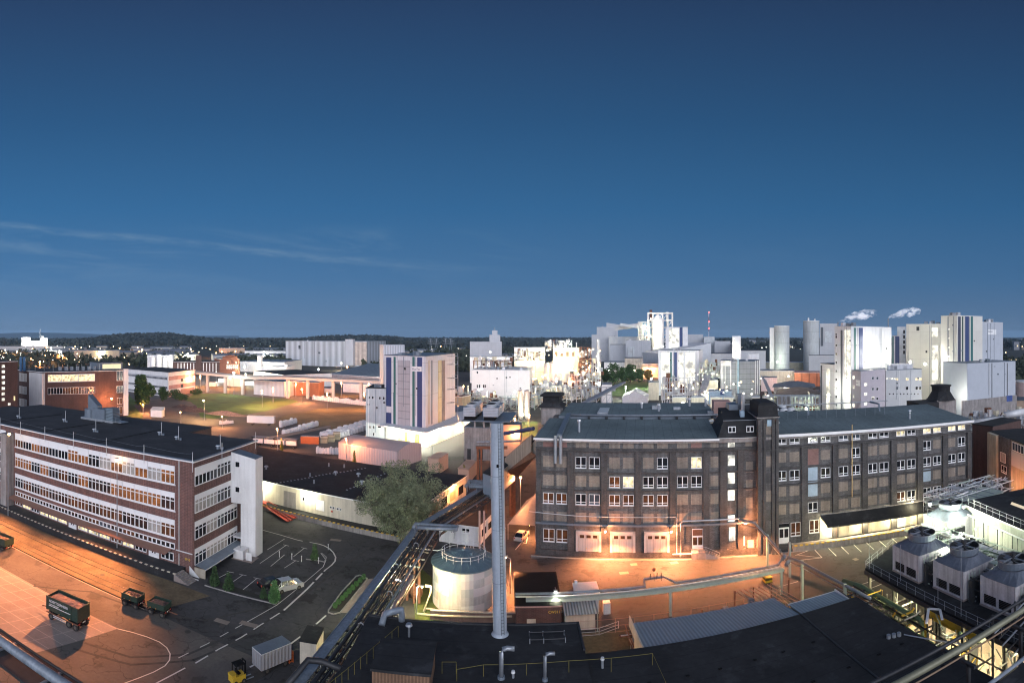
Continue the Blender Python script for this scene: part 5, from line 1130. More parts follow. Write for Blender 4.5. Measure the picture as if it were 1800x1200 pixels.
t = thing('roof_outlets', 'three small round grey outlets in a row on the black roof at the right', 'vents', P(1562, 1117, 9), 8.75); [MB().cyl(i * .55, -i * .18, 0, .35, .24, .22, 10, steel).build('outlet', t) for i in range(3)]; MB().tube([(1.5, -.7, .15), (4.6, -6.2, .15)], .06, steel, 6).build('drain_pipe', t)
t = thing('skylight_frames', 'pale metal frame by the corner of the black roof above the lit alley', 'frame', P(1634, 1080, 9), 8.9); q = MB(); [q.beam(a, b, .28, .12, whsteel) for a, b in (((-1.4, -1, 0), (1, 1.2, 0)), ((1, 1.2, 0), (1.8, .2, 0)), ((1.8, .2, 0), (.4, -1.6, 0)))]; q.build('frame', t)
# ================================================================ CORRUGATED SHEDS
cs = thing('corrugated_shed', 'shed with large blue-grey corrugated sloping roof behind the black roof', 'shed', (13.5, 54.1))
MB().box(.1, 17.6, .1, 6.6, 0, 7.3, cream).build('wall', cs)
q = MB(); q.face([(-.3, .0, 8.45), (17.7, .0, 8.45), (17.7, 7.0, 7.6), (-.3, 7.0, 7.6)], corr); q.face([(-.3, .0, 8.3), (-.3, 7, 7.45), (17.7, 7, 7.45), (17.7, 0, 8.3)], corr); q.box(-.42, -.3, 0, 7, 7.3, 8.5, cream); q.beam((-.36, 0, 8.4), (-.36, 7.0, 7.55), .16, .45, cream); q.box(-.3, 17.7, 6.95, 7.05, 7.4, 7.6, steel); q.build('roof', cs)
cs = thing('corrugated_lean_to', 'small blue-grey corrugated lean-to roof right of the larger corrugated shed', 'shed', (31.4, 54.1))
MB().box(0, 6.2, .1, 3.4, 0, 7.9, cream).build('wall', cs)
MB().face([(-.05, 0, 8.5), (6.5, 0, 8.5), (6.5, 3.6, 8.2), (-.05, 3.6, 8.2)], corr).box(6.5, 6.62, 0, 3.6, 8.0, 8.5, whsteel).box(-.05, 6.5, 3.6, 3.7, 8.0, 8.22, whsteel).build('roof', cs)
# pump house, fence yard, green pipe bridge
ph = thing('pump_house', 'small brown brick pump house with black roof, just right of the chimney', 'pump house', (.5, 74.8))
MB().box(0, 6.1, 0, 10.4, 0, 3.4, dbrick).build('wall', ph); MB().box(-.2, 6.3, -.2, 10.6, 3.4, 3.6, M('pink_fascia', (.42, .28, .25), .8), M('unlit_roofing', (.008, .008, .009), .9, spec=.15)).build('roof', ph)  # roof colour darkened to stand for lamp light not reaching it
text(ph, 'CW311', (4.4, -.03, 2.5), .5, MATS['yellow_lettering'], name='house_number'); MB().box(1.5, 2.7, -.06, 0, 1.2, 1.8, cream).build('plate', ph)
sd = thing('switch_shed', 'small lit shed with white corrugated roof beside the pump house', 'shed', (7.0, 74.2))
MB().box(.2, 4.3, .6, 3.3, 0, 2.4, cream).build('wall', sd); MB().face([(0, -.2, 2.5), (4.7, -.2, 2.5), (4.7, 3.6, 2.9), (0, 3.6, 2.9)], corrw).build('roof', sd)
q = MB(); [q.tube([(x_, -.1, 0), (x_, -.1, 2.5)], .06, greenp, 6) for x_ in (.1, 4.5)]; q.build('posts', sd)
tf = thing('transformer_kiosk', 'white boxy kiosk behind the small corrugated shed', 'kiosk', (9.2, 79.5)); MB().box(0, 3.4, 0, 3.6, 0, 2.6, white).build('body', tf); MB().box(-.15, 3.55, -.15, 3.75, 2.6, 2.75, whsteel).box(.2, .6, 3.2, 3.6, 2.75, 3.2, whsteel).build('roof', tf); MB().box(3.9, 4.9, -1, 0, 0, 1.6, whsteel).build('cabinet', tf)
wall_lamp('white tube lamp on the green pipe bridge beside the pump house', (6.0, 76.2), 4.7, 700, (1, .98, .66), bulbw, .16, .5, (0, -1), lz=-.4)
gb = thing('green_pipe_bridge', 'pale green pipe bridge with grey pipes crossing the yard before the brick factory', 'pipe bridge', (1.9, 76))
q = MB(); q.box(0, 38.6, -.2, .2, 3.45, 3.95, greenp); q.box(0, 38.6, -.35, .35, 3.9, 4.0, greenp); q.build('beam', gb)
q = MB(); q.tube([(-1.5, .5, 4.4), (16.8, .5, 4.4), (17.2, 2.9, 4.4), (20.3, 2.9, 4.4), (21.4, .5, 4.4), (38, .6, 4.4), (38.6, .7, 5), (38.4, .8, 6.6)], .17, pipeb, 9); q.build('pipe', gb, True)
MB().tube([(-1.5, .0, 4.25), (16, .0, 4.25), (38, .0, 4.25)], .08, whsteel, 6).build('pipe', gb, True)
for x_ in (4.6, 20.4, 38.2): MB().box(x_ - .16, x_ + .16, -.16, .16, 0, 3.5, greenp).build('column', gb)
q = MB(); [q.tube([(x_, 2.4 - (x_ % 1), 4.4), (x_, 2.0, 5.5)], .05, darkst, 5) for x_ in (18, 18.5, 19, 19.6)]; q.ball((18.6, 2.4, 5.9), .3, rust); q.build('valves', gb)
tag(MB().box(*(lambda c: (c[0] - .6, c[0] + .6, c[1] - .6, c[1] + .6))(P(1349, 1023)), 0, 1.0, M('hazard_stripes', (.45, .36, .02), .6, lines=[('z', .34, .17, .05)])).build('hazard_block'), 'yellow and black striped impact block at the foot of the grey gas pipe post', 'barrier')
gp = thing('gas_pipe_line', 'grey overhead gas pipe on posts running down from the brick factory to the black roof', 'pipe line', (40, 76)); o1 = Vector((40, 76, 0))
pts = [(*PR(1300, 99.0), 7.2), (*PR(1327, 98), 6.9), (*PR(1349, 95.5), 5.4), (*PR(1376, 89), 4.9), (*PR(1410, 83), 6.1), (*PR(1485, 72.5), 7.4), (*PR(1530, 68), 7.8)]
for dz, r_, m_ in ((0, .2, pipeb), (-1.0, .06, steel), (-.8, .06, rust)):
    MB().tube([(p[0] - 40 + (.3 if dz else 0), p[1] - 76, p[2] + dz) for p in pts], r_, m_, 8).build('pipe', gp, True)
for px, r_, h_ in ((1349, 96, 5.6), (1410, 83.3, 6.3), (1485, 72.4, 7.7), (1388, 92, 5.8)): x_, y_ = PR(px, r_); MB().box(x_ - 40.18, x_ - 39.82, y_ - 76.18, y_ - 75.82, 0, h_, greenp if px != 1388 else steel).build('post', gp)
q = MB(); [q.ball((*[a - b for a, b in zip(PR(1376 + i * 3, 88 - i), (40, 76))], 4.6 + (i % 2) * .7), .35, pipeb, 7) for i in range(4)]; q.build('valves', gp, True)
yd = thing('pipe_yard', 'fenced yard of rusty pipes, valves and small skids under the green pipe bridge', 'pipework', (22, 68)); q = MB()
for i in range(10): q.tube([(-6 + i * 1.9, 1.5 + (i % 3), .8), (-6 + i * 1.9, 1.5 + (i % 3), 1.6 + (i % 2))], .12, rust, 6)
q.tube([(-8, 3, .8), (16, 3, .8)], .14, rust, 7); q.tube([(-8, 3.8, .5), (16, 3.8, .5)], .1, darkst, 7); q.tube([(-8, 2.4, 1.2), (12, 2.4, 1.2)], .08, steel, 6); q.build('low_pipes', yd)
q = MB(); [q.tube([(10 + i * .75, 7.2, 2.4), (13.5 + i * .75, 3.0, .4)], .07, M('pinkish_steel', (.36, .24, .2), .6, .2), 6) for i in range(9)]; [q.box(9.8 + i * 3, 10 + i * 3, 7, 7.2, 0, 2.5, rust) for i in range(4)]; q.build('sloping_pipes', yd)
for x_, y_ in ((-7, 1), (-2.6, 2), (1.6, 2.6), (6.6, 4), (11, 5)): MB().box(x_, x_ + 1.7, y_, y_ + 1.2, .7, .85, MATS['pinkish_steel']).box(x_ + .4, x_ + 1.2, y_ + .2, y_ + .9, .85, 1.7, claddk).tube([(x_, y_, 0), (x_, y_, .7)], .05, steel, 5).tube([(x_ + 1.7, y_, 0), (x_ + 1.7, y_, .7)], .05, steel, 5).build('skid', yd)
fn = MB(); fp = [(8, 63.5), (8, 66), (12.6, 63.2), (37, 63.2), (38, 73.5), (8.5, 73.5)]
def fence(name, label, pts, h_=1.9, m=MATS['pinkish_steel'], step=2.6, r_=.035):
    q = MB()
    for a, b in zip(pts, pts[1:]):
        l = math.dist(a, b); n_ = max(1, int(l / step))
        for i in range(n_ + 1): f = i / n_; x_, y_ = a[0] + (b[0] - a[0]) * f, a[1] + (b[1] - a[1]) * f; q.tube([(x_, y_, 0), (x_, y_, h_)], r_, m, 5)
        for zz in (h_ - .05, h_ * .5, .1): q.tube([(*a, zz), (*b, zz)], r_ * .6, m, 4)
    return tag(q.build(name), label, 'fence')
fence('wire_fence', 'pinkish wire fence round the pipe yard, seen over the corrugated roof', fp)
fence('metal_fence', 'low white pipe fence in front of the small lit shed', [(6.6, 73.2), (11.6, 73.2), (14.5, 74.5)], 1.0, whsteel, 2.4, .05)
wall_lamp('low orange lamp in the grass yard beside the black roof corner', (7.9, 60.3), .9, 500, SOD, bulbo, .12, 1.4, (.3, 1), lz=1.0)
# ================================================================ COOLING TOWER DECK (right foreground)
ct = thing('cooling_deck', 'dark raised steel deck carrying the cooling towers over the yellow-lit pipe alley', 'platform', (44.0, 36), 0)
q = MB(); q.prism([(0, -8), (34, -8), (34, 27.5), (8, 27.5), (0, 23.5)], 8.75, 9.0, black, bitumen2); q.build('deck', ct)
q = MB(); q.beam((0, -8, 8.5), (0, 23.5, 8.5), .3, .5, darkst); q.beam((0, 23.5, 8.5), (8, 27.5, 8.5), .3, .5, darkst)
for y in (-6, -2, 2, 6, 10, 14, 18, 23): q.beam((0, y, 8.5), (14, y, 8.5), .2, .4, darkst)
q.build('edge_beams', ct)
for y in (-6, 0, 6, 12, 18, 23):
    for x in (.4, 7.5, 14): MB().box(x - .15, x + .15, y - .15, y + .15, 0, 8.5, darkst).build('column', ct)
q = MB()
for a, b in (((.1, -8), (.1, 23.5)), ((.1, 23.5), (8, 27.4))):
    l = math.dist(a, b); n_ = int(l / 1.6)
    for i in range(n_ + 1): f = i / n_; x, y = a[0] + (b[0] - a[0]) * f, a[1] + (b[1] - a[1]) * f; q.tube([(x, y, 9), (x, y, 10.0)], .025, steel, 5)
    for z in (9.5, 10.0): q.tube([(*a, z), (*b, z)], .022, steel, 4)
q.build('railing', ct)
for x, y, h_ in ((1.2, 17.6, 4.6), (.3, 23, 4.4), (.4, 6.3, 7.5), (.9, 10.5, 4.4)): MB().tube([(x, y, 8.9), (x, y, 9 + h_)], .035, steel, 5).build('lightning_rod', ct)
ctw = M('weathered_panel', (.60, .58, .61), .8, var=.2, vs=.6, vs2=4, streak=.45, lines=[('x', 1.6, .03, .6)]); hoodm = M('weathered_hood', (.13, .15, .19), .55, .3, var=.25, vs=.8)
def cooler(label, x, y, s_=5.0, h_=3.5, w_=5.4):
    t = thing('cooling_tower', label, 'cooling tower', (44 + x, 36 + y), 9.0, 0, 'cooling towers on the deck')
    q = MB(); q.box(0, w_, 0, s_, .25, h_, ctw); q.box(-.12, w_ + .1, -.1, s_ + .1, .1, .28, conc_slab); q.box(-.06, w_, -.06, .06, .2, h_ + .02, ctw); q.box(-.06, .06, s_ - .06, s_ + .06, .2, h_ + .02, ctw); q.build('casing', t)
    for yy in (.55, 2.75):
        q = MB(); q.box(-.02, .02, yy, yy + 1.75, .55, 1.55, black); [q.box(-.06, -.01, yy, yy + 1.75, .62 + i * .19, .68 + i * .19, darkst) for i in range(5)]; q.build('louvre', t)
    q = MB()
    for i in range(2): q.box(.7 + i * 2.3, 2.5 + i * 2.3, -.05, .0, .5, 1.5, black)
    q.build('side_louvre', t)
    cx, cy, rr, n_ = w_ / 2 + .1, s_ / 2, 1.75, 24; q = MB(); ring = [(cx + rr * math.cos(2 * math.pi * i / n_), cy + rr * math.sin(2 * math.pi * i / n_), h_ + .85) for i in range(n_)]
    def sq(a):  # point on the casing rim towards angle a
        c, s = math.cos(a), math.sin(a); k_ = 1 / max(abs(c) / (w_ / 2 + .1), abs(s) / (s_ / 2 + .08)); return (w_ / 2 + c * k_, s_ / 2 + s * k_, h_)
    for i in range(n_):
        a, b = 2 * math.pi * i / n_, 2 * math.pi * (i + 1) / n_; q.face([sq(a), sq(b), ring[(i + 1) % n_], ring[i]], hoodm)
    q.build('hood', t)
    q = MB(); q.cyl(cx, cy, h_ + .95, h_ + 1.75, rr, rr * 1.04, n_, claddk, cap=False); q.cyl(cx, cy, h_ + .95, h_ + 1.75, rr * .97, rr * 1.0, n_, darkst, cap=False); q.cyl(cx, cy, h_ + 1.7, h_ + 1.8, rr * 1.07, rr * 1.07, n_, steel, cap=False); q.build('fan_ring', t)
    q = MB(); q.cyl(cx, cy, h_ + 1.3, h_ + 2.1, .28, .24, 10, darkst); q.box(cx - .25, cx + .25, cy - .25, cy + .25, h_ + 2.0, h_ + 2.4, darkst)
    q.box(cx - rr, cx + rr, cy - .06, cy + .06, h_ + 1.8, h_ + 1.88, steel); q.box(cx - .06, cx + .06, cy - rr, cy + rr, h_ + 1.79, h_ + 1.86, steel)
    for i in range(6): a = i * math.pi / 3 + .3; c, s = math.cos(a), math.sin(a); q.face([(cx + c * .25 - s * .12, cy + s * .25 + c * .12, h_ + 1.4), (cx + c * .25 + s * .12, cy + s * .25 - c * .12, h_ + 1.52), (cx + c * 1.6 + s * .3, cy + s * 1.6 - c * .3, h_ + 1.54), (cx + c * 1.6 - s * .3, cy + s * 1.6 + c * .3, h_ + 1.36)], steel)
    q.build('fan', t)
    q = MB(); [q.tube([(x_, -.35, 0), (x_, -.35, h_ - .2)], .06, greenp, 5) for x_ in (.6, 1.1, 1.6, 2.4)]; q.box(.4, 2.8, -.9, -.5, 0, 2.6, darkst); q.build('risers', t)
    return t
cooler('cooling tower nearest the parking bays, leftmost of the front row on the deck', 2.3, 15.4)
cooler('middle cooling tower of the front row, its fan ring half lit', 2.9, 8.3)
cooler('right cooling tower of the front row, cut by the right edge of the photo', 3.7, 1.3)
cooler('rear cooling tower beyond the front row, below the bright white lamps', 13.6, 21.6, 5.0, 3.6, 6.0)
# lit service wall and plant house behind the towers
sv = Bld('plant_house', 'plant house with pale green-lit wall and big dark roof behind the cooling towers', 'plant building', (63.6, 60.5), (58.5, 38), 13.4, depth=26, wall=M('pale_service_wall', (.50, .51, .44), .8, var=.2, streak=.35), roof=bitumen2, z0=0, lip=.25)
q = MB(); [q.tube([(i * 3.4 + .6, -.25, 9.2), (i * 3.4 + .6, -.25, 12.2), (i * 3.4 + 2.9, -.25, 12.2), (i * 3.4 + 2.9, -.25, 9.2)], .06, darkst, 5) for i in range(6)]; q.tube([(0, -.9, 12.7), (22, -.9, 12.7)], .12, whsteel, 7); q.build('wall_pipes', sv.root)
q = MB(); q.prism([(5, 6), (15, 6), (15, 11), (5, 11)], 13.7, [13.9, 13.9, 15.6, 15.6], darkst, bitumen2)
sf = M('lit_skylight', (.4, .36, .3), .5, emit=(1, .82, .55), es=.55)
q.build('skylight_box', sv.root)
q = MB(); q.face([(5.3, 5.95, 13.95), (14.7, 5.95, 13.95), (14.3, 5.4, 13.75), (5.6, 5.4, 13.75)], sf); q.face([(4.95, 10.5, 13.9), (4.95, 6.3, 13.8), (4.95, 6.6, 14.0), (4.95, 10.6, 15.3)], sf); q.build('skylight_glass', sv.root)
q = MB()
for i in range(14): q.tube([(i * 1.6, .2, 13.6), (i * 1.6, .2, 14.7)], .03, whsteel, 5)
q.tube([(0, .2, 14.7), (22, .2, 14.7)], .03, whsteel, 5); q.tube([(0, .2, 14.2), (22, .2, 14.2)], .03, whsteel, 5); q.tube([(18, .6, 13.6), (18, .6, 18.5)], .05, whsteel, 5); q.build('railing', sv.root)
t = tag(MB().tube([(56.4, 61.8, 11.4), (56.2, 52, 11.4), (55.6, 38, 11.4)], .42, whsteel, 14).build('header_pipe', smooth=True), 'thick white pipe running behind the cooling towers', 'pipe')
sc = thing('catwalk_structure', 'pale green-lit steel frame with catwalks and rails between the cooling towers', 'steel frame', (50, 58), 9); q = MB()
for i in range(8):
    x, y = 2.0 + (i % 2) * 2.6, 1.5 - i * 3.0; q.tube([(x, y, 0), (x, y, 3.3)], .07, greenp, 5); q.beam((1.2, y, 3.2), (5.6, y, 3.2), .12, .14, greenp)
q.beam((1.6, 2, 3.3), (1.9, -20, 3.3), .9, .08, greenp); q.tube([(1.3, 2, 4.3), (1.6, -20, 4.3)], .03, whsteel, 5); q.tube([(2.1, 2, 4.3), (2.4, -20, 4.3)], .03, whsteel, 5)
for i in range(14): q.tube([(1.3 + .02 * i, 2 - i * 1.6, 3.3), (1.3 + .02 * i, 2 - i * 1.6, 4.3)], .025, whsteel, 4); q.tube([(4.4, 2 - i * 1.6, 0), (4.4, 2 - i * 1.6, 2.9)], .04, greenp, 4)
q.build('frame', sc)
fr = thing('scaffold_cage', 'white scaffold cage and rails on the roof left of the big skylights', 'scaffold', (62, 64), 9); q = MB()
for i, (x, y) in enumerate(((0, 0), (2.6, 0), (2.6, 2.6), (0, 2.6))): q.tube([(x, y, 0), (x, y, 5.6)], .06, steel, 5)
for z in (1.5, 3, 4.5, 5.5):
    for (a, b), (c, d) in (((0, 0), (2.6, 0)), ((2.6, 0), (2.6, 2.6)), ((2.6, 2.6), (0, 2.6)), ((0, 2.6), (0, 0))): q.tube([(a, b, z), (c, d, z)], .05, whsteel, 5)
for i in range(10): q.tube([(3 + i * 1.2, 1 + (i % 3), 0), (3 + i * 1.2, 1 + (i % 3), 3.2 + (i % 2) * .6)], .05, steel, 5); q.tube([(3 + i * 1.2, -1, 2.4 + (i % 3) * .4), (3 + i * 1.2, 4, 2.4 + (i % 3) * .4)], .07, steel, 6)
q.box(2, 16, -.5, 4.5, 2.6, 2.8, greenp); q.build('cage', fr)
for lb, x, y, z in (('bright white lamp beside the fan ring of the rear cooling tower', 57.2, 61.0, 14.6), ('bright white lamp on the roof edge of the plant house', 60.6, 57.2, 14.3)):
    wall_lamp(lb, (x, y), z, 2000, GRN, bulbw, .2, 1.4, (-1, -.3), name='floodlight')
wall_lamp('small white lamp under the thick white pipe', (58.2, 52.5), 12.6, 1300, GRN, bulbw, .1, .8, (-1, 0), name='floodlight')
wall_lamp('small lamp between the left and middle cooling towers', (52.0, 50.2), 12.2, 900, GRN, bulbw, .08, .5, (-1, 0), name='floodlight')
# alley under the deck
al = thing('alley_pipework', 'green and black pipes in the yellow-lit alley under the cooling deck', 'pipework', (42, 50), 0); q = MB()
for z, r_, x in ((6.9, .33, 1.2), (6.0, .28, 1.4)): q.tube([(x - 1, 12, z), (x, 9, z), (x + .2, -2, z), (x + .2, -2.6, z - .4), (x + .2, -2.8, 0)], r_, greenpipe, 10)
q.tube([(.2, 10, 5.2), (.4, -22, 5.2)], .18, darkst, 8); q.tube([(1.2, -6, 4.2), (1.4, -22, 4.2)], .3, greenpipe, 10); q.tube([(-1.2, 0, 3.6), (-1.0, -22, 3.6)], .24, greenpipe, 10); q.build('pipes', al, True)
q = MB(); rr = random.Random(3)
for i in range(34):
    x, y, z = rr.uniform(.6, 7), rr.uniform(-22, 8), rr.uniform(2.5, 7.5); q.tube([(x, y, z), (x + rr.choice((0, 2.2)), y + rr.choice((0, 3.5)), z)], rr.uniform(.05, .12), rr.choice((steel, greenp, yellowp, darkst)), 6)
    if i % 2: q.tube([(x, y, 0), (x, y, z)], .05, steel, 5)
q.build('small_pipes', al)
ve = thing('yellow_vessel', 'long yellow horizontal vessel with pale green end, lit under the cooling deck', 'vessel', (46.2, 44.8), 0); q = MB(); q.tube([(0, -3.8, 6.6), (0, 3.8, 6.6)], .85, yellowp, 20); q.build('shell', ve, False); q = MB(); q.tube([(0, -4.3, 6.6), (0, -4.1, 6.6), (0, -3.8, 6.6)], [.45, .75, .9], greenp, 20); q.build('end_cap', ve, True); q = MB(); [q.box(-.7, .7, y - .15, y + .15, 0, 6.1, darkst) for y in (-2.6, 2.6)]; q.build('saddles', ve)
for i, y in enumerate((54, 47, 40.5, 33)): wall_lamp('yellowish lamp in the pipe alley under the cooling deck', (48.6, y), 7.4, 5200, (1, .84, .42), bulbw, .1, .5, (-1, 0), 'lamps in the pipe alley', name='alley_lamp')
sheet('alley_floor', [(38.9, 28), (58, 28), (58, 60), (38.9, 54)], .03, conc_slab)
# foreground pipes at the lower right corner
for lb, y_, z_, r_, m_ in (('thick olive-grey pipe crossing the lower right corner of the photo', 32.2, 13.7, .27, M('olive_pipe', (.20, .20, .14), .5, .25, var=.2)), ('dark pipe just above the thick olive-grey pipe in the lower right corner', 33.2, 13.9, .16, darkst), ('thin brown pipe just below the thick olive-grey pipe in the lower right corner', 31.7, 13.4, .07, M('brown_pipe', (.22, .15, .10), .6))):
    tag(MB().tube([(18, y_, z_), (66, y_, z_)], r_, m_, 16).build('pipe', smooth=True), lb, 'pipe')
t = thing('pipe_rack', 'dark steel rack with cross bars under the pipes in the lower right corner', 'pipe rack', (40, 30), 0); q = MB()
for x in range(-14, 26, 7): q.box(x, x + .3, .6, .9, 0, 13.3, darkst); q.box(x, x + .3, 0, 4, 13.15, 13.4, darkst)
q.build('posts', t); q = MB()
for i in range(8): q.tube([(2.2, 5.6 - i * .5, 10.4 - i * .45), (16, 7.6 - i * .5, 11.6 - i * .45)], .09, darkst if i % 2 else steel, 6)
for x in (2.4, 6, 10, 14): q.tube([(x, 6, 0), (x, 6, 12)], .14, darkst, 6); q.tube([(x, 2.5, 0), (x, 2.5, 9)], .12, darkst, 6)
q.box(4, 16, 1.0, 5, 5.5, 5.7, steel)
q.build('crossing_pipes', t)
wall_lamp('yellowish lamp behind the pipe rack in the lower right corner', (50, 34.2), 7.2, 6000, (1, .88, .5), bulbw, .1, .5, (-1, 0), name='alley_lamp')
q = MB(); q.box(20, 66, 20, 28.4, 12.1, 12.3, darkst, bitumen2); q.tube([(20, 28.6, 12.45), (66, 28.6, 12.45)], .16, pipeb, 10); tag(q.build('roof_edge'), 'dark roof edge with a blue-grey gutter pipe at the very corner of the photo', 'roof')
# ================================================================ GALLERIES behind the chimney and the concrete cooling block
ug = thing('conveyor_gallery', 'sloping conveyor gallery with black roof rising to the left end of the brick factory', 'gallery', PR(899, 122)); o2 = Vector((*PR(899, 122), 0))
A0 = Vector((*PR(887, 122), 13.1)) - o2; A1 = Vector((*PR(911, 121), 12.6)) - o2; B0 = Vector((*PR(934, 105.5), 21.3)) - o2; B1 = Vector((*PR(943, 103), 21.0)) - o2; dn = Vector((0, 0, -3.3))
q = MB(); q.face([A0, A1, B1, B0], bitumen2); q.build('roof', ug)
q = MB(); up_ = Vector((0, 0, -.05)); q.face([A1 + dn, B1 + dn, B1 + up_, A1 + up_], beige); q.face([B0 + dn, A0 + dn, A0 + up_, B0 + up_], beige); q.face([A0 + dn, A1 + dn, A1 + up_, A0 + up_], bitumen2); q.face([A0 + dn, B0 + dn, B1 + dn, A1 + dn], rust); q.build('wall', ug)
lg = Bld('bridge_gallery', 'blue-grey enclosed gallery on posts behind the chimney, with black roof', 'gallery', PR(849, 113), PR(868, 110), 12.0, pB=PR(905, 125), wall=M('gallery_blue', (.20, .25, .31), .6, var=.15), roof=bitumen2, lip=.15, base=7.4)
lg.rect('r', .4, 15, 8.6, 11.9, beige, 'side_panel', .05); lg.rect('r', 9.6, 13.4, 9.5, 10.5, rust, 'opening', .08)
for px, r_ in ((899, 123), (903, 124), (870, 110), (852, 113)): x, y = lg.loc(PR(px, r_)); MB().box(x - .3, x + .3, y - .3, y + .3, 0, 7.4, rust).build('column', lg.root)
cc = Bld('cooling_block', 'grey concrete block with four cooling units on its roof deck, behind the chimney', 'cooling plant', PR(816, 179), PR(881, 177), 10.4, depth=20, wall=render_, roof=claddk, lip=.2)
q = MB(); q.box(-.6, cc.w + 3, -.8, 21, 12.5, 12.8, claddk); [q.box(x, x + .5, 0, .5, 10.5, 12.5, render_) for x in (3.2, 6.2, 9.3)]; q.build('deck', cc.root)
wcl = M('cooler_slats', (.42, .46, .52), .6, var=.15, ribs=.5, ribaxis='z', ribd=.3)
for i, (x, y) in enumerate(((-.3, .2), (6.2, .2), (-.3, 8.5), (6.2, 8.5))):
    u = MB().box(x, x + 3.9 + .9 * (x > 1), y, y + 6.5, 14.0, 16.9, wcl, steel).build('cooling_unit', cc.root); MB().box(x + .2, x + 3.6, y + .1, y + 6, 12.8, 14.0, black).cyl(x + 2.2, y + 1.8, 16.9, 17.9, 1.5, 1.4, 16, wcl, black).cyl(x + 2.2, y + 4.8, 16.9, 17.9, 1.5, 1.4, 16, wcl, black).build('fan_stack', u)
for i in range(3): MB().box(1 + i * 3.9, 2.2 + i * 3.9, -.1, 0, .2, 3.6, darkst).build('opening', cc.root)
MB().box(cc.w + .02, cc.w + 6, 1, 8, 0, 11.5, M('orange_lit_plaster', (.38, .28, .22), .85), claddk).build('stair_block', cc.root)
wall_lamp('orange lamp on the stair block right of the four cooling units', PR(906, 178), 9, 5200, SOD, bulbo, .2, 1.0, name='wall_lamp')
q = MB(); q.tube([(*PR(840, 150), 0), (*PR(840, 150), 9.6)], .35, rust, 8); q.tube([(*PR(846, 150), 0), (*PR(846, 150), 9.6)], .25, rust, 8); q.box(*(lambda a: (a[0] - .5, a[0] + 8, a[1] - .6, a[1] + .6))(PR(840, 150)), 9.5, 10.1, rust); q.tube([(*PR(838, 150), 11.2), (*PR(915, 150), 11.6)], .3, pipeb, 8); q.tube([(*PR(887, 150), 13.6), (*PR(938, 140), 16.6)], .5, navy, 8)
tag(q.build('pipe_portal'), 'rusty pipe portal in front of the grey cooling block', 'pipe portal')
# ================================================================ MIDDLE DISTANCE, left to right
def glow(label, xy, z, watt, col, m=bulbw, rad=.5, name='floodlight', group=None, pole=True):
    t = thing(name, label, 'lamp', xy, 0, 0, group)
    if pole: MB().tube([(0, 0, 0), (0, 0, z)], [.2, .1], steel, 5).build('pole', t)
    bulb(t, (0, 0, z + rad), rad, m); light(t, (0, 0, z + rad * 2 + .8) if not pole else (0, -rad - .6, z), watt, col, .5); return t
db = Bld('dark_building', 'dark brown building with a column of lit square windows at the left edge', 'building', PR(-30, 236), PR(31, 244), 28.6, depth=30, wall=dbrick, roof=bitumen2)
for i in range(7): db.Wn('f', 3, 8.5, 641 + i * 9.7, 646 + i * 9.7, 'plain', 'c')
db.Wn('f', 14, 18.5, 708, 712, 'plain', 'c'); db.Wn('f', 24, 26.5, 696, 704, 'plain', 'w')
rb = Bld('red_office', 'dark red brick office with white stair slabs and a lit top window band', 'office building', PR(77, 262), PR(224, 276), 22.6, pA=PR(14, 290), wall=dbrick, roof=bitumen)
rb.R('f', 78, 79, 656, 730, whitef, 'trim'); rb.R('f', 84, 167, 657.5, 671, whitef, 'window_band', .03)
rb.Wn('f', 84, 92, 658.5, 670.5, 'band', 'w', -.05); rb.Wn('f', 92, 108, 658.5, 670.5, 'band', 'w', -.05); rb.Wn('f', 109, 137, 658, 670, 'band', 'w', -.05); rb.Wn('f', 138, 166, 657.5, 669.5, 'band', 'w', -.05)
rb.Wn('f', 84, 110, 681, 693, 'band', 'd'); rb.Wn('f', 110, 138, 680.5, 692.5, 'band', 'm'); rb.Wn('f', 138, 167, 680, 692, 'band', 'b')
rb.R('f', 217, 225, 648, 730, white, 'stair_slab', .5); rb.Wn('f', 205, 216, 652, 669, 'band', 'b'); rb.Wn('f', 205, 216, 678, 690, 'band', 'b'); rb.Wn('f', 206, 215, 699, 710, 'band', 'm'); rb.Wn('f', 206, 215, 714, 728, 'band', 'm')
rb.R('l', 54, 77, 655, 722, white, 'stair_slab', 1.0)
rb.Wn('l', 34, 47, 656, 670, 'band', 'k'); rb.Wn('l', 34, 47, 679, 692, 'band', 'k'); rb.Wn('l', 34, 47, 701, 714, 'band', 'k')
q = MB(); q.box(30, 44, 9, 20, 22.6, 26.4, claddk, bitumen); q.box(33, 43, 8.9, 9, 23.3, 25.6, M('lit_band', (.3, .28, .2), .4, emit=(1, .85, .5), es=.8)); q.build('penthouse', rb.root)
q = MB(); [q.tube([(x, 5 + (x * 7) % 6, 22.6), (x, 5 + (x * 7) % 6, 26 + (x * 3) % 3)], .06, whsteel, 4) for x in range(-10, 42, 4)]; [q.box(x, x + 1.2, 8, 9.4, 22.6, 24.2 + (x % 3) * .5, steel) for x in range(10, 30, 3)]; q.build('roof_equipment', rb.root)
q = MB(); [q.tube([(-8 + i * 1.7, 14, 22.6), (-8 + i * 1.7, 14, 29.5)], .75, M('blue_tank', (.05, .14, .28), .4, .2), 10) for i in range(2)]; q.build('blue_tanks', rb.root)
wall_lamp('bright orange floodlight on the dark red brick office wall', PR(196, 268), 9.6, 4200, SOD, bulbo, .4, 1.6)
wo_ = Bld('banded_office', 'white and pinkish office block with three window bands, beyond the tree and the gravel yard', 'office building', PR(224, 400), PR(296, 362), 15.8, pB=PR(343, 392), wall=white, roof=bitumen, lip=.5)
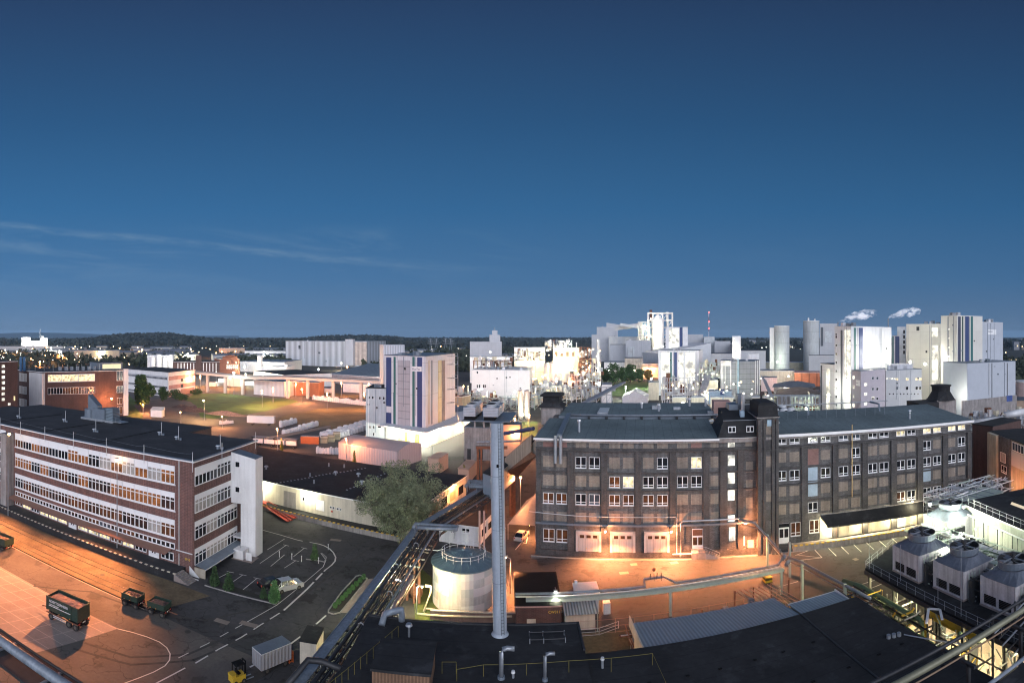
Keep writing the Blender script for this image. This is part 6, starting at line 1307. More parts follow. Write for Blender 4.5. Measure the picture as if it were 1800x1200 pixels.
for y0 in (660, 675, 687): wo_.R('f', 225, 295, y0 - (2 if y0 < 670 else 0), y0 + 4.5, cladg, 'window_band', .02); wo_.Wn('f', 226, 294, y0, y0 + 4, 'band', 'b', -.03); wo_.R('r', 297, 343, y0 - 1, y0 + 5.5, M('pink_band', (.42, .23, .23), .7), 'spandrel_band', .06)
wo_.Wn('r', 318, 322, 665, 670, 'plain', 'b', -.07); wo_.Wn('r', 318, 322, 675, 681, 'plain', 'b', -.07)
wo_.R('r', 318, 341, 682, 697, M('pink_plaster', (.40, .25, .22), .8), 'annex_panel', .1)
tree('dark broad tree beside the dark red brick office', P(249, 724), 20, 7.0, leafB, 2600, .75, 21, nb=12)
tree('small tree in front of the banded white office, left of its door', P(286, 706), 9.5, 4.4, leafB, 900, .6, 22, nb=8)
for i, (px, py, h_, rd) in enumerate(((308, 700, 6, 4), (318, 703, 4, 5), (345, 693, 3.4, 4.5))):
    shrub(('dark bush at the corner of the banded white office', 'low wide bush in front of the banded white office', 'low wide bush at the right corner of the banded white office')[i], P(px, py), h_, rd, leafB, 500, .5, 30 + i)
sm = mast_lamp
sm('orange street lamp at the near edge of the lawn', P(359, 739), 9.6, 24000, (1, .55, .22), bulbo, (0, -.6), .42); sm('orange street lamp beside the far end of the lawn, on the path', P(461, 716), 9.4, 22000, (1, .55, .22), bulbo, (0, -.6), .38)
sm('orange street lamp near the dark broad tree', P(252, 727), 4.6, 6000, SOD, bulbo, (0, -.4), .3); sm('orange street lamp just behind the roof of the long office block', PR(318, 228), 8.6, 5000, SOD, bulbo, (0, -.4), .25)
sm('orange street lamp behind the parked goods by the long office roof', P(391, 752), 5.0, 3500, SOD, bulbo, (0, -.4), .25); sm('orange street lamp between the white bag rows', P(488, 793), 7.8, 5000, SOD, bulbo, (0, -.4), .24)
sm('orange street lamp at the corner of the curved roofed shed', P(609, 813), 7.6, 4200, SOD, bulbo, (0, -.4), .24); sm('orange street lamp before the open storage shed and the concrete bridge', PR(531, 330), 8.4, 20000, SOD, bulbo, (0, -.5), .4)
sm('unlit slim post beside the lit yard, right of the curved roofed shed', P(760, 812), 7.0, 10, SOD, steel, (0, 0), .05)
# yard goods
hut = thing('site_hut', 'small white site hut with pink gable on the gravel yard', 'hut', P(277, 732), 0, R(20)); MB().box(-3, 3, -2, 2, 0, 3.4, white).build('body', hut); MB().prism([(-3.2, -2.2), (3.2, -2.2), (3.2, 2.2), (-3.2, 2.2)], 3.4, [3.5, 3.5, 4.6, 4.6], whsteel).build('roof', hut)
def heap(label, cpx, cpy, a, b, h_, m, seed=1):
    rr = random.Random(seed); x0, y0 = P(cpx, cpy); q = MB(); n1, n2 = 14, 6; g_ = [[(a * j / n2 * math.cos(2 * math.pi * i / n1), b * j / n2 * math.sin(2 * math.pi * i / n1), max(.0, h_ * (1 - (j / n2) ** 1.5) * rr.uniform(.6, 1.2))) for i in range(n1)] for j in range(n2 + 1)]
    for j in range(n2):
        for i in range(n1): q.face([g_[j][i], g_[j + 1][i], g_[j + 1][(i + 1) % n1], g_[j][(i + 1) % n1]], m)
    o = q.build('rubble_heap'); o.location = (x0, y0, .02); return tag(o, label, 'heap')
heap('long pale pinkish rubble heap at the edge of the lawn', 398, 729, 13, 4, 1.9, cargo, 1); heap('brown timber and scrap heap on the gravel yard', 340, 722, 9, 5, 2.4, cargod, 2); heap('low dark heap left of the timber heap on the gravel yard', 322, 716, 8, 4, 1.4, cargod, 3)
white_tr = M('trailer_white', (.66, .66, .68), .5, var=.06)
container('white lorry trailer parked beside the dry meadow, nearest of the white trailers', P(459, 747), R(-9 + 20), 12.5, 2.6, 2.9, 1.1, white_tr, None, 'lorry_trailer', 'trailer')
def bagrow(label, a, b, wd, h_, n_, m=bagw, group=None, cat='bags', name='bag_row', rows=1, jit=.12):
    pa, pb_ = P(*a), P(*b); l = math.dist(pa, pb_); ang = math.atan2(pb_[1] - pa[1], pb_[0] - pa[0]); rr = random.Random(int(a[0])); st = l / n_
    c, s = math.cos(ang), math.sin(ang)
    protos = []
    for v in range(3):
        q = MB(); w_ = min(st, 2.4) * .46; hh = h_ * (.86 + .12 * v)
        lv = ((0, .92), (.25, 1.05), (.7, 1.02), (.92, .8), (1.0, .35)); n8 = 8
        for (z0, s0), (z1, s1) in zip(lv, lv[1:]):
            for i in range(n8):
                a0, a1 = 2 * math.pi * i / n8 + .39, 2 * math.pi * (i + 1) / n8 + .39
                q.face([(w_ * 1.2 * s0 * math.cos(a0), w_ * 1.2 * s0 * math.sin(a0), z0 * hh), (w_ * 1.2 * s0 * math.cos(a1), w_ * 1.2 * s0 * math.sin(a1), z0 * hh), (w_ * 1.2 * s1 * math.cos(a1), w_ * 1.2 * s1 * math.sin(a1), z1 * hh), (w_ * 1.2 * s1 * math.cos(a0), w_ * 1.2 * s1 * math.sin(a0), z1 * hh)], m)
        q.face([(w_ * .42 * math.cos(2 * math.pi * i / n8 + .39), w_ * .42 * math.sin(2 * math.pi * i / n8 + .39), hh) for i in range(n8)], m); protos.append(q.mesh('bag'))
    for r_ in range(rows):
        for i in range(n_):
            t_ = (i + .5) * st; y = (r_ - (rows - 1) / 2) * st * .95; o = bpy.data.objects.new(name, rr.choice(protos)); S.collection.objects.link(o)
            o.location = (pa[0] + c * t_ - s * y + rr.uniform(-jit, jit), pa[1] + s * t_ + c * y + rr.uniform(-jit, jit), .03); o.rotation_euler = (0, 0, ang + rr.uniform(-.1, .1)); tag(o, label, 'bag', group)
bagrow('white bulk bag in the long row beside the dark parked trailers', (497, 765), (558, 748), 2, 2.3, 16, name='bulk_bag', group='bags of the long row', jit=.05)
bagrow('white bulk bag in the short row behind the long row of bags', (492, 751), (520, 743), 2, 2.6, 9, name='bulk_bag', group='bags of the short row')
bagrow('white bulk bag in the big block of bags left of the blue striped tower', (576, 770), (652, 748), 2, 2.2, 16, name='bulk_bag', group='bags of the big block', rows=4)
bagrow('white bulk bag in the row along the road before the concrete bridge', (550, 702), (645, 713), 2, 2.9, 26, name='bulk_bag', group='bags along the road')
bagrow('white bulk bag in the cluster left of the curved roofed shed', (556, 796), (598, 798), 2, 2.1, 9, name='bulk_bag', group='bags by the shed', rows=2)
bagrow('white bulk bag lying near the end of the long office roof', (386, 746), (410, 744), 2, 1.6, 7, name='bulk_bag', group='bags by the office roof')
container('orange shipping container beside the block of white bags', P(545, 779), R(12), 6.6, 2.5, 2.7, 0, orangep, claddk, 'shipping_container')
for i, (px, py) in enumerate(((570, 778), (582, 776), (592, 772))): container(('tan crate stack right beside the orange container', 'tan crate stack, middle one by the orange container', 'tan crate stack nearest the big block of white bags')[i], P(px, py), R(14), 2.6, 2.4, 2.3 + .2 * i, 0, M('tan_crate', (.33, .28, .2), .8, var=.3, lines=[('z', .8, .06, .4)]), None, 'crate_stack', 'crates')
for i, (a, lb) in enumerate((((465, 784), 'dark flatbed trailer with white load, left of the pair above the warehouse roof'), ((503, 787), 'dark flatbed trailer with white load, right of the pair above the warehouse roof'))):
    t = thing('flatbed_trailer', lb, 'trailer', P(*a), 0, R(2)); MB().box(-4.6, 4.6, -1.2, 1.2, 1.0, 1.25, darkst).box(-4.6, -4.4, -1.2, 1.2, 1.25, 3.4, darkst).box(4.4, 4.6, -1.2, 1.2, 1.25, 3.4, darkst).box(-4.6, 4.6, -1.2, 1.2, 3.3, 3.4, claddk).build('frame', t); MB().box(-4.2, -.3, -1.1, 1.1, 1.25, 2.7, bagw).box(.3, 4.2, -1.1, 1.1, 1.25, 2.7, bagw).build('load', t); wheels(t, (-3.4, -2.2, 3.2), 1.0, .45)
q = MB(); q.beam((*P(452, 776), .6), (*P(580, 752), .6), .6, 1.0, conc_slab); tag(q.build('low_wall'), 'low pale concrete wall behind the parked flatbed trailers', 'wall')
# curved roofed shed and boxes
cv = Bld('curved_shed', 'pale lilac shed with low curved roof above the black warehouse roof', 'shed', P(595, 806), P(698, 824), 5.2, depth=14, wall=M('lilac_metal', (.48, .42, .45), .6, var=.06, ribs=1.0, ribd=.1), roof=None)
q = MB(); n_ = 12
for i in range(n_):
    f0, f1 = i / n_, (i + 1) / n_; z = lambda f: 5.2 + 1.5 * math.sin(math.pi * f); q.face([(-.3, f0 * 14, z(f0)), (cv.w + .3, f0 * 14, z(f0)), (cv.w + .3, f1 * 14, z(f1)), (-.3, f1 * 14, z(f1))], M('curved_roof_sheet', (.40, .36, .37), .5, .2, var=.08))
for x in (-.28, cv.w + .28): q.face([(x, f / n_ * 14, 5.2 + 1.5 * math.sin(math.pi * f / n_)) for f in range(n_ + 1)], MATS['lilac_metal'])
q.build('roof', cv.root)
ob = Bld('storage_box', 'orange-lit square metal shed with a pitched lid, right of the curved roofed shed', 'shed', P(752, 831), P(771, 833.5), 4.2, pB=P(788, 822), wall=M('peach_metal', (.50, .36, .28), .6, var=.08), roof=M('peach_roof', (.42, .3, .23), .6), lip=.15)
ob2 = Bld('storage_box', 'small pale box shed near the far end of the warehouse roof', 'shed', P(805, 847), P(824, 850), 3.6, pB=P(838, 833), wall=MATS['peach_metal'], roof=MATS['peach_roof'], lip=.15)
for i, (px, py) in enumerate(((495, 794), (623, 818), (816, 846))): shrub(('thin yellowish young tree beside the parked flatbed trailers', 'thin yellowish young tree in front of the curved roofed shed', 'thin yellowish young tree between the two small pale sheds')[i], P(px, py), 4.6, .7, M('yellow_leaf', (.22, .19, .03), .8, var=.3), 300, .25, 50 + i, 'young_tree', cone=True)
# ---- the blue striped tower ------------------------------------------------------
def stripes(b, face, items):
    for (x0, x1, y0, y1, m, nm) in items: b.R(face, x0, x1, y0, y1, m, nm, .08)
bt = Bld('striped_tower', 'tall white tower with two navy and two green stripes above a brightly lit base', 'production tower', PR(676, 215), PR(748, 203), 32.4, pB=PR(800, 233), z0=6, wall=clad, roof=claddk, lip=.15)
stripes(bt, 'f', ((679, 688, 628, 753, navy, 'navy_stripe'), (691.5, 695.5, 627, 753, teal, 'green_stripe'), (700, 720.5, 633, 751, lattice, 'mesh_panel'), (725, 729, 627, 753, teal, 'green_stripe'), (733.5, 742, 628, 753, navy, 'navy_stripe')))
bt.R('f', 724, 741.5, 644, 652.5, signw, 'sign_panel', .16); u0, rr_ = bt.u('f', 725); text(bt.root, 'BlueTec', (u0, -.2, Z(650, rr_) - 6), 1.15, navy, name='lettering')
bt.R('f', 679, 689, 714, 725, clad, 'sill_panel', .14)
tanl = M('tan_glazing', (.30, .25, .15), .4, emit=(1, .75, .35), es=.12, lines=[('z', 5, .15, .5)])
for x0, x1, m in ((748, 752, clad), (752.5, 755, cream), (758, 760, claddk), (770, 776, tanl), (776.5, 782, render_)): bt.R('r', x0, x1, 633, 745, m, 'lit_strip' if m is tanl else 'side_strip', .1)
q = MB()
for z in (8, 13.2, 17.5, 22.8, 26): q.box(bt.w + .0, bt.w + 2.6, 14 + .0, 18, z, z + .15, steel); [q.tube([(bt.w + 2.5, y, z), (bt.w + 2.5, y, z + 1.2)], .05, steel, 4) for y in (14.2, 16, 17.8)]; q.tube([(bt.w + 2.5, 14.2, z + 1.2), (bt.w + 2.5, 17.8, z + 1.2)], .05, steel, 4)
q.tube([(bt.w + 2.6, 18, 0), (bt.w + 2.6, 18, 26)], .12, steel, 5); q.build('balconies', bt.root)
bt2 = Bld('tower_annex', 'lower white rear part of the blue striped tower with warm lit strip', 'production tower', PR(776, 224), PR(781, 224), 24.6, pB=PR(799, 240), z0=6, wall=clad, roof=navy, lip=.15); bt2.R('r', 784, 790, 654, 735, tanl, 'lit_strip', .12); bt2.R('r', 794, 796.5, 654, 735, claddk, 'stripe', .12)
bt3 = Bld('lift_block', 'pale grey lift block behind the top of the blue striped tower', 'tower', PR(674, 232), PR(711, 234), 36.0, depth=8, wall=cladr, roof=clad, lip=.05)
bl2 = Bld('sack_store', 'pale blue-grey concrete block with few small windows, joined to the left of the striped tower', 'building', P(643, 771), PR(678, 214), 19.6, depth=16, wall=M('blue_grey_render', (.42, .47, .52), .8, var=.1, streak=.2), roof=bitumen2, lip=.15)
for a, b, c, d in ((647, 650.5, 696, 701), (653.5, 657, 696, 701), (666, 669.5, 697, 702), (673, 676.5, 697, 703), (661, 664, 714, 719), (649, 652, 748, 753), (655, 658.5, 748, 753), (664, 670, 748, 752), (655.5, 658.5, 760, 765.5)): bl2.Wn('f', a, b, c, d, 'one', 'd')
# lit loading floor with canopy
lf = Bld('loading_hall', 'brightly floodlit loading hall under the flat canopy at the foot of the striped tower', 'loading hall', PR(678, 213), PR(752, 199), 5.6, pB=PR(862, 262), wall=M('hall_wall', (.62, .60, .48), .8, var=.1), roof=claddk, lip=.1)
q = MB(); o_ = lf.out; c0 = [(o_[0][0] - 1, o_[0][1] - 4), (o_[1][0] + 3, o_[1][1] - 4), (o_[2][0] + 5, o_[2][1]), (o_[2][0] - 2, o_[2][1] + 1), (o_[0][0], o_[0][1] + 2)]; q.prism(c0, 5.75, 6.3, whsteel, clad); q.build('canopy', lf.root)
for i in range(9): lf.rect('f', 6.5 + i * 1.2, 6.5 + i * 1.2 + .9, .2, 4.2, rnd.choice((tanl, yellowp, gatem)), 'gate_leaf', .15)
hw = M('tube_lamp', (.3, .3, .25), .3, emit=(1, .97, .72), es=26)
for i in range(5):
    t = thing('canopy_floodlight', 'very bright lamp under the canopy of the striped tower', 'lamp', (0, 0), 0, 0, 'lamps under the tower canopy'); x, y = PR(688 + i * 15, 207 - i * 2.6); t.location = (x, y, 5.3); MB().box(-.8, .8, -.12, .12, .0, .2, hw).build('tube', t); light(t, (0, -1.6, -.4), 3600, (1, .97, .74), .3)
for i in range(5):
    t = thing('canopy_floodlight', 'very bright lamp under the side canopy of the striped tower', 'lamp', (0, 0), 0, 0, 'lamps under the side canopy'); x, y = PR(768 + i * 20, 203 + i * 11.5); t.location = (x, y, 5.3); MB().box(-.8, .8, -.12, .12, .0, .2, hw).build('tube', t); light(t, (1.6, -.8, -.4), 3600, (1, .97, .74), .3)
# ---- concrete bridge and sheds ---------------------------------------------------
cbm = M('pale_concrete_bridge', (.46, .44, .42), .8, var=.1)
cb_ = thing('concrete_bridge', 'long pale concrete pipe bridge on pillars crossing behind the lawn', 'bridge', P(345, 681)); bp = [(343, 655, 400), (385, 659, 390), (440, 664, 372), (500, 664, 358), (560, 667, 350), (620, 669, 345), (676, 672, 338)]
q = MB(); bo = Vector((*P(345, 681), 0)); vs_ = [Vector((*PR(x, r_), Z(y, r_))) - bo for x, y, r_ in bp]
for a, b in zip(vs_, vs_[1:]): q.beam(a, b, 4, 1.6, cbm); q.tube([a + Vector((0, 0, 1.2)), b + Vector((0, 0, 1.2))], .35, steel, 6); q.tube([a + Vector((.3, .9, 1.5)), b + Vector((.3, .9, 1.5))], .25, rust, 6)
q.build('deck', cb_)
for px in (365, 396, 427, 506, 541, 586, 635):
    for (x0, y0, r0), (x1, y1, r1) in zip(bp, bp[1:]):
        if x0 <= px < x1: f = (px - x0) / (x1 - x0); r_ = r0 + (r1 - r0) * f; x, y = PR(px, r_); zz = Z(y0 + (y1 - y0) * f, r_); MB().box(x - bo.x - .9, x - bo.x + .9, y - bo.y - .9, y - bo.y + .9, 0, zz - .8, cbm).build('pillar', cb_)
def simple(label, x0, x1, yb, yt, dp, wall, roof=claddk, cat='hall', name='hall', rr_=None, r2=None, slope=0, group=None):
    r0 = rr_ or HC * F / (yb - HY); r1 = r2 or r0; h_ = Z(yt, (r0 + r1) / 2); return Bld(name, label, cat, PR(x0, r0), PR(x1, r1), h_, depth=dp, wall=wall, roof=roof, lip=max(.1, r0 * .0007), slope=slope, group=group)
simple('white ribbed hall left of the concrete bridge bend, behind the lawn', 446, 500, 690, 670, 30, cladr, r2=362, rr_=378)
simple('white hall with dark flat roof behind the concrete bridge', 500, 583, 680, 658, 60, white, bitumen2, rr_=420, r2=440)
simple('grey corrugated gabled hall left of the striped tower', 580, 672, 672, 660, 50, M('pink_grey_sheet', (.42, .36, .36), .7), M('grey_ribbed_roof', (.20, .24, .28), .5, .2, ribs=4, ribaxis='x', ribd=.3), rr_=470, r2=430, slope=7)
simple('open brown storage shed under the concrete bridge', 503, 560, 690, 672, 16, M('rusty_boards', (.26, .12, .07), .8), steel, rr_=372, r2=366)
simple('long white hall behind the concrete bridge, left of the striped tower', 603, 672, 683, 676, 18, white, white, rr_=395, r2=380)
for i, (px, py) in enumerate(((405, 678), (415, 679), (573, 690))): container(('white container under the concrete bridge, left of the pair', 'white container under the concrete bridge, right of the pair', 'white container before the open brown storage shed')[i], P(px, py), R(5), 8, 3, 6.5 if i < 2 else 3.0, 0, white_tr, None, 'shipping_container')
big = simple('huge white ribbed warehouse standing before the woods, left of centre', 502, 645, 643, 600, 60, M('big_ribbed_cladding', (.55, .58, .63), .5, var=.08, vs=.05, ribs=9.0, ribd=.4, lines=[('X', 23, .8, .6)]), clad, 'warehouse', 'high_bay_warehouse', 760, 700)
big.R('f', 610, 624, 596, 642, cladr, 'stair_tower', 5); big.R('f', 624, 645, 601, 642, M('peach_cladding', (.55, .46, .42), .6, ribs=6, ribd=.3), 'panel', .3)
rbk = simple('long dark red brick factory with white pilasters behind the banded office', 304, 386, 655, 636, 25, dbrick, bitumen2, 'factory', 'brick_hall', 560, 560)
for i in range(13): x = 312 + i * 5.6; rbk.R('f', x, x + 1.4, 638, 655, whitef, 'pilaster', .3)
rbk.R('f', 344, 354, 624, 655, dbrick, 'stair_tower', 2)
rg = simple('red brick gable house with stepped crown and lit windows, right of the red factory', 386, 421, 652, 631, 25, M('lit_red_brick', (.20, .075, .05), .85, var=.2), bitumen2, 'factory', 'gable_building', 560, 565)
rg.R('f', 391, 417, 626, 633, MATS['lit_red_brick'], 'gable', .5); rg.R('f', 396, 412, 624, 628, MATS['lit_red_brick'], 'gable_top', .5)
for i in range(6): rg.Wn('f', 398 + i * 3.6, 400.4 + i * 3.6, 641, 648, 'plain', 'c')
for x in (399, 414): rg.Wn('f', x, x + 2.5, 635, 639, 'plain', 'c')
lab = simple('white floodlit tank building left of the red brick factory', 259, 303, 647, 625, 30, white, white, 'building', 'white_plant', 620, 620)
for i in range(4): MB().cyl(6 + i * 7, -2.5, 0, 16 + (i % 2) * 3, 2.8, 2.8, 14, white).build('silo', lab.root)
simple('low building with blue-grey roofs right of the red gable house', 422, 500, 652, 636, 60, white, claddk, rr_=620, r2=600)
simple('white process building with small tower near the big ribbed warehouse', 452, 500, 652, 645, 30, white, whsteel, rr_=560, r2=550)
t = tag(MB().box(*(lambda p: (p[0] - 2, p[0] + 2, p[1] - 2, p[1] + 2))(PR(457, 560)), 0, 20, white).build('white_stack'), 'slim white tower before the big ribbed warehouse', 'tower')
for lb, px, r_, z, wt in (('bright white floodlight on the concrete bridge behind the banded office', 411, 372, 14.5, 9000), ('bright white floodlight left of the big ribbed warehouse', 464, 590, 22, 26000), ('floodlight in front of the white process building', 503, 545, 10, 16000), ('white floodlight beside the tank building left of the red factory', 296, 600, 14, 16000), ('lamp on the gable of the grey corrugated hall', 671, 425, 11, 6000)): glow(lb, PR(px, r_), z, wt, WHI, bulbw, .7)
glow('orange lamp at the right end of the banded office', PR(341, 384), 11, 7000, SOD, bulbo, .6)
# ================================================================ CENTRE AND RIGHT: process plant, white towers, silos
tn = Bld('white_factory', 'white floodlit windowless factory block right of the striped tower', 'factory', PR(829, 330), PR(931, 326), 19.6, depth=34, wall=M('bright_white_wall', (.70, .70, .72), .7, var=.06, lines=[('x', 7, .1, .9)]), roof=whsteel, lip=.1)
for x in (838, 842, 849, 852): tn.Wn('f', x, x + 2, 676, 681, 'plain', 'd')
for x, y in ((838, 653), (889, 662)): tn.Wn('f', x, x + 2.4, y, y + 3, 'plain', 'd')
simple('white floodlit hall behind the windowless factory block, with bright roof', 826, 900, 650, 628, 26, white, white, rr_=470, r2=470)
lb_ = Bld('stepped_plant', 'pale stepped plant building with a round-topped tower on the horizon, right of the woods', 'factory', PR(826, 620), PR(882, 620), 33, depth=40, wall=cladg, roof=clad, lip=.2)
q = MB(); q.box(22, 34, 6, 20, 33, 41, cladg); q.box(25, 31, 8, 14, 41, 46, cladg); q.tube([(28, 11, 46), (28, 11, 49)], .4, steel, 5); q.build('stair_tower', lb_.root)
gt = Bld('gable_house', 'small orange-lit gabled house between the striped tower and the white factory', 'house', PR(800, 285), PR(812, 284), 8.6, pB=PR(827, 292), wall=M('peach_wall', (.45, .34, .22), .8), roof=M('rust_roof', (.24, .10, .06), .8), lip=.3)
# the bright yellow-white process plant with silos, scaffold tower
pw = M('plant_wall', (.60, .55, .42), .8, var=.2, vs=.1, lines=[('x', 8, .3, .7), ('z', 6, .3, .75)])
pp_ = simple('bright yellow-lit process plant hall behind a row of silos', 905, 958, 683, 634, 30, pw, cream, 'process plant', 'process_plant', 430, 430)
pp2 = simple('white and orange banded plant block with flat top, behind the yellow-lit process plant', 904, 958, 640, 611, 22, white, whsteel, 'process plant', 'process_plant', 480, 480); pp2.R('f', 905, 950, 619, 625, M('orange_band', (.5, .26, .12), .7), 'band', .2)
pp3 = simple('tall bright process building with open upper floors, centre of the plant', 972, 1018, 680, 612, 24, pw, cream, 'process plant', 'process_building', 425, 425)
for x in (975, 985, 995, 1005): pp3.R('f', x, x + 5, 618, 626, M('opening_shadow', (.12, .08, .05), .8), 'opening', .12)
pp3.R('f', 1003, 1012, 628, 640, steel, 'louvre', .3); pp3.R('f', 1002, 1008, 648, 670, darkst, 'duct', .5)
si_ = [(962, 640, 670, 2.7), (972, 638, 670, 3.3), (981, 655, 671, 3.0), (990, 656, 671, 2.2), (995, 656, 671, 2.2), (1002, 658, 671, 1.6)]
for i, (px, yt, yb, rr2) in enumerate(si_):
    r_ = 405; t = thing('silo', ('tallest slim silo at the left of the silo row before the bright plant', 'tall wide silo, second from the left before the bright plant', 'short fat silo, third from the left before the bright plant', 'short silo, fourth from the left before the bright plant', 'short silo, fifth from the left before the bright plant', 'narrow silo at the right end of the row before the bright plant')[i], 'silo', PR(px, r_), 0); zt = Z(yt, r_)
    MB().cyl(0, 0, 0, zt, rr2, rr2, 18, silver).build('shell', t, False); MB().cyl(0, 0, zt, zt + rr2 * .5, rr2, .4, 18, silver).build('top', t)
for i, px in enumerate((915.5, 926.5)):
    r_ = 262; t = thing('silo', ('steel silo by the striped yard, the left of two behind the cooling units', 'steel silo by the striped yard, the right of two behind the cooling units')[i], 'silo', PR(px, r_), 0); MB().cyl(0, 0, 2, 13.8, 1.35, 1.35, 16, silver).cyl(0, 0, 13.8, 14.6, 1.35, .5, 16, silver).cyl(0, 0, .4, 2, .4, 1.35, 16, silver).build('shell', t); MB().tube([(-1, 0, 0), (-1, 0, 2.4)], .12, steel, 5).tube([(1, 0, 0), (1, 0, 2.4)], .12, steel, 5).build('legs', t)
sr = random.Random(8)
def lattice_frame(name, label, px0, px1, r_, zt, nx, nz, m, dpt=10, th=.5, cat='steel frame', fill=None, z0=0, group=None):
    x0, y0 = PR(px0, r_); x1, y1 = PR(px1, r_); t = thing(name, label, cat, (x0, y0), z0, math.atan2(y1 - y0, x1 - x0), group); w_ = math.hypot(x1 - x0, y1 - y0); q = MB()
    for i in range(nx + 1):
        for y in (0, dpt): q.box(i * w_ / nx - th / 2, i * w_ / nx + th / 2, y - th / 2, y + th / 2, 0, zt, m)
    for k_ in range(1, nz + 1):
        z = zt * k_ / nz
        for y in (0, dpt): q.box(-th / 2, w_ + th / 2, y - th / 3, y + th / 3, z - th / 2, z + th * .4, m)
        for i in range(nx + 1): q.box(i * w_ / nx - th / 3, i * w_ / nx + th / 3, 0, dpt, z - th / 2, z + th * .3, m)
        for i in range(nx):
            if sr.random() < .5: q.beam((i * w_ / nx, -.1, z - zt / nz), ((i + 1) * w_ / nx, -.1, z), th * .4, th * .4, m)
    q.build('frame', t)
    if fill:
        q = MB()
        for _ in range(fill):
            x, z = sr.uniform(0, w_), sr.uniform(0, zt * .92); y = sr.uniform(1, dpt - 1); k_ = sr.random(); m_ = sr.choice((silver, whsteel, steel, pw, rust))
            if k_ < .35: q.cyl(x, y, z, z + sr.uniform(1.5, 5), *([sr.uniform(.5, 1.5)] * 2), 8, m_)
            elif k_ < .7: q.tube([(x, y, z), (min(w_, x + sr.uniform(2, 9)), y, z), (min(w_, x + sr.uniform(2, 9)), y, z + sr.uniform(-2, 4))], sr.uniform(.15, .4), m_, 6)
            else: q.box(x, x + sr.uniform(1, 3), y, y + 2, z, z + sr.uniform(1, 3), m_)
        q.build('equipment', t)
    return t
lattice_frame('scaffold_tower', 'rusty open steel tower full of pipes at the right end of the bright plant', 1016, 1038, 420, 31, 4, 7, rust, 9, .45, 'steel tower', 60)
lattice_frame('process_structure', 'white steel process frame left of the slim white stack', 1038, 1056, 425, 22, 4, 4, whsteel, 8, .4, 'steel frame', 46)
lattice_frame('roof_frame', 'steel frames and vessels on top of the bright process plant', 958, 1000, 428, 8, 8, 2, steel, 8, .3, 'steel frame', 46, z0=Z(618, 428))
lattice_frame('yard_rack', 'double deck pipe rack crossing before the bright plant', 916, 1075, 330, 9.5, 18, 2, steel, 6, .4, 'pipe rack', 120)
lattice_frame('low_rack', 'low pipe rack and pumps behind the four cooling units', 836, 960, 300, 6.5, 12, 2, greenp, 8, .35, 'pipe rack', 90)
t = thing('white_stack', 'slim white steel stack right of the bright plant', 'chimney', PR(1052, 400), 0); MB().cyl(0, 0, 0, Z(597, 400), 1.0, .8, 14, whsteel).build('shaft', t); MB().cyl(0, 0, 0, 7, 2, 1.6, 14, whsteel).build('base', t)
for i, (x, y) in enumerate(((979, 597), (992, 600), (1005, 598), (1013, 602), (973, 603))): tag(MB().tube([(*PR(x, 430), Z(612, 430)), (*PR(x, 430), Z(y, 430))], .22, whsteel, 5).build('vent_mast'), 'thin white vent mast on the roof of the bright process plant', 'mast', 'vent masts of the process plant')
q = MB(); [q.tube([(*PR(1005 + i * 3, 262 - i * 1), 5 + i * .3), (*PR(1090 + i * 3, 300), 14 + i * .3)], .5, steel, 6) for i in range(4)]; q.beam((*PR(1000, 262), 4.5), (*PR(1088, 300), 13.5), 4, .3, steel); tag(q.build('sloping_pipe_rack'), 'sloping bundle of grey pipes behind the left turret of the brick factory', 'pipe rack')
q = MB()
for i, (z, r_) in enumerate(((13, .9), (10.6, .5), (8.8, .3), (14.8, .3))): q.tube([(*PR(1012, 205), z), (*PR(1100, 190), z), (*PR(1240, 190), z), (*PR(1345, 205), z)], r_, (pipeb, steel, rust, darkst)[i], 8)
for px in range(1015, 1345, 16): q.tube([(*PR(px, 200), 0), (*PR(px, 200), 15)], .25, steel, 5)
tag(q.build('long_pipe_rack'), 'long rack of dark pipes right behind the roofs of the brick factory', 'pipe rack')
gn = thing('tent_hall', 'white gabled tent hall beyond the brick factory roof', 'tent', PR(1094, 330), 0, R(-16)); q = MB(); q.box(0, 15, 0, 20, 0, 3.4, bagw); q.build('wall', gn); q = MB(); q.face([(-.4, 0, 3.3), (-.4, 20, 3.3), (7.5, 20, 7.2), (7.5, 0, 7.2)], white_tr); q.face([(7.5, 0, 7.2), (7.5, 20, 7.2), (15.4, 20, 3.3), (15.4, 0, 3.3)], white_tr); q.face([(0, -.02, 3.4), (15, -.02, 3.4), (7.5, -.02, 7.1)], bagw); q.build('roof', gn)
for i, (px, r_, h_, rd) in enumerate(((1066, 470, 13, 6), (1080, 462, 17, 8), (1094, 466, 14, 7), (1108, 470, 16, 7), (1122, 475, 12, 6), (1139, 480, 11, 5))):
    tree(('green-lit tree left of the tent hall, first of the row', 'largest green-lit tree of the row behind the tent hall', 'green-lit tree behind the roof of the tent hall', 'dark tree right behind the tent hall', 'small dark tree before the pale concrete building', 'yellow-lit tree before the orange-lit facade')[i], PR(px, r_), h_, rd, leafB if i < 5 else M('yellow_lit_leaf', (.2, .13, .03), .8, var=.4), 700, 1.0, 60 + i, nb=8, base=.05)  # last tree's leaf colour carries the yellow lamp light
